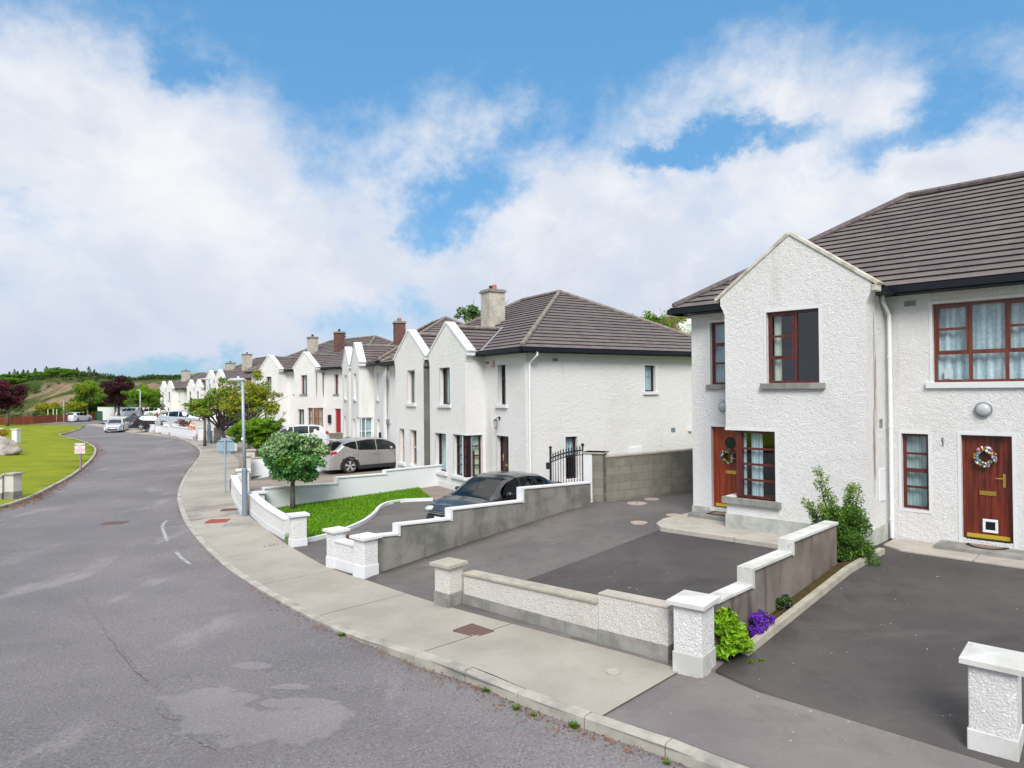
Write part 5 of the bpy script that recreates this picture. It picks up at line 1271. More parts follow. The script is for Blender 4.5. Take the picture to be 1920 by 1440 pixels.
# brown walls and pillar by the second lamp post
runwall('boundary_wall', 'grey brown front wall right of the second lamp post', 'wall', [((-20.9, 49.3, -.33, .55), (-17.6, 43.4, -.30, .62))], .2, M_WALLB, None, M_COPG, .2, M_CONCG)
stepwall('brown stepped wall behind the second lamp post', Vector((-23.2, 53.1)), Vector((.86, .5)), [(0, 2.2, .95, .95), (2.2, 5, 1.35, 1.35)], h3, .2, M_GREYW, M_WHITE)
pillar('grey pillar against the second lamp post', 388, 832, .4, .4, .95, (.5, -.86), M_WALLB, M_CONCG, M_COPG)
# far white walls
def fw(p0, p1, h0, h1, label):
    a = R(*p0, .1); b = R(*p1, .1); runwall('boundary_wall', label, 'wall', [((a.x, a.y, a.z, a.z+h0), (b.x, b.y, b.z, b.z+h1))], .22, M_WALLSM, None, M_WHITE, .3, M_WHITE, ct=.08, co=.04)
fw((322, 817), (364, 824.5), .95, .95, 'long white far wall under the orange cones')
fw((274, 809.5), (288, 811.5), .85, .85, 'white far wall piece beside the third lamp post'); fw((305, 814.5), (318, 816.5), .9, .9, 'white far wall piece between two white pillars')
for (x, y, h, lb) in ((373, 827, 1.15, 'white far pillar at the right end of the long white wall'), (323, 817.5, 1.1, 'white far pillar at the left end of the long white wall'), (307, 815, 1.2, 'broad white far pillar below the silver SUV'), (292, 812, 1.1, 'white far pillar between two short white walls'), (269, 809, 1.3, 'white far pillar beside the third lamp post')):
    pillar(lb, x, y, .55, .55, h, (.55, -.83), M_WALLSM, M_WHITE, M_WHITE, ph=.3)
runwall('garden_wall', 'cream wall with a brown coping behind the orange cones', 'wall', [((-30.2, 64.5, -.3, 1.05), (-24.6, 58.4, -.25, 1.15))], .2, M_WALLB, None, M_COPG)
runwall('garden_wall', 'high white wall at the far end of the street', 'wall', [((-69.5, 114.5, -.7, 1.45), (-61.5, 117.5, -.7, 1.2))], .25, M_WALLSM, None, M_WHITE)
runwall('garden_wall', 'long low white wall behind the parked silver hatchback', 'wall', [((-60.5, 103.0, -.6, .35), (-50.8, 94.8, -.6, .35))], .25, M_WALLSM, None, M_CONC)
runwall('garden_wall', 'low white end wall before the far parked cars', 'wall', [((-66.5, 115.4, -.65, .12), (-58.0, 107.0, -.65, .12))], .25, M_WALLSM, None, M_WHITE)
# walls on the left verge
runwall('boundary_wall', 'low roughcast wall with stone coping at the left photo edge', 'wall', [((-21.5, 24.6, -.3, .55), (-18.6, 25.0, -.28, .62))], .28, M_WALLB, None, M_COPG, .28, M_CONCG, ct=.07, co=.05)
pillar('stained pillar with a flat stone cap on the left verge', 0, 0, .38, .38, .95, (.98, -.15), M_WALLB, M_CONCG, M_COPG, pos=Vector((-18.2, 24.9, -.25)), ph=.28, pyr=.01)
runwall('boundary_wall', 'white wall behind the boulder on the left verge', 'wall', [((-46.0, 53.6, -.3, 1.15), (-43.0, 53.8, -.3, 1.15)), ((-43.0, 53.8, -.3, .95), (-40.2, 54.0, -.3, .95))], .3, M_WALLSM, None, M_WHITE)
pillar('white square pillar ending the wall behind the boulder', 0, 0, .42, .42, 1.2, (.99, -.05), M_WALLSM, M_WHITE, M_WHITE, pos=Vector((-38.9, 53.6, -.3)), pyr=.01)
# block wall and its pillars
BO = Vector((2.55, 19.10)); bd = Vector((.857, .515))
runwall('block_wall', 'bare concrete block wall beside the near house', 'wall', [((BO.x, BO.y, .5, 1.72), (BO.x+bd.x*6.2, BO.y+bd.y*6.2, .52, 1.76))], .20, M_BLOCK, None, M_COPG, ct=.05, co=.02)
pillar('bare block gate pillar with a sandy cap', 0, 0, .30, .40, 1.42, (.90, -.43), M_BLOCK, M_BLOCK, M_COPG, pos=Vector((2.50, 18.98, .40)), pyr=.0, capo=.04, capt=.045)
pillar('white painted gate pillar joined to the block pillar', 0, 0, .27, .40, 1.42, (.857, -.515), M_WHITE, M_WHITE, M_COPG, pos=Vector((2.21, 19.10, .40)), pyr=.0, capo=.03, capt=.045)
# wrought iron gate
def gate():
    A = Vector((1.98, 19.3)); d = Vector((-.50, .866)); ln = 1.66; z0 = .22
    t = thing('iron_gate', 'black wrought iron gate leaf with curved top rail and finials', 'gate', (A.x+d.x*ln/2, A.y+d.y*ln/2, z0))
    P = lambda s, z: (A.x+d.x*s, A.y+d.y*s, z0+z)
    top = lambda s: 1.28+.40*(1-s/ln)**1.0*.9+.05*math.sin((1-s/ln)*3.14)
    fr = MB(); fr.tube([P(ln, 0), P(ln, 1.55)], .035, 8); fr.tube([P(0, .05), P(0, top(0)+.12)], .022, 8)
    for k in range(16): pass
    fr.tube([P(ln*i/16, top(ln*i/16)) for i in range(17)], .02, 6); fr.tube([P(ln*i/16, top(ln*i/16)-.13) for i in range(17)], .012, 6); fr.tube([P(0, .06), P(ln, .06)], .018, 6)
    f = fr.build('frame', M_BLACKI, t)
    b = MB(); b.box(-.07, .07, -.05, .05, .95, 1.15, lambda x, y, z: (P(ln, 0)[0]+x-.07, P(ln, 0)[1]+y, z0+z)); b.build('lock_box', M_BLACKI, t)
    s = MB(); s.ell(P(ln, 1.6), .05, .05, .05, 8, 6); s.ell(P(0, top(0)+.15), .05, .05, .05, 8, 6); s.build('ball_finial', M_BLACKI, t)
    for k in range(1, 12):
        x = ln*k/12; q = MB(); q.tube([P(x, .06), P(x, top(x)+.02)], .010, 6); q.tube([P(x, top(x)+.02), P(x, top(x)+.07), P(x, top(x)+.15)], [.012, .024, .002], 6)
        if k % 3 == 0: q.ell(P(x, .62), .024, .024, .035, 6, 5)
        c = P(x+ln/24, top(x+ln/24)-.065); q.tube([(c[0]+d.x*.045*math.cos(a*.785), c[1]+d.y*.045*math.cos(a*.785), c[2]+.05*math.sin(a*.785)) for a in range(9)], .007, 5)
        q.build('bar', M_BLACKI, t)
gate()
# ---------------------------------------------------------------- lamp posts, signs, fence
def lamp(label, px, py, h, arm, low=1.35, r=.055, lean=0):
    P = R(px, py, .1); t = thing('street_lamp', label, 'street lamp', tuple(P), 'street lamps along the pavement'); V = lambda x, y, z: (P.x+x, P.y+y, P.z+z)
    m = MB(); m.tube([V(0, 0, 0), V(0, 0, low)], r*1.5, 14); m.tube([V(0, 0, low), V(0, 0, low+.04)], [r*1.5, r], 14); m.build('base', M_STEELD, t, smooth=False)
    m = MB(); m.tube([V(0, 0, low+.03), V(lean*.5, 0, h*.6), V(lean, 0, h)], [r, r*.9, r*.75], 12); m.build('pole', M_STEEL, t, smooth=True)
    m = MB(); m.tube([V(lean, 0, low*1.62), V(lean*.6, 0, low*1.62+.08)], r*1.03, 12); m.build('sticker', M_WHITEF, t)
    a = Vector((arm[0], arm[1], 0)); L = a.length; a.normalize(); n = Vector((-a.y, a.x, 0)); m = MB(); B = Vector(V(lean, 0, h))
    sec = [(-.10, .05, .04), (0, .07, .055), (L*.35, .10, .06), (L*.8, .11, .05), (L, .05, .02)]; pr = None
    for s, w_, hh in sec:
        c = B+a*s+Vector((0, 0, .02)); ring = [m.vert(c+n*w_*math.cos(k*math.pi/4)+Vector((0, 0, hh*math.sin(k*math.pi/4)))) for k in range(8)]
        if pr:
            for k in range(8): m.face((pr[k], pr[(k+1) % 8], ring[(k+1) % 8], ring[k]))
        else: m.face(ring)
        pr = ring
    m.face(pr[::-1]); m.build('lamp_head', M_LAMPH, t, smooth=True)
    m = MB(); m.disc(tuple(B+a*L*.3+Vector((0, 0, .07))), (0, 0, 1), .035, .06, 10); m.build('photocell', M_WHITEF, t)
lamp('tall grey lamp post nearest the viewer, in front of the sparse olive tree', 459, 968, 4.19, (-.5, .15), 1.45, .055, lean=-.05)
lamp('second grey lamp post beside the grey pillar', 392, 832, 5.0, (-.9, .2), 1.5, .09)
lamp('third lamp post standing at the bright green tree', 263, 800, 4.5, (-.5, .1), 1.5, .09)
lamp('distant thin lamp post before the purple tree', 241.5, 786, 4.3, (-1.6, .2), 1.5, .08)
lamp('distant lamp post behind the red fence', 119.5, 791, 3.1, (-.3, .2), 1.2, .06)
def stop_sign():
    P = R(422, 925, .1); t = thing('stop_sign', 'octagonal sign seen from its grey back on a thin post', 'road sign', tuple(P)); V = lambda x, y, z: (P.x+x, P.y+y, P.z+z)
    m = MB(); m.tube([V(0, 0, 0), V(0, 0, 2.05)], .04, 12); m.build('post', M_STEEL, t)
    m = MB(); r = .345; c = (0, .06, 1.78); ang = .25
    rg = [(r*math.cos(math.pi/8+k*math.pi/4), r*math.sin(math.pi/8+k*math.pi/4)) for k in range(8)]
    m.hexa([V(x*math.cos(ang), c[1]+x*math.sin(ang), c[2]+z) for x, z in rg], [V(x*math.cos(ang)-.004, c[1]+x*math.sin(ang)+.012, c[2]+z) for x, z in rg]); m.build('sign_plate', M_SIGNB, t)
    f = MB(); f.poly([V(x*.98*math.cos(ang)-.005, c[1]+x*.98*math.sin(ang)+.014, c[2]+z*.98) for x, z in rg]); f.build('sign_face', mat('sign_red', (.5, .02, .02), .4), t)
    for dz, nm in ((.2, 0), (-.2, 0)):
        m = MB(); m.tube([V(-.27*math.cos(ang), .045-.27*math.sin(ang), c[2]+dz), V(.27*math.cos(ang), .045+.27*math.sin(ang), c[2]+dz)], .018, 6); m.build('bracket', M_STEELD, t)
stop_sign()
def text(parent, body, loc, size, m_, rot, name='lettering', ext=.002):
    cu = bpy.data.curves.new(name, 'FONT'); cu.body = body; cu.size = size; cu.align_x = 'CENTER'; cu.align_y = 'CENTER'; cu.extrude = ext
    o = bpy.data.objects.new(name, cu); COL.objects.link(o); dg = bpy.context.evaluated_depsgraph_get(); me = bpy.data.meshes.new_from_object(o.evaluated_get(dg))
    bpy.data.objects.remove(o); o = bpy.data.objects.new(name, me); me.materials.clear(); me.materials.append(m_); COL.objects.link(o)
    o.parent = parent; g = ORG[parent.name]; o.location = Vector(loc)-g; o.rotation_euler = rot; ORG[o.name] = g; return o
def lawn_sign():
    P = R(151, 873, .3); P.z = lawn_h(P.x, P.y); t = thing('lawn_sign', 'white notice board with red lettering on a grey post on the verge lawn', 'sign', tuple(P)); V = lambda x, y, z: (P.x+x, P.y+y, P.z+z)
    s = P.y/FPX; m = MB(); m.box(-.045, .045, -.03, .03, -.1, .95, lambda a, b, c: V(a, b, c)); m.build('post', mat('old_wood', (.24, .2, .19), .9), t)
    zt = 1.34; F = lambda a, b, c: V(a, -.045+b, zt-.52+c)
    m = MB(); m.box(-.26, .26, -.012, .012, 0, .52, F); bd_ = m.build('board', M_WHITE, t)
    for k, (tx, sz) in enumerate((('SLOW', .115), ('NO', .08), ('CHILDREN', .105), ('AT PLAY', .105))):
        text(bd_, tx, V(0, -.062, zt-.115-.105*k), sz, M_MARKY, (math.pi/2, 0, 0))
    m = MB()
    for x in (-.21, .21): m.ell(V(x, -.06, zt-.09), .035, .01, .04, 8, 5)
    m.build('corner_mark', mat('sign_dark_red', (.10, .02, .03), .6), bd_)
lawn_sign()
# red fence
def fence():
    pts = [(-74, 82.5), (-66.2, 88.6), (-69.4, 95.0), (-69.8, 104.5), (-71.5, 112.0)]
    pts = [R(x, y, .1) for x, y in [(-60, 801), (12, 798), (60, 795.5), (105, 792), (140, 790), (180, 787.5)]]
    pts = [p+Vector((-.5, .9, 0)) for p in pts]
    t = thing('fence', 'long low reddish brown board fence at the foot of the bank', 'fence', tuple(pts[2])); B = MB(); R_ = MB()
    for a, b in zip(pts, pts[1:]):
        d = (b-a); L = d.length; d.normalize(); n = Vector((-d.y, d.x, 0)); k = int(L/.16)
        for i in range(k):
            p = a+d*(i*.16); q = p+d*.148; h = 1.12+random.uniform(-.015, .015)
            B.hexa([p-n*.01, q-n*.01, q+n*.01, p+n*.01], [p-n*.01+Vector((0, 0, h)), q-n*.01+Vector((0, 0, h)), q+n*.01+Vector((0, 0, h)), p+n*.01+Vector((0, 0, h))])
        for hz in (.3, .85): R_.hexa([a+n*.012+Vector((0, 0, hz)), b+n*.012+Vector((0, 0, hz)), b+n*.05+Vector((0, 0, hz)), a+n*.05+Vector((0, 0, hz))], [a+n*.012+Vector((0, 0, hz+.08)), b+n*.012+Vector((0, 0, hz+.08)), b+n*.05+Vector((0, 0, hz+.08)), a+n*.05+Vector((0, 0, hz+.08))])
    B.build('board_panel', M_FENCE, t); R_.build('rail', M_FENCE, t)
    return pts
FP = fence()
# green railings beside the fence and thin white posts behind it
def fence2():
    a = R(182, 788, .1); b = R(192, 789, .1); t = thing('railing', 'dark green railings at the right end of the red fence', 'railing', tuple(a)); m = MB()
    for k in range(16): p = a.lerp(b, k/15); m.tube([p, p+Vector((0, 0, 1.5))], .04, 5)
    for h in (.2, 1.4): m.tube([a+Vector((0, 0, h)), b+Vector((0, 0, h))], .04, 5)
    m.build('bars', mat('green_paint', (.02, .10, .06), .6), t)
fence2()
for k, (px, tp, lb) in enumerate(((90, 768, 'leftmost of the three white posts behind the red fence'), (100, 767, 'middle one of the three white posts behind the red fence'), (106.5, 768, 'rightmost of the three white posts behind the red fence'))):
    P = R(px, 790.5, .1); P = P+Vector((-.6, 1.6, 0)); q = Dp(px, tp, P.y); m = MB(); m.tube([(q.x, P.y, P.z), (q.x, P.y, q.z)], .07, 6); m.tube([(q.x, P.y, q.z), (q.x, P.y, q.z+.05)], .09, 6)
    tag(m.build('post', mat('pale_post', (.55, .58, .5), .7)), lb, 'post', 'thin white posts')
def cone(label, p, s=1):
    t = thing('traffic_cone', label, 'traffic cone', p); m = MB(); m.box(p[0]-.2*s, p[0]+.2*s, p[1]-.2*s, p[1]+.2*s, p[2], p[2]+.03); m.tube([(p[0], p[1], p[2]+.03), (p[0], p[1], p[2]+.55*s)], [.15*s, .03*s], 12); m.build('cone_body', mat('cone_orange', (.75, .16, .03), .5), t)
    m = MB(); m.tube([(p[0], p[1], p[2]+.22*s), (p[0], p[1], p[2]+.36*s)], [.112*s, .078*s], 12); m.build('white_band', M_WHITE, t)
c0 = R(358, 823.4, .1); c1 = R(366, 824.8, .1)
cone('orange cone on the long white wall, the left one', (c0.x, c0.y, c0.z+.96), 1.0); cone('orange cone on the long white wall, the right one', (c1.x-.3, c1.y+.3, c1.z+.96), .9)
# granite boulders
def boulder(label, c, r, seed, m_=M_ROCK):
    rnd = random.Random(seed); bm = bmesh.new(); bmesh.ops.create_icosphere(bm, subdivisions=4, radius=1)
    ps = [(Vector((rnd.uniform(-1, 1), rnd.uniform(-1, 1), rnd.uniform(-.6, 1))).normalized(), rnd.uniform(.62, .92)) for _ in range(11)]
    from mathutils import noise as N_
    for v in bm.verts:
        p = v.co.copy()
        for n, d in ps:
            k = p.dot(n)-d
            if k > 0: p -= n*k*.9
        p += p.normalized()*N_.noise(p*2.3+Vector((seed, 0, 0)))*.10+p.normalized()*N_.noise(p*7+Vector((seed, 0, 0)))*.03
        v.co = Vector((p.x*r[0], p.y*r[1], max(p.z, -.5)*r[2]))
    me = bpy.data.meshes.new('boulder'); bm.to_mesh(me); bm.free(); o = bpy.data.objects.new('boulder', me); COL.objects.link(o); me.materials.append(m_); o.location = c
    tag(o, label, 'boulder', 'boulders on the verge'); return o
bz = lawn_h(-33, 42)
boulder('large grey granite boulder on the verge lawn at the left photo edge', (-32.2, 42.4, bz+.35), (1.75, 1.1, .85), 4)
boulder('smaller grey boulder just behind the large one', (-35.6, 45.2, lawn_h(-36, 46)+.45), (1.0, .8, .9), 9)
# ---------------------------------------------------------------- cars
def interp(tab, x):
    if x <= tab[0][0]: return tab[0][1]
    for (a, b), (c, d) in zip(tab, tab[1:]):
        if x <= c: t = (x-a)/(c-a); t = t*t*(3-2*t)*.5+t*.5; return b+(d-b)*t
    return tab[-1][1]
def car(name, label, cat, L, W, roof, belt, width, wheels, rw, paint, glassx, ws, rs, clad=False, tail=None, sill=.20, tumble=.16, hl=None, seats=True, pil=()):
    """car along +x (front), origin on the ground at the middle; roof/belt: (x,z); glassx: side glass spans; ws, rs: x spans of windscreen and rear glass"""
    T = thing(name, label, cat, (0, 0, 0)); N = 90; hw = W/2; body = MB(); gl = MB(); grid = []
    for i in range(N+1):
        x = -L/2+L*i/N; zr_ = interp(roof, x); zb = min(interp(belt, x), zr_-.02); w_ = hw*interp(width, x); gh = max(0, zr_-zb)
        wr = w_-tumble*min(1, gh/.45)*1.0-.04; bot = sill+.0
        zlow = bot+.02
        ring = [(0, zr_), (wr*.45, zr_-.008), (wr*.82, zr_-.03), (wr, zr_-.075 if gh > .12 else zr_-.03*min(1, gh/.06)), (wr+(w_-wr)*.5, (zb+zr_-.075)/2 if gh > .12 else (zb+zr_)/2-.01), (w_-.015, zb), (w_, zb-.07), (w_-.012, zb-.22), (w_+.004, (zb+zlow)/2-.03), (w_-.01, zlow+.12), (w_-.03, zlow), (w_-.14, zlow-.03), (0, zlow-.04)]
        grid.append((x, ring, gh))
    M_ = len(grid[0][1])
    def cut(x, z): return any((x-wx)**2+(z-rw)**2 < (rw*1.13)**2 for wx in wheels)
    for sgn in (1, -1):
        idx = [[body.vert((x, sgn*y, z)) for y, z in ring] for x, ring, _ in grid]; gi = [[gl.vert((x, sgn*(y+.002), z+.002)) for y, z in ring] for x, ring, _ in grid]
        for i in range(N):
            xm = (grid[i][0]+grid[i+1][0])/2
            for j in range(M_-1):
                zs = (grid[i][1][j][1]+grid[i+1][1][j+1][1])/2
                if 6 <= j <= 11 and cut(xm, zs): continue
                f = (i, j), (i+1, j), (i+1, j+1), (i, j+1)
                isg = (j in (3, 4) and any(a < xm < b for a, b in glassx) and grid[i][2] > .10 and not any(abs(xm-p) < .03 for p in pil)) or (j in (0, 1) and (ws[0] < xm < ws[1] or rs[0] < xm < rs[1])) or (j == 2 and (ws[0]+.04 < xm < ws[1]-.02 or rs[0]+.02 < xm < rs[1]-.04) and False)
                tgt, id_ = (gl, gi) if isg else (body, idx)
                q = [id_[a][b] for a, b in f]; tgt.face(q if sgn < 0 else q[::-1])
    # end caps
    for e in (0, N):
        r = grid[e][1]; x = grid[e][0]; body.poly([(x, y, z) for y, z in r]+[(x, -y, z) for y, z in reversed(r[1:-1])])
    bo = body.build('body', paint, T, smooth=True); me = bo.data
    m_ = bo.modifiers.new('weld', 'WELD'); m_.merge_threshold = .003
    es = bo.modifiers.new('edge', 'EDGE_SPLIT'); es.split_angle = math.radians(38)
    g = gl.build('glazing', M_CARGL, T, smooth=True)
    # interior
    it = MB(); zf = .35
    it.box(-L*.33, L*.28, -hw*.80, hw*.80, zf, interp(belt, 0)-.12); 
    for sx in (-.1, -.95):
        for sy in (-.36, .36): it.box(sx-.1, sx+.05, sy-.22, sy+.22, .6, interp(roof, 0)-.30)
    it.build('interior', M_RUBBER, T)
    # underbody and arches
    ub = MB(); ub.box(-L/2+.25, L/2-.25, -hw+.22, hw-.22, sill-.02, sill+.25)
    for wx in wheels:
        for sgn in (1, -1):
            pts = [(wx+rw*1.12*math.cos(a*math.pi/12), sgn*(hw-.30), rw+rw*1.12*math.sin(a*math.pi/12)) for a in range(-1, 14)]; p2 = [(x, sgn*(hw-.02), z) for x, _, z in pts]
            for a in range(len(pts)-1): ub.poly([pts[a], pts[a+1], p2[a+1], p2[a]])
            ub.poly(pts)
    ub.build('underbody', M_RUBBER, T)
    for wx in wheels:
        for sgn in (1, -1):
            m = MB(); n = 14
            ring = [(wx+rw*1.03*math.cos(a*math.pi/n*1.16-.25), rw+rw*1.03*math.sin(a*math.pi/n*1.16-.25)) for a in range(n+1)]; rg2 = [(wx+rw*(1.30 if clad else 1.19)*math.cos(a*math.pi/n*1.16-.25), rw+rw*(1.30 if clad else 1.19)*math.sin(a*math.pi/n*1.16-.25)) for a in range(n+1)]
            wl = hw*interp(width, wx)
            y0 = sgn*(wl+.012); y1 = sgn*(wl-.10)
            for a in range(n):
                m.poly([(ring[a][0], y0, ring[a][1]), (ring[a+1][0], y0, ring[a+1][1]), (rg2[a+1][0], y0-sgn*.006, rg2[a+1][1]), (rg2[a][0], y0-sgn*.006, rg2[a][1])]); m.poly([(ring[a][0], y0, ring[a][1]), (ring[a+1][0], y0, ring[a+1][1]), (ring[a+1][0], y1, ring[a+1][1]), (ring[a][0], y1, ring[a][1])]); m.poly([(rg2[a][0], y0-sgn*.006, rg2[a][1]), (rg2[a+1][0], y0-sgn*.006, rg2[a+1][1]), (rg2[a+1][0], y1, rg2[a+1][1]), (rg2[a][0], y1, rg2[a][1])])
            m.build('wheel_arch', M_PLAST if clad else paint, T, smooth=False)
            yo = sgn*(hw*interp(width, wx)-.02); yi = sgn*(hw-.25)
            t_ = MB(); t_.tube([(wx, yi, rw), (wx, yo-sgn*.03, rw), (wx, yo, rw)], [rw, rw, rw*.94], 28); t_.tube([(wx, yo, rw), (wx, yo+sgn*.001, rw)], [rw*.94, rw*.70], 28, False); wh = t_.build('wheel', M_RUBBER, T, smooth=False)
            r_ = MB(); r_.tube([(wx, yo+sgn*.003, rw), (wx, yo-sgn*.012, rw)], [rw*.70, rw*.62], 28, False); 
            for k in range(5):
                for dk in (-.16, .16):
                    a = k*1.2566+.3+dk; a2 = k*1.2566+.3; c, s = math.cos(a), math.sin(a); c2, s2 = math.cos(a2), math.sin(a2); nx, nz = -s*.022, c*.022
                    i0 = (wx+c2*rw*.12, rw+s2*rw*.12); o0 = (wx+c*rw*.66, rw+s*rw*.66); y = yo+sgn*.004
                    r_.hexa([(i0[0]-nx, y-sgn*.03, i0[1]-nz), (o0[0]-nx, y-sgn*.03, o0[1]-nz), (o0[0]+nx, y-sgn*.03, o0[1]+nz), (i0[0]+nx, y-sgn*.03, i0[1]+nz)], [(i0[0]-nx, y, i0[1]-nz), (o0[0]-nx, y, o0[1]-nz), (o0[0]+nx, y, o0[1]+nz), (i0[0]+nx, y, i0[1]+nz)])
            r_.disc((wx, yo-sgn*.02, rw), (0, sgn, 0), rw*.16, .028, 12); r_.build('rim', M_RIM, wh)
    # sill cladding, door lines and handles, mirrors
    zb0 = interp(belt, 0); wx0, wx1 = wheels
    for sgn in (1, -1):
        y = sgn*(hw-.004)
        if clad: m = MB(); m.box(wx0+rw*1.2, wx1-rw*1.2, *sorted((y-sgn*.05, y+sgn*.014)), sill-.02, sill+.16); m.build('sill_cladding', M_PLAST, T)
        m = MB()
        for dx in (L*.02-.02, L*.02-1.02, wx1-rw*1.32): m.box(dx-.004, dx+.004, *sorted((y-sgn*.03, y+sgn*.006)), sill+.18, zb0-.03)
        m.build('door_gap', M_RUBBER, T)
        m = MB()
        for dx in (L*.02-.20, L*.02-1.18): m.box(dx-.09, dx+.09, *sorted((y, y+sgn*.03)), zb0-.17, zb0-.14)
        m.build('door_handle', paint, T)
        m = MB(); mx = wx1-rw-.32; m.ell((mx, sgn*(hw+.08), zb0+.07), .07, .11, .075, 10, 8); m.build('wing_mirror', paint, T, smooth=True)
    if tail:
        for sgn in (1, -1): m = MB(); x, z, l, h = tail; m.ell((x, sgn*(hw*interp(width, x)-.035), z), l, .06, h, 12, 8); m.build('tail_light', M_TAIL, T, smooth=True)
    if hl:
        for sgn in (1, -1): m = MB(); x, z, l, h = hl; m.ell((x, sgn*(hw*interp(width, x)-.10), z), l, .14, h, 12, 8); m.build('headlight', M_LENS, T, smooth=True)
    for ex, sg in ((L/2, 1), (-L/2, -1)):
        m = MB(); m.box(*sorted((ex-sg*.02, ex+sg*.012)), -.26, .26, sill+.24, sill+.35); m.build('number_plate', M_PLATE, T)
    m = MB(); ex = L/2; m.box(ex-.05, ex+.008, -hw*.55, hw*.55, sill+.04, sill+.20); m.box(ex-.05, ex+.006, -hw*.5, hw*.5, sill+.38, sill+.48); m.build('grille', M_PLAST, T)
    m = MB(); m.box(ex-.04, ex+.014, -hw*.62, hw*.62, sill+.415, sill+.435); m.box(ex-.04, ex+.012, -hw*.5, hw*.5, sill+.465, sill+.48); m.build('chrome_strip', M_CHROME, T)
    return T
def place(T, p, ang, tilt=(0, 0)):
    T.location = p; T.rotation_euler = (tilt[0], tilt[1], ang)
suv_roof = [(-2.24, .80), (-2.20, 1.02), (-2.05, 1.12), (-1.95, 1.18), (-1.62, 1.49), (-1.2, 1.575), (-.4, 1.64), (.25, 1.62), (.62, 1.52), (1.28, 1.12), (1.45, 1.08), (2.0, .98), (2.18, .86), (2.24, .70)]
suv_belt = [(-2.24, .72), (-2.1, .95), (-1.6, 1.33), (-1.15, 1.16), (-.8, 1.09), (0, 1.05), (1.0, 1.02), (1.4, 1.00), (2.0, .90), (2.24, .66)]
wid = [(-2.24, .78), (-2.1, .90), (-1.6, .985), (-1, 1), (1, 1), (1.6, .97), (2.0, .86), (2.24, .70)]
suv = car('parked_suv', 'beige champagne SUV parked on the brown drive, seen from its rear side', 'suv', 4.48, 1.85, suv_roof, suv_belt, wid, (-1.34, 1.33), .355, P_BEIGE, [(-1.62, .98)], (.60, 1.27), (-2.02, -1.66), clad=True, tail=(-2.02, 1.02, .26, .07), pil=(-.98, -.03))
m = MB(); m.box(-1.95, -1.50, -.62, .62, 1.565, 1.60); m.build('spoiler', P_BEIGE, suv, bevel=.015)
sp_ = GH(656, 888, lambda x, y: hC(x, y)+.01)
dirv = Vector((.81, .586))
ang = math.atan2(dirv.y, dirv.x)
def from_wheel(P, ang, wx, hy): # world position of the car origin from a wheel contact point at local (wx, hy)
    c, s = math.cos(ang), math.sin(ang); return Vector((P.x-(wx*c-hy*s), P.y-(wx*s+hy*c), 0))
q = from_wheel(sp_, ang, -1.34, -.86); q.z = hC(q.x, q.y)+.015
place(suv, q, ang, (0, -.01)); suv.scale = (1, 1, .945)
sed_roof = [(-2.31, .80), (-2.26, 1.02), (-1.9, 1.10), (-1.65, 1.13), (-1.0, 1.40), (-.45, 1.46), (.1, 1.455), (.45, 1.38), (1.28, .94), (1.5, .90), (2.0, .78), (2.22, .66), (2.31, .55)]
sed_belt = [(-2.31, .72), (-2.1, .96), (-1.6, 1.0), (-.8, .97), (0, .94), (.9, .91), (1.4, .88), (2.0, .76), (2.31, .50)]
wid2 = [(-2.31, .76), (-2.1, .88), (-1.6, .97), (-1, 1), (1, 1), (1.6, .96), (2.05, .86), (2.31, .66)]
sed = car('parked_sedan', 'shiny black sedan parked nose to the road behind the stepped grey wall', 'sedan', 4.62, 1.78, sed_roof, sed_belt, wid2, (-1.38, 1.34), .32, P_BLACK, [(-1.25, .88)], (.42, 1.26), (-1.62, -.98), tail=(-2.15, .92, .14, .07), hl=(2.08, .66, .17, .08), pil=(-.55, .0), sill=.18)
hc_ = R(812, 966, .1)
dirv = Vector((-.65, -.76)); ang = math.atan2(dirv.y, dirv.x)
NP = GH(806, 990, hC)
q = Vector((-.38, 19.05, 0)); q.z = -.16
place(sed, q, ang, (0, 0)); sed.scale = (.96, .98, .98)
hat_roof = [(-2.1, .75), (-2.07, 1.0), (-1.95, 1.10), (-1.65, 1.42), (-1.2, 1.48), (-.4, 1.50), (.2, 1.46), (.55, 1.36), (1.2, 1.0), (1.4, .96), (1.85, .86), (2.05, .74), (2.1, .6)]
hat_belt = [(-2.1, .7), (-2.0, .95), (-1.5, 1.14), (-1.0, 1.0), (0, .95), (1.0, .92), (1.4, .88), (1.85, .78), (2.1, .55)]
wid3 = [(-2.1, .80), (-1.9, .93), (-1.4, 1), (1, 1), (1.5, .96), (1.9, .85), (2.1, .70)]
def hatch(label, paint, name='parked_hatchback', cat='hatchback'): return car(name, label, cat, 4.2, 1.76, hat_roof, hat_belt, wid3, (-1.3, 1.28), .315, paint, [(-1.5, .90)], (.55, 1.18), (-1.95, -1.66), tail=(-1.93, .98, .12, .12), hl=(1.86, .72, .16, .08), pil=(-.85, .02))
h1 = hatch('white hatchback with red tail light behind the green shrub tree', P_WHITE)
place(h1, (-13.4, 41.6, .02), math.atan2(-.4, -.92)); h1.location.z = h3(-12.6, 41.4)+.22
h2 = hatch('silver white hatchback parked at the kerb facing the viewer', P_SILV)
p_ = R(214, 812, 0); place(h2, (-43.2, 74.6, zroad(74.6)), math.atan2(-.88, .30))
h3_ = hatch('dark blue car parked at the kerb behind the silver hatchback', P_BLUE); place(h3_, (-45.2, 81.5, zroad(81)), math.atan2(-.93, .12))
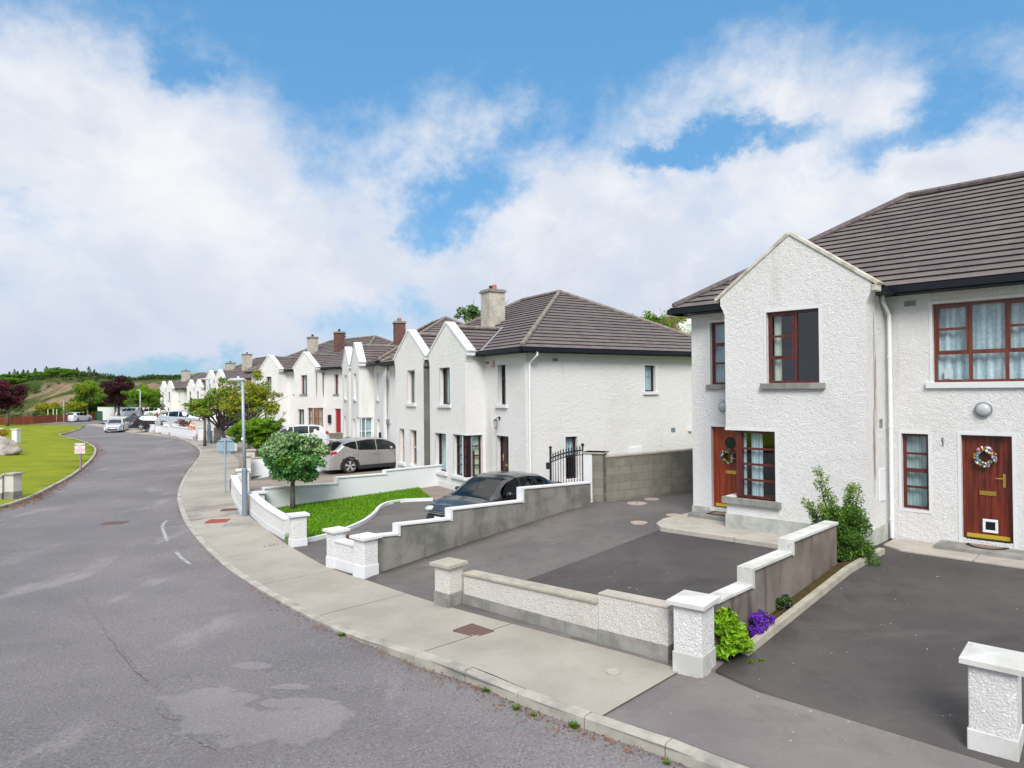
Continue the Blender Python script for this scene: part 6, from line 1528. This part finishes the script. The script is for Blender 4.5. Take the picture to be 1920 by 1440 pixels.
s2 = car('parked_suv', 'silver SUV with a tall red tail light parked beyond the far white walls', 'suv', 4.6, 1.82, suv_roof, suv_belt, wid, (-1.34, 1.33), .36, P_SILV, [(-1.62, .98)], (.60, 1.27), (-2.02, -1.66), tail=(-2.08, 1.25, .10, .28), pil=(-.98, -.03))
place(s2, (-32.6, 67.5, .25), math.atan2(.05, 1))
h4 = hatch('far black car half hidden left of the silver SUV', P_BLACK); place(h4, (-37.2, 71.5, -.15), math.atan2(.2, 1))
h5 = hatch('distant white car in the drive behind the purple tree', P_WHITE); place(h5, (-61.2, 109.3, -.1), math.atan2(.1, -1))
h6 = hatch('dark car under the sparse trees behind the brown wall', P_BLUE); place(h6, (-21.9, 57.0, .15), math.atan2(.55, .84))
h7 = hatch('small white vehicle parked before the red fence', P_WHITE); place(h7, (-67.6, 106.5, zroad(106)), math.atan2(.97, .1))
h8 = hatch('white car nose seen right of the silver SUV', P_WHITE); place(h8, (-27.7, 65.5, .15), math.atan2(.1, 1))
h9 = hatch('second distant white car, right of the distant thin lamp post', P_WHITE); place(h9, (-57.0, 108.0, -.1), math.atan2(.1, -1))
# ---------------------------------------------------------------- vegetation
def leaves(name, parent, mats_, clumps, n, size, seed, flat=.4, droop=.3, hang=0, aspect=.55, pointy=True, wts=None):
    """clumps: (centre, radius vector, material index or None)"""
    rnd = random.Random(seed); V = []; Fc = []; MI = []; g = ORG[parent.name]
    w_ = [c[1][0]*c[1][1]*c[1][2] for c in clumps]; tot = sum(w_)**1.0
    cnt = [max(6, int(n*x/tot)) for x in w_]
    for (c, r, mi), k in zip(clumps, cnt):
        for _ in range(k):
            d = Vector((rnd.gauss(0, 1), rnd.gauss(0, 1), rnd.gauss(0, 1))).normalized(); q = rnd.random()**.42
            p = Vector((c[0]+d.x*r[0]*q, c[1]+d.y*r[1]*q, c[2]+d.z*r[2]*q))-g
            nrm = (Vector((rnd.gauss(0, 1), rnd.gauss(0, 1), rnd.gauss(0, 1)+flat*2))+d*.6).normalized()
            a = nrm.orthogonal().normalized(); a.rotate(__import__('mathutils').Quaternion(nrm, rnd.random()*6.28)); 
            if droop: a = (a-Vector((0, 0, droop*rnd.random()))).normalized()
            b = nrm.cross(a).normalized(); s = size*rnd.uniform(.6, 1.35); i = len(V)
            fold = nrm*s*.16
            V += [tuple(p-a*s*.5), tuple(p-b*s*aspect*.5+fold), tuple(p+a*s*.62), tuple(p+b*s*aspect*.5+fold)]
            Fc.append((i, i+1, i+2, i+3))
            m_ = mi if (mi is not None and rnd.random() < .75) else rnd.choices(range(len(mats_)), wts)[0] if wts else rnd.randrange(len(mats_))
            MI.append(m_)
    me = bpy.data.meshes.new(name); me.from_pydata(V, [], Fc)
    for m_ in mats_: me.materials.append(m_)
    me.polygons.foreach_set('material_index', MI); me.update()
    o = bpy.data.objects.new(name, me); COL.objects.link(o); o.parent = parent; return o
def tree(label, base, th, tr, crown, mats_, n, size, seed, name='tree', cat='tree', nclump=26, limbs=7, grp=None, bark=None, rc=.42, wts=None, hollow=.55, lean=(0, 0), flat=.4, thin=1.0, multi=1, topm=None, botm=None, aspect=.55):
    """crown: list of (dx,dy,z, rx,ry,rz) ellipsoids relative to the base"""
    rnd = random.Random(seed); B = Vector(base); T = thing(name, label, cat, tuple(B), grp); cl = []; tv = [a[3]*a[4]*a[5] for a in crown]; S_ = sum(tv)
    ends = []
    for (dx, dy, z, rx, ry, rz), v_ in zip(crown, tv):
        for _ in range(max(3, int(nclump*v_/S_))):
            d = Vector((rnd.gauss(0, 1), rnd.gauss(0, 1), rnd.gauss(0, 1))).normalized(); q = hollow+(1-hollow)*rnd.random()
            c = B+Vector((dx+d.x*rx*q*.86, dy+d.y*ry*q*.86, z+d.z*rz*q*.86)); k = rnd.uniform(.7, 1.3)*rc*thin
            up = d.z*q
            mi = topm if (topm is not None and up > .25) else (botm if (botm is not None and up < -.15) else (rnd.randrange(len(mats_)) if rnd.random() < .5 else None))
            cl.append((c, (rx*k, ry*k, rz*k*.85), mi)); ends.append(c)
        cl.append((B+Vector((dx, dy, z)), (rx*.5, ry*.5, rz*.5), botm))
    m = MB(); top = B+Vector((lean[0], lean[1], th))
    for s in range(multi):
        off = Vector((0, 0, 0)) if multi == 1 else Vector((rnd.uniform(-.1, .1), rnd.uniform(-.1, .1), 0))*multi*tr*8
        m.tube([B+Vector((0, 0, -.15)), B+Vector((lean[0]*.3, lean[1]*.3, th*.35))+off*.3, top+off], [tr*1.25, tr, tr*.8], 9)
    rnd.shuffle(ends)
    for e in ends[:limbs]:
        st = top if multi == 1 else top+Vector((rnd.uniform(-.2, .2), rnd.uniform(-.2, .2), -th*.2)); st = B.lerp(st, rnd.uniform(.78, 1.0)); md = st.lerp(e, .45)+Vector((0, 0, (e-st).length*.08))
        m.tube([st, md, e], [tr*.55, tr*.33, tr*.1], 6)
        for _ in range(2):
            e2 = e+Vector((rnd.uniform(-1, 1), rnd.uniform(-1, 1), rnd.uniform(-.3, 1)))*(e-st).length*.3; m.tube([md, md.lerp(e2, .5), e2], [tr*.25, tr*.15, tr*.05], 5)
    tk = m.build('trunk', bark or M_BARK, T, smooth=True)
    leaves('crown', T, mats_, cl, n, size, seed, flat=flat, wts=wts, aspect=aspect); return T
# small round tree in the front lawn: base and silhouette from its place on the lawn
def sc(P): return P.y/FPX          # metres per pixel at the distance of P
P = GH(549, 955, hC, .05); s = sc(P)
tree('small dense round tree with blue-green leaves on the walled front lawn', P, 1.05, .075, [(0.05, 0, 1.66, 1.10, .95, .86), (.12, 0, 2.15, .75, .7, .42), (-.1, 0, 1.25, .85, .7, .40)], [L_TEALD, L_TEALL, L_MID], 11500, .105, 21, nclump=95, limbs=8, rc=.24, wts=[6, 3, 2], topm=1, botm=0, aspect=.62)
P = R(6, 804, .3); s = sc(P)
tree('purple maple at the left photo edge', (-61.0, 82.5, lawn_h(-61, 82.5)), 2.0, .16, [(-.6, 0, 4.0, 2.8, 2.2, 1.9), (.9, 0, 3.2, 1.9, 1.5, 1.0), (-.4, 0, 2.3, 1.7, 1.3, .8), (-2.2, 0, 3.2, 1.8, 1.5, 1.6)], [L_PURP, L_PURPD, L_RED], 9000, .22, 22, nclump=46, rc=.3, wts=[4, 5, 1])
tree('wide purple leaved tree behind the third lamp post', (-60.2, 104.5, -.5), 2.2, .2, [(0, 0, 4.9, 2.6, 2.2, 1.9), (-1.2, 0, 3.2, 1.9, 1.6, 1.1), (1.0, 0, 3.6, 1.6, 1.6, 1.4)], [L_PURPD, L_PURP], 8000, .25, 23, nclump=40, rc=.3, wts=[6, 3], bark=M_BARKD)
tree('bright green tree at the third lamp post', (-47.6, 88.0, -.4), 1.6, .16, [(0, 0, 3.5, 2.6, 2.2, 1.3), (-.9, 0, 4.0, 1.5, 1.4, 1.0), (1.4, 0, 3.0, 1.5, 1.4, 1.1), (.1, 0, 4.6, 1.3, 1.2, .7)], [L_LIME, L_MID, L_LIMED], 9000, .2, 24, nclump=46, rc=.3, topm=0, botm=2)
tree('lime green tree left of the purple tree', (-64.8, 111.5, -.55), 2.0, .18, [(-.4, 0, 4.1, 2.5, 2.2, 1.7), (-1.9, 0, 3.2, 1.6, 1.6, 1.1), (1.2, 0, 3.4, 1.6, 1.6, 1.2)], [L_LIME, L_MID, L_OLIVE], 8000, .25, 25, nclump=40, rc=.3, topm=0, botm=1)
tree('second lime green tree at the foot of the bank', (-74.0, 119.0, -.6), 1.5, .18, [(0, 0, 4.6, 2.3, 2.0, 2.4), (-1.8, 0, 2.5, 2.2, 2, 1.5)], [L_MID, L_LIME, L_OLIVE], 7000, .28, 26, nclump=36, rc=.32, topm=1, botm=0)
tree('dense dark green thicket tree beside the green railings', (-73.5, 122.5, -.6), 1.0, .2, [(2.0, 0, 2.6, 3.2, 2.0, 2.2), (-3.0, 0, 2.2, 3.2, 2.0, 2.0)], [L_DARK, L_MID, L_LIMED], 9000, .28, 27, nclump=44, rc=.3)
tree('yellow green shrub row behind the white posts', (-73.0, 107.5, -.5), .6, .12, [(0, 0, 1.7, 2.6, 1.4, 1.4), (3.2, 1.5, 1.9, 2.0, 1.4, 1.3)], [L_LIME, L_GOLD, L_MID], 7000, .22, 28, name='shrub', cat='shrub', nclump=34, rc=.32, topm=1)
# sparse olive tree and its neighbours around the first lamp post
tree('tall sparse olive green tree behind the nearest lamp post', (-14.9, 38.6, -.1), 2.0, .10, [(.3, 0, 3.5, 1.6, 1.4, 1.4), (-1.0, 0, 3.0, 1.3, 1.2, .9), (1.3, 0, 2.8, .9, 1, .9), (.5, 0, 4.7, .6, .6, .6), (-.9, 0, 4.3, .6, .5, .5)], [L_OLIVE, L_LIME, L_GOLD], 6800, .13, 29, nclump=90, limbs=34, rc=.16, wts=[6, 3, 1], hollow=.35, multi=1, thin=.9)
tree('leaning dark-trunked tree with thin foliage left of the lamp post', (-17.9, 43.2, -.1), 1.5, .13, [(-.1, 0, 3.3, 1.6, 1.4, 1.2), (-1.6, 0, 2.4, 1.3, 1.2, .6), (.4, 0, 2.2, 1.2, 1.1, .7), (-.4, 0, 4.4, .7, .7, .6)], [L_MID, L_LIME, L_OLIVE], 4600, .14, 30, nclump=80, limbs=26, rc=.17, lean=(-.6, 0), bark=M_BARKD, hollow=.35)
tree('small spreading yellow green tree over the second lamp post', (-22.6, 50.2, -.2), 2.1, .1, [(-.2, 0, 2.9, 1.7, 1.3, .65), (.5, 0, 3.4, 1.1, 1, .5)], [L_OLIVE, L_LIME, L_LIMED], 3600, .15, 31, nclump=50, limbs=14, rc=.22, hollow=.3)
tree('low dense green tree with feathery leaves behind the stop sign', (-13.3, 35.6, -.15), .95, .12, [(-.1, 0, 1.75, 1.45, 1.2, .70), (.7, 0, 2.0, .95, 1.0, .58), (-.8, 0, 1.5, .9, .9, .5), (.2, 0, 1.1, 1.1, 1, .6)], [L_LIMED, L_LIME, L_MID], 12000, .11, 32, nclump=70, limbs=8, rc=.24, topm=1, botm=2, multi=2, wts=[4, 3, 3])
def conifer(label, base, h, r, mats_, n, seed, grp=None, top_=False, tr=.1, wts=None, size=.2):
    rnd = random.Random(seed); B = Vector(base); T = thing('conifer', label, 'conifer', tuple(B), grp); m = MB(); m.tube([B, B+Vector((0, 0, h*.95))], [tr, tr*.2], 6); m.build('trunk', M_BARKD, T); cl = []
    k = 26
    for i in range(k):
        f = (i+.5)/k; z = h*(.06+.94*f); rr = r*(1-f)**.85*rnd.uniform(.75, 1.15)+.04*h/4
        for j in range(3):
            a = rnd.random()*6.28; cl.append((B+Vector((math.cos(a)*rr*.62, math.sin(a)*rr*.62, z-rr*.12)), (rr*.42, rr*.42, h*.035+rr*.10), None))
    leaves('crown', T, mats_, cl, n, size, seed, flat=.8, wts=wts); return T
conifer('small dark conifer before the far white house', (-37.6, 80.0, 0), 3.0, .85, [L_MID, L_DARK, L_GOLD], 2200, 41, wts=[3, 3, 1])
tree('golden conifer peeking over the roof of the twin-gabled house', (11.3, 48.5, 2.0), 3.0, .15, [(0, 0, 4.9, 1.7, 1.4, 1.4), (.05, 0, 6.2, 1.0, 1.0, 1.1), (0, 0, 7.0, .42, .42, .75)], [L_GOLD, L_LIME, L_OLIVE], 12000, .13, 42, name='conifer', cat='conifer', nclump=50, rc=.34, wts=[5, 2, 2])
tree('green tree behind the roof hip left of the golden conifer', (9.8, 48, 2.5), 2.0, .2, [(-.6, 0, 5.6, 1.2, 1.1, 1.3), (.5, 0, 5.1, 1.3, 1.1, 1.2)], [L_MID, L_LIME], 5000, .16, 43, nclump=36, rc=.32)
tree('tree top showing left of the grey chimney', (-2.4, 46, 4.0), 3.0, .2, [(-.2, 0, 4.7, 1.25, 1, .9), (1.1, 0, 5.0, .8, .8, .8)], [L_MID, L_TEALL, L_DARK], 3600, .15, 44, nclump=40, rc=.22, hollow=.3, limbs=14)
conifer('dark pine tip between two chimneys', (-16.2, 66, 1.0), 8.2, 2.4, [L_DARK, L_MID], 2500, 45)
# shrubs in the near drive
hb_ = hB
SB = Vector((5.84, 12.12)); sz_ = hB(SB.x, SB.y)
def bush():
    B = Vector((SB.x, SB.y, sz_)); T = thing('bush', 'tall loose evergreen bush at the house corner by the downpipe', 'bush', tuple(B)); rnd = random.Random(51); m = MB(); cl = []
    for i in range(15):
        a = rnd.random()*6.28; r = rnd.uniform(.12, .62); h = rnd.uniform(.9, 1.62); e = B+Vector((-.15+math.cos(a)*r, math.sin(a)*r*.6, h)); md = B.lerp(e, .5)+Vector((rnd.uniform(-.05, .05), 0, .03)); m.tube([B+Vector((rnd.uniform(-.08, .08), rnd.uniform(-.08, .08), 0)), md, e], [.016, .011, .004], 5)
        for k in range(7): f = .38+.62*k/6; p = md.lerp(e, (f-.38)/.62) if f > .4 else md; cl.append((p+Vector((rnd.uniform(-.05, .05), rnd.uniform(-.05, .05), 0)), (.085, .085, .10), 1 if f > .85 else None))
    for i in range(46): cl.append((B+Vector((rnd.gauss(0, .17), rnd.gauss(0, .13), rnd.uniform(.05, .85))), (.20, .18, .17), 0 if rnd.random() < .6 else None))
    m.build('stems', M_BARK, T); leaves('foliage', T, [leafm('bush_dark', (.04, .12, .015), (.10, .22, .025)), leafm('bush_light', (.18, .30, .04), (.28, .38, .08))], cl, 19000, .050, 52, flat=.2, aspect=.42, wts=[3, 1])
bush()
def lowplant(label, px, py, hf, blobs, mats_, n, size, seed, name='plant', cat='plant', wts=None, flat=.4, pos=None, aspect=.6, topm=None):
    P = pos if pos else GH(px, py, hf); T = thing(name, label, cat, tuple(P)); rnd = random.Random(seed); cl = []; m = MB()
    for (dx, dy, z, rx, ry, rz) in blobs:
        for _ in range(9):
            d = Vector((rnd.gauss(0, 1), rnd.gauss(0, 1), rnd.gauss(0, 1))).normalized(); cl.append((P+Vector((dx+d.x*rx*.6, dy+d.y*ry*.6, z+d.z*rz*.6)), (rx*.45, ry*.45, rz*.45), topm if d.z > 0 else None))
        e = P+Vector((dx, dy, z)); m.tube([P+Vector((dx*.5, dy*.5, 0)), e], [.008, .004], 5)
    m.build('stems', M_BARK, T); leaves('foliage', T, mats_, cl, n, size, seed, wts=wts, flat=flat, aspect=aspect); return T
lowplant('lime green leafy plant against the tall white pillar', 0, 0, None, [(.0, .0, .42, .17, .16, .20), (.10, -.02, .26, .20, .16, .20), (.20, .02, .13, .15, .13, .12), (-.02, -.05, .14, .15, .13, .15)], [L_LIME, leafm('lime_bright', (.22, .46, .01), (.30, .55, .02)), L_LIMED], 1500, .085, 61, pos=Vector((2.66, 8.62, hB(2.7, 8.6)+.02)), wts=[4, 3, 1], flat=.5, aspect=.72)
v1p = GH(1421, 1188, hB, .03)
T_ = lowplant('violet flowering plant beside the lime green plant', 0, 0, None, [(0, 0, .14, .16, .14, .13), (.13, .12, .15, .15, .14, .13), (-.07, -.12, .10, .11, .11, .10)], [L_FLOW, L_MID, L_DARK], 2600, .032, 62, pos=v1p, wts=[7, 1, 1])
lowplant('small green plant with a few violet flowers farther along the bed', 0, 0, None, [(0, 0, .10, .14, .14, .10), (.08, .10, .12, .08, .10, .09)], [L_MID, L_DARK, L_FLOW], 1500, .03, 63, pos=GH(1471, 1146, hB, .03), wts=[5, 5, 1])
for k, (x, y) in enumerate(((1404, 1238), (1420, 1240), (1440, 1205), (1453, 1200))): pass
lowplant('small weeds growing on the right drive near the lime plant', 1408, 1243, hB, [(0, 0, .02, .05, .05, .02), (.14, .04, .015, .06, .05, .015)], [L_OLIVE, L_MID], 120, .03, 64, name='weed', cat='weed')
# plants by the sedan drive
lowplant('dark red leaved plant behind the paired white pillars', 0, 0, None, [(0, 0, .26, .26, .2, .22), (.2, .1, .22, .2, .2, .16)], [L_RED, L_OLIVE], 900, .07, 65, pos=Vector((-3.65, 15.5, -.1)))
lowplant('low olive green ground plants beside the long grey wall', 0, 0, None, [(0, 0, .16, .3, .15, .14), (.35, .28, .16, .28, .15, .12)], [L_OLIVE, L_MID, L_GOLD], 1400, .05, 66, pos=Vector((-2.75, 14.9, -.12)))
lowplant('yellow green ornamental grass clump above the grey garden wall', 0, 0, None, [(0, 0, .5, .75, .6, .45), (.6, .2, .45, .6, .5, .4)], [L_LIME, L_OLIVE, L_LIMED], 3500, .12, 67, pos=Vector((-9.4, 39.4, .05)), aspect=.15)
lowplant('small yellow flowers under the bay window of the twin-gabled house', 0, 0, None, [(0, 0, .25, .18, .15, .15)], [L_GOLD, L_MID], 400, .05, 68, pos=Vector((-.9, 23.6, hC(-.9, 23.6)+.25)))
lowplant('yellow orange shrub spilling over the boulder', 0, 0, None, [(-.6, .9, 1.35, .9, .45, .28), (.8, .9, 1.25, .9, .45, .28)], [L_YEL, L_GOLD], 2600, .09, 69, pos=Vector((-33.6, 42.6, lawn_h(-33, 42))), name='shrub', cat='shrub')
lowplant('small green leaves at the doorstep by the right photo edge', 0, 0, None, [(0, 0, .12, .10, .08, .10)], [L_MID, L_DARK], 160, .04, 70, pos=Vector(Pm1(6.95, -.05, .12)))
# hedge rows in the far gardens
tree('low reddish shrub on the far white walls below the silver SUV', (-31.2, 64.6, -.2), .4, .06, [(0, 0, .95, .75, .4, .35), (-3.0, 3.8, .9, .6, .4, .3)], [L_RED, L_RUST], 1500, .08, 71, name='shrub', cat='shrub', nclump=12)
tree('low green shrubs on the third lamp post wall', (-38.3, 73.8, -.2), .5, .06, [(0, 0, 1.2, 1.4, .7, .6)], [L_LIMED, L_LIME], 1800, .11, 72, name='shrub', cat='shrub', nclump=14)
# ---------------------------------------------------------------- bank, hills, far woods
from mathutils import noise as NZ
def sm(t): t = max(0, min(1, t)); return t*t*(3-2*t)
def bank_z(x, y):
    foot = 124+(-x-80)*.12 if x < -60 else 126+(x+60)*1.2
    t = (y-foot)/26; px = 960+x/y*FPX
    crest = 6.6+1.0*sm((px-20)/90)-1.2*sm((px-150)/90)+.6*sm((px-230)/60)
    n = NZ.noise(Vector((x*.06, y*.06, 1)))*1.2+NZ.noise(Vector((x*.22, y*.22, 4)))*.5+NZ.noise(Vector((x*.7, y*.7, 4)))*.2
    z = -1.0+(crest+.9)*sm(t)**.8+n*sm(t*2)*sm(1.6-t)*.9
    return z
mb = MB(); xs = [-190+i*1.6 for i in range(112)]; ys = [116+j*1.5 for j in range(44)]
ix = [[mb.vert((x, y, bank_z(x, y)+(0 if y > 118 else -.3))) for x in xs] for y in ys]
for j in range(len(ys)-1):
    for i in range(len(xs)-1): mb.face((ix[j][i], ix[j][i+1], ix[j+1][i+1], ix[j+1][i]))
o = mb.build('hillside', M_BANK, smooth=True); tag(o, kind='structure')
def hill_z(x, y):
    px = 960+x/max(1, y)*FPX
    t = sm((y-190)/150); c = 7.5+6.5*sm((px-150)/260)-2.2*sm((60-px)/80)*0
    if px < 30: c = 6.5
    return 5.0+(c-5.0)*t+NZ.noise(Vector((x*.012, y*.012, 3)))*1.2*t-6*sm((y-380)/200)*0
mb = MB(); xs = [-520+i*10 for i in range(56)]; ys = [176+j*10 for j in range(34)]
ix = [[mb.vert((x, y, hill_z(x, y) if y > 180 else 2)) for x in xs] for y in ys]
for j in range(len(ys)-1):
    for i in range(len(xs)-1): mb.face((ix[j][i], ix[j][i+1], ix[j+1][i+1], ix[j+1][i]))
tag(mb.build('hills', M_FIELD, smooth=True), kind='structure')
mb = MB(); pts = [(-3200, 0), (-2500, 90), (-2000, 120), (-1500, 80), (-900, 40), (-300, 20), (600, 30)]
for (x0, h0), (x1, h1) in zip(pts, pts[1:]): mb.poly([(x0, 2600, -60), (x1, 2600, -60), (x1, 3100, h1*.55), (x0, 3100, h0*.55)])
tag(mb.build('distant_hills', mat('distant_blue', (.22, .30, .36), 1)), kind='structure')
# gorse and scrub on the bank as one mass
def scrub():
    rnd = random.Random(77); T = MB(); cl = []
    holder = thing('tmp', 'x', 'x', (0, 0, 0))
    for i in range(900):
        px = rnd.uniform(-20, 420); y = rnd.uniform(126, 176); x = (px-960)/FPX*y; z = bank_z(x, y)
        f = NZ.noise(Vector((x*.075, z*.2, 2.0)))+NZ.noise(Vector((x*.2, y*.2, 2.0)))*.4
        if y > 150: pass
        elif f < .08 and z > .3: continue
        r = rnd.uniform(.5, 1.3)*(1.25 if y > 150 else .9); cl.append((Vector((x, y, z+r*.15)), (r, r, r*.6), 0 if rnd.random() < .5 else None))
    o = leaves('scrub', holder, [L_DARK, leafm('gorse', (.07, .10, .02), (.13, .14, .03)), leafm('scrub_mid', (.045, .09, .015), (.09, .14, .02))], cl, 42000, .42, 78, flat=.6)
    o.parent = None; bpy.data.objects.remove(holder); tag(o, 'gorse and scrub covering the upper slope of the bank', 'scrub', kind='stuff')
scrub()
def farwood():
    rnd = random.Random(79); cl = []; holder = thing('tmp', 'x', 'x', (0, 0, 0))
    for i in range(420):
        px = rnd.uniform(180, 420); y = rnd.uniform(225, 262); x = (px-960)/FPX*y; r = rnd.uniform(1.2, 2.3); cl.append((Vector((x, y, hill_z(x, y)+r*.5-2.0)), (r*1.3, r, r), None))
    o = leaves('far_hedges', holder, [L_DARK, L_MID], cl, 26000, .9, 80, flat=.6); o.parent = None; bpy.data.objects.remove(holder)
    tag(o, 'dark hedge wood along the foot of the far green hill', 'wood', kind='stuff')
farwood()
# conifers and broad trees along the crest of the bank
cr = [(18, 697, 1.5), (27, 692, 1.6), (33, 696, 1.4), (44, 693, 1.5), (52, 694, 1.3), (60, 701, 2.0), (66, 690, 1.5), (74, 698, 1.8), (87, 687, 1.4), (93, 696, 1.4), (134, 698, 1.2), (144, 689, 1.5), (152, 697, 1.2), (159, 700, 1.2), (167, 687, 1.6), (177, 693, 1.5), (183, 703, 1.1)]
names = ['first', 'second', 'third', 'fourth', 'fifth', 'sixth', 'seventh', 'eighth', 'ninth', 'tenth', 'eleventh', 'twelfth', 'thirteenth', 'fourteenth', 'fifteenth', 'sixteenth', 'seventeenth']
for k, (px, py, r) in enumerate(cr):
    y = 158+(k*7) % 9; q = Dp(px, py, y); zb = bank_z(q.x, y)
    conifer('%s conifer from the left on the crest of the bank' % names[k], (q.x, y, zb-.2), max(1.6, q.z-zb+.2), r, [L_MID, L_DARK], 1500, 100+k, 'conifers on the crest of the bank', size=.24, wts=[2, 1])
for k, (px, py, w_) in enumerate([(22, 706, 2.6), (38, 702, 2.4), (104, 688, 2.2), (112, 694, 1.9), (122, 691, 2.0), (131, 698, 1.8), (70, 704, 2.2), (8, 702, 2.0)]):
    y = 150+(k*5) % 8; q = Dp(px, py, y); zb = bank_z(q.x, y); h = max(2, q.z-zb)
    tree('%s broad green tree from the left on the crest of the bank' % ['second', 'third', 'fifth', 'sixth', 'seventh', 'last', 'fourth', 'leftmost'][k], (q.x, y, zb-.2), h*.3, .15, [(0, 0, h*.6, w_, w_*.8, h*.42)], [leafm('leaf_fresh', (.09, .26, .015), (.18, .38, .02)), L_MID, L_LIMED], 2600, .3, 130+k, nclump=20, grp='broad trees on the crest of the bank', limbs=3)
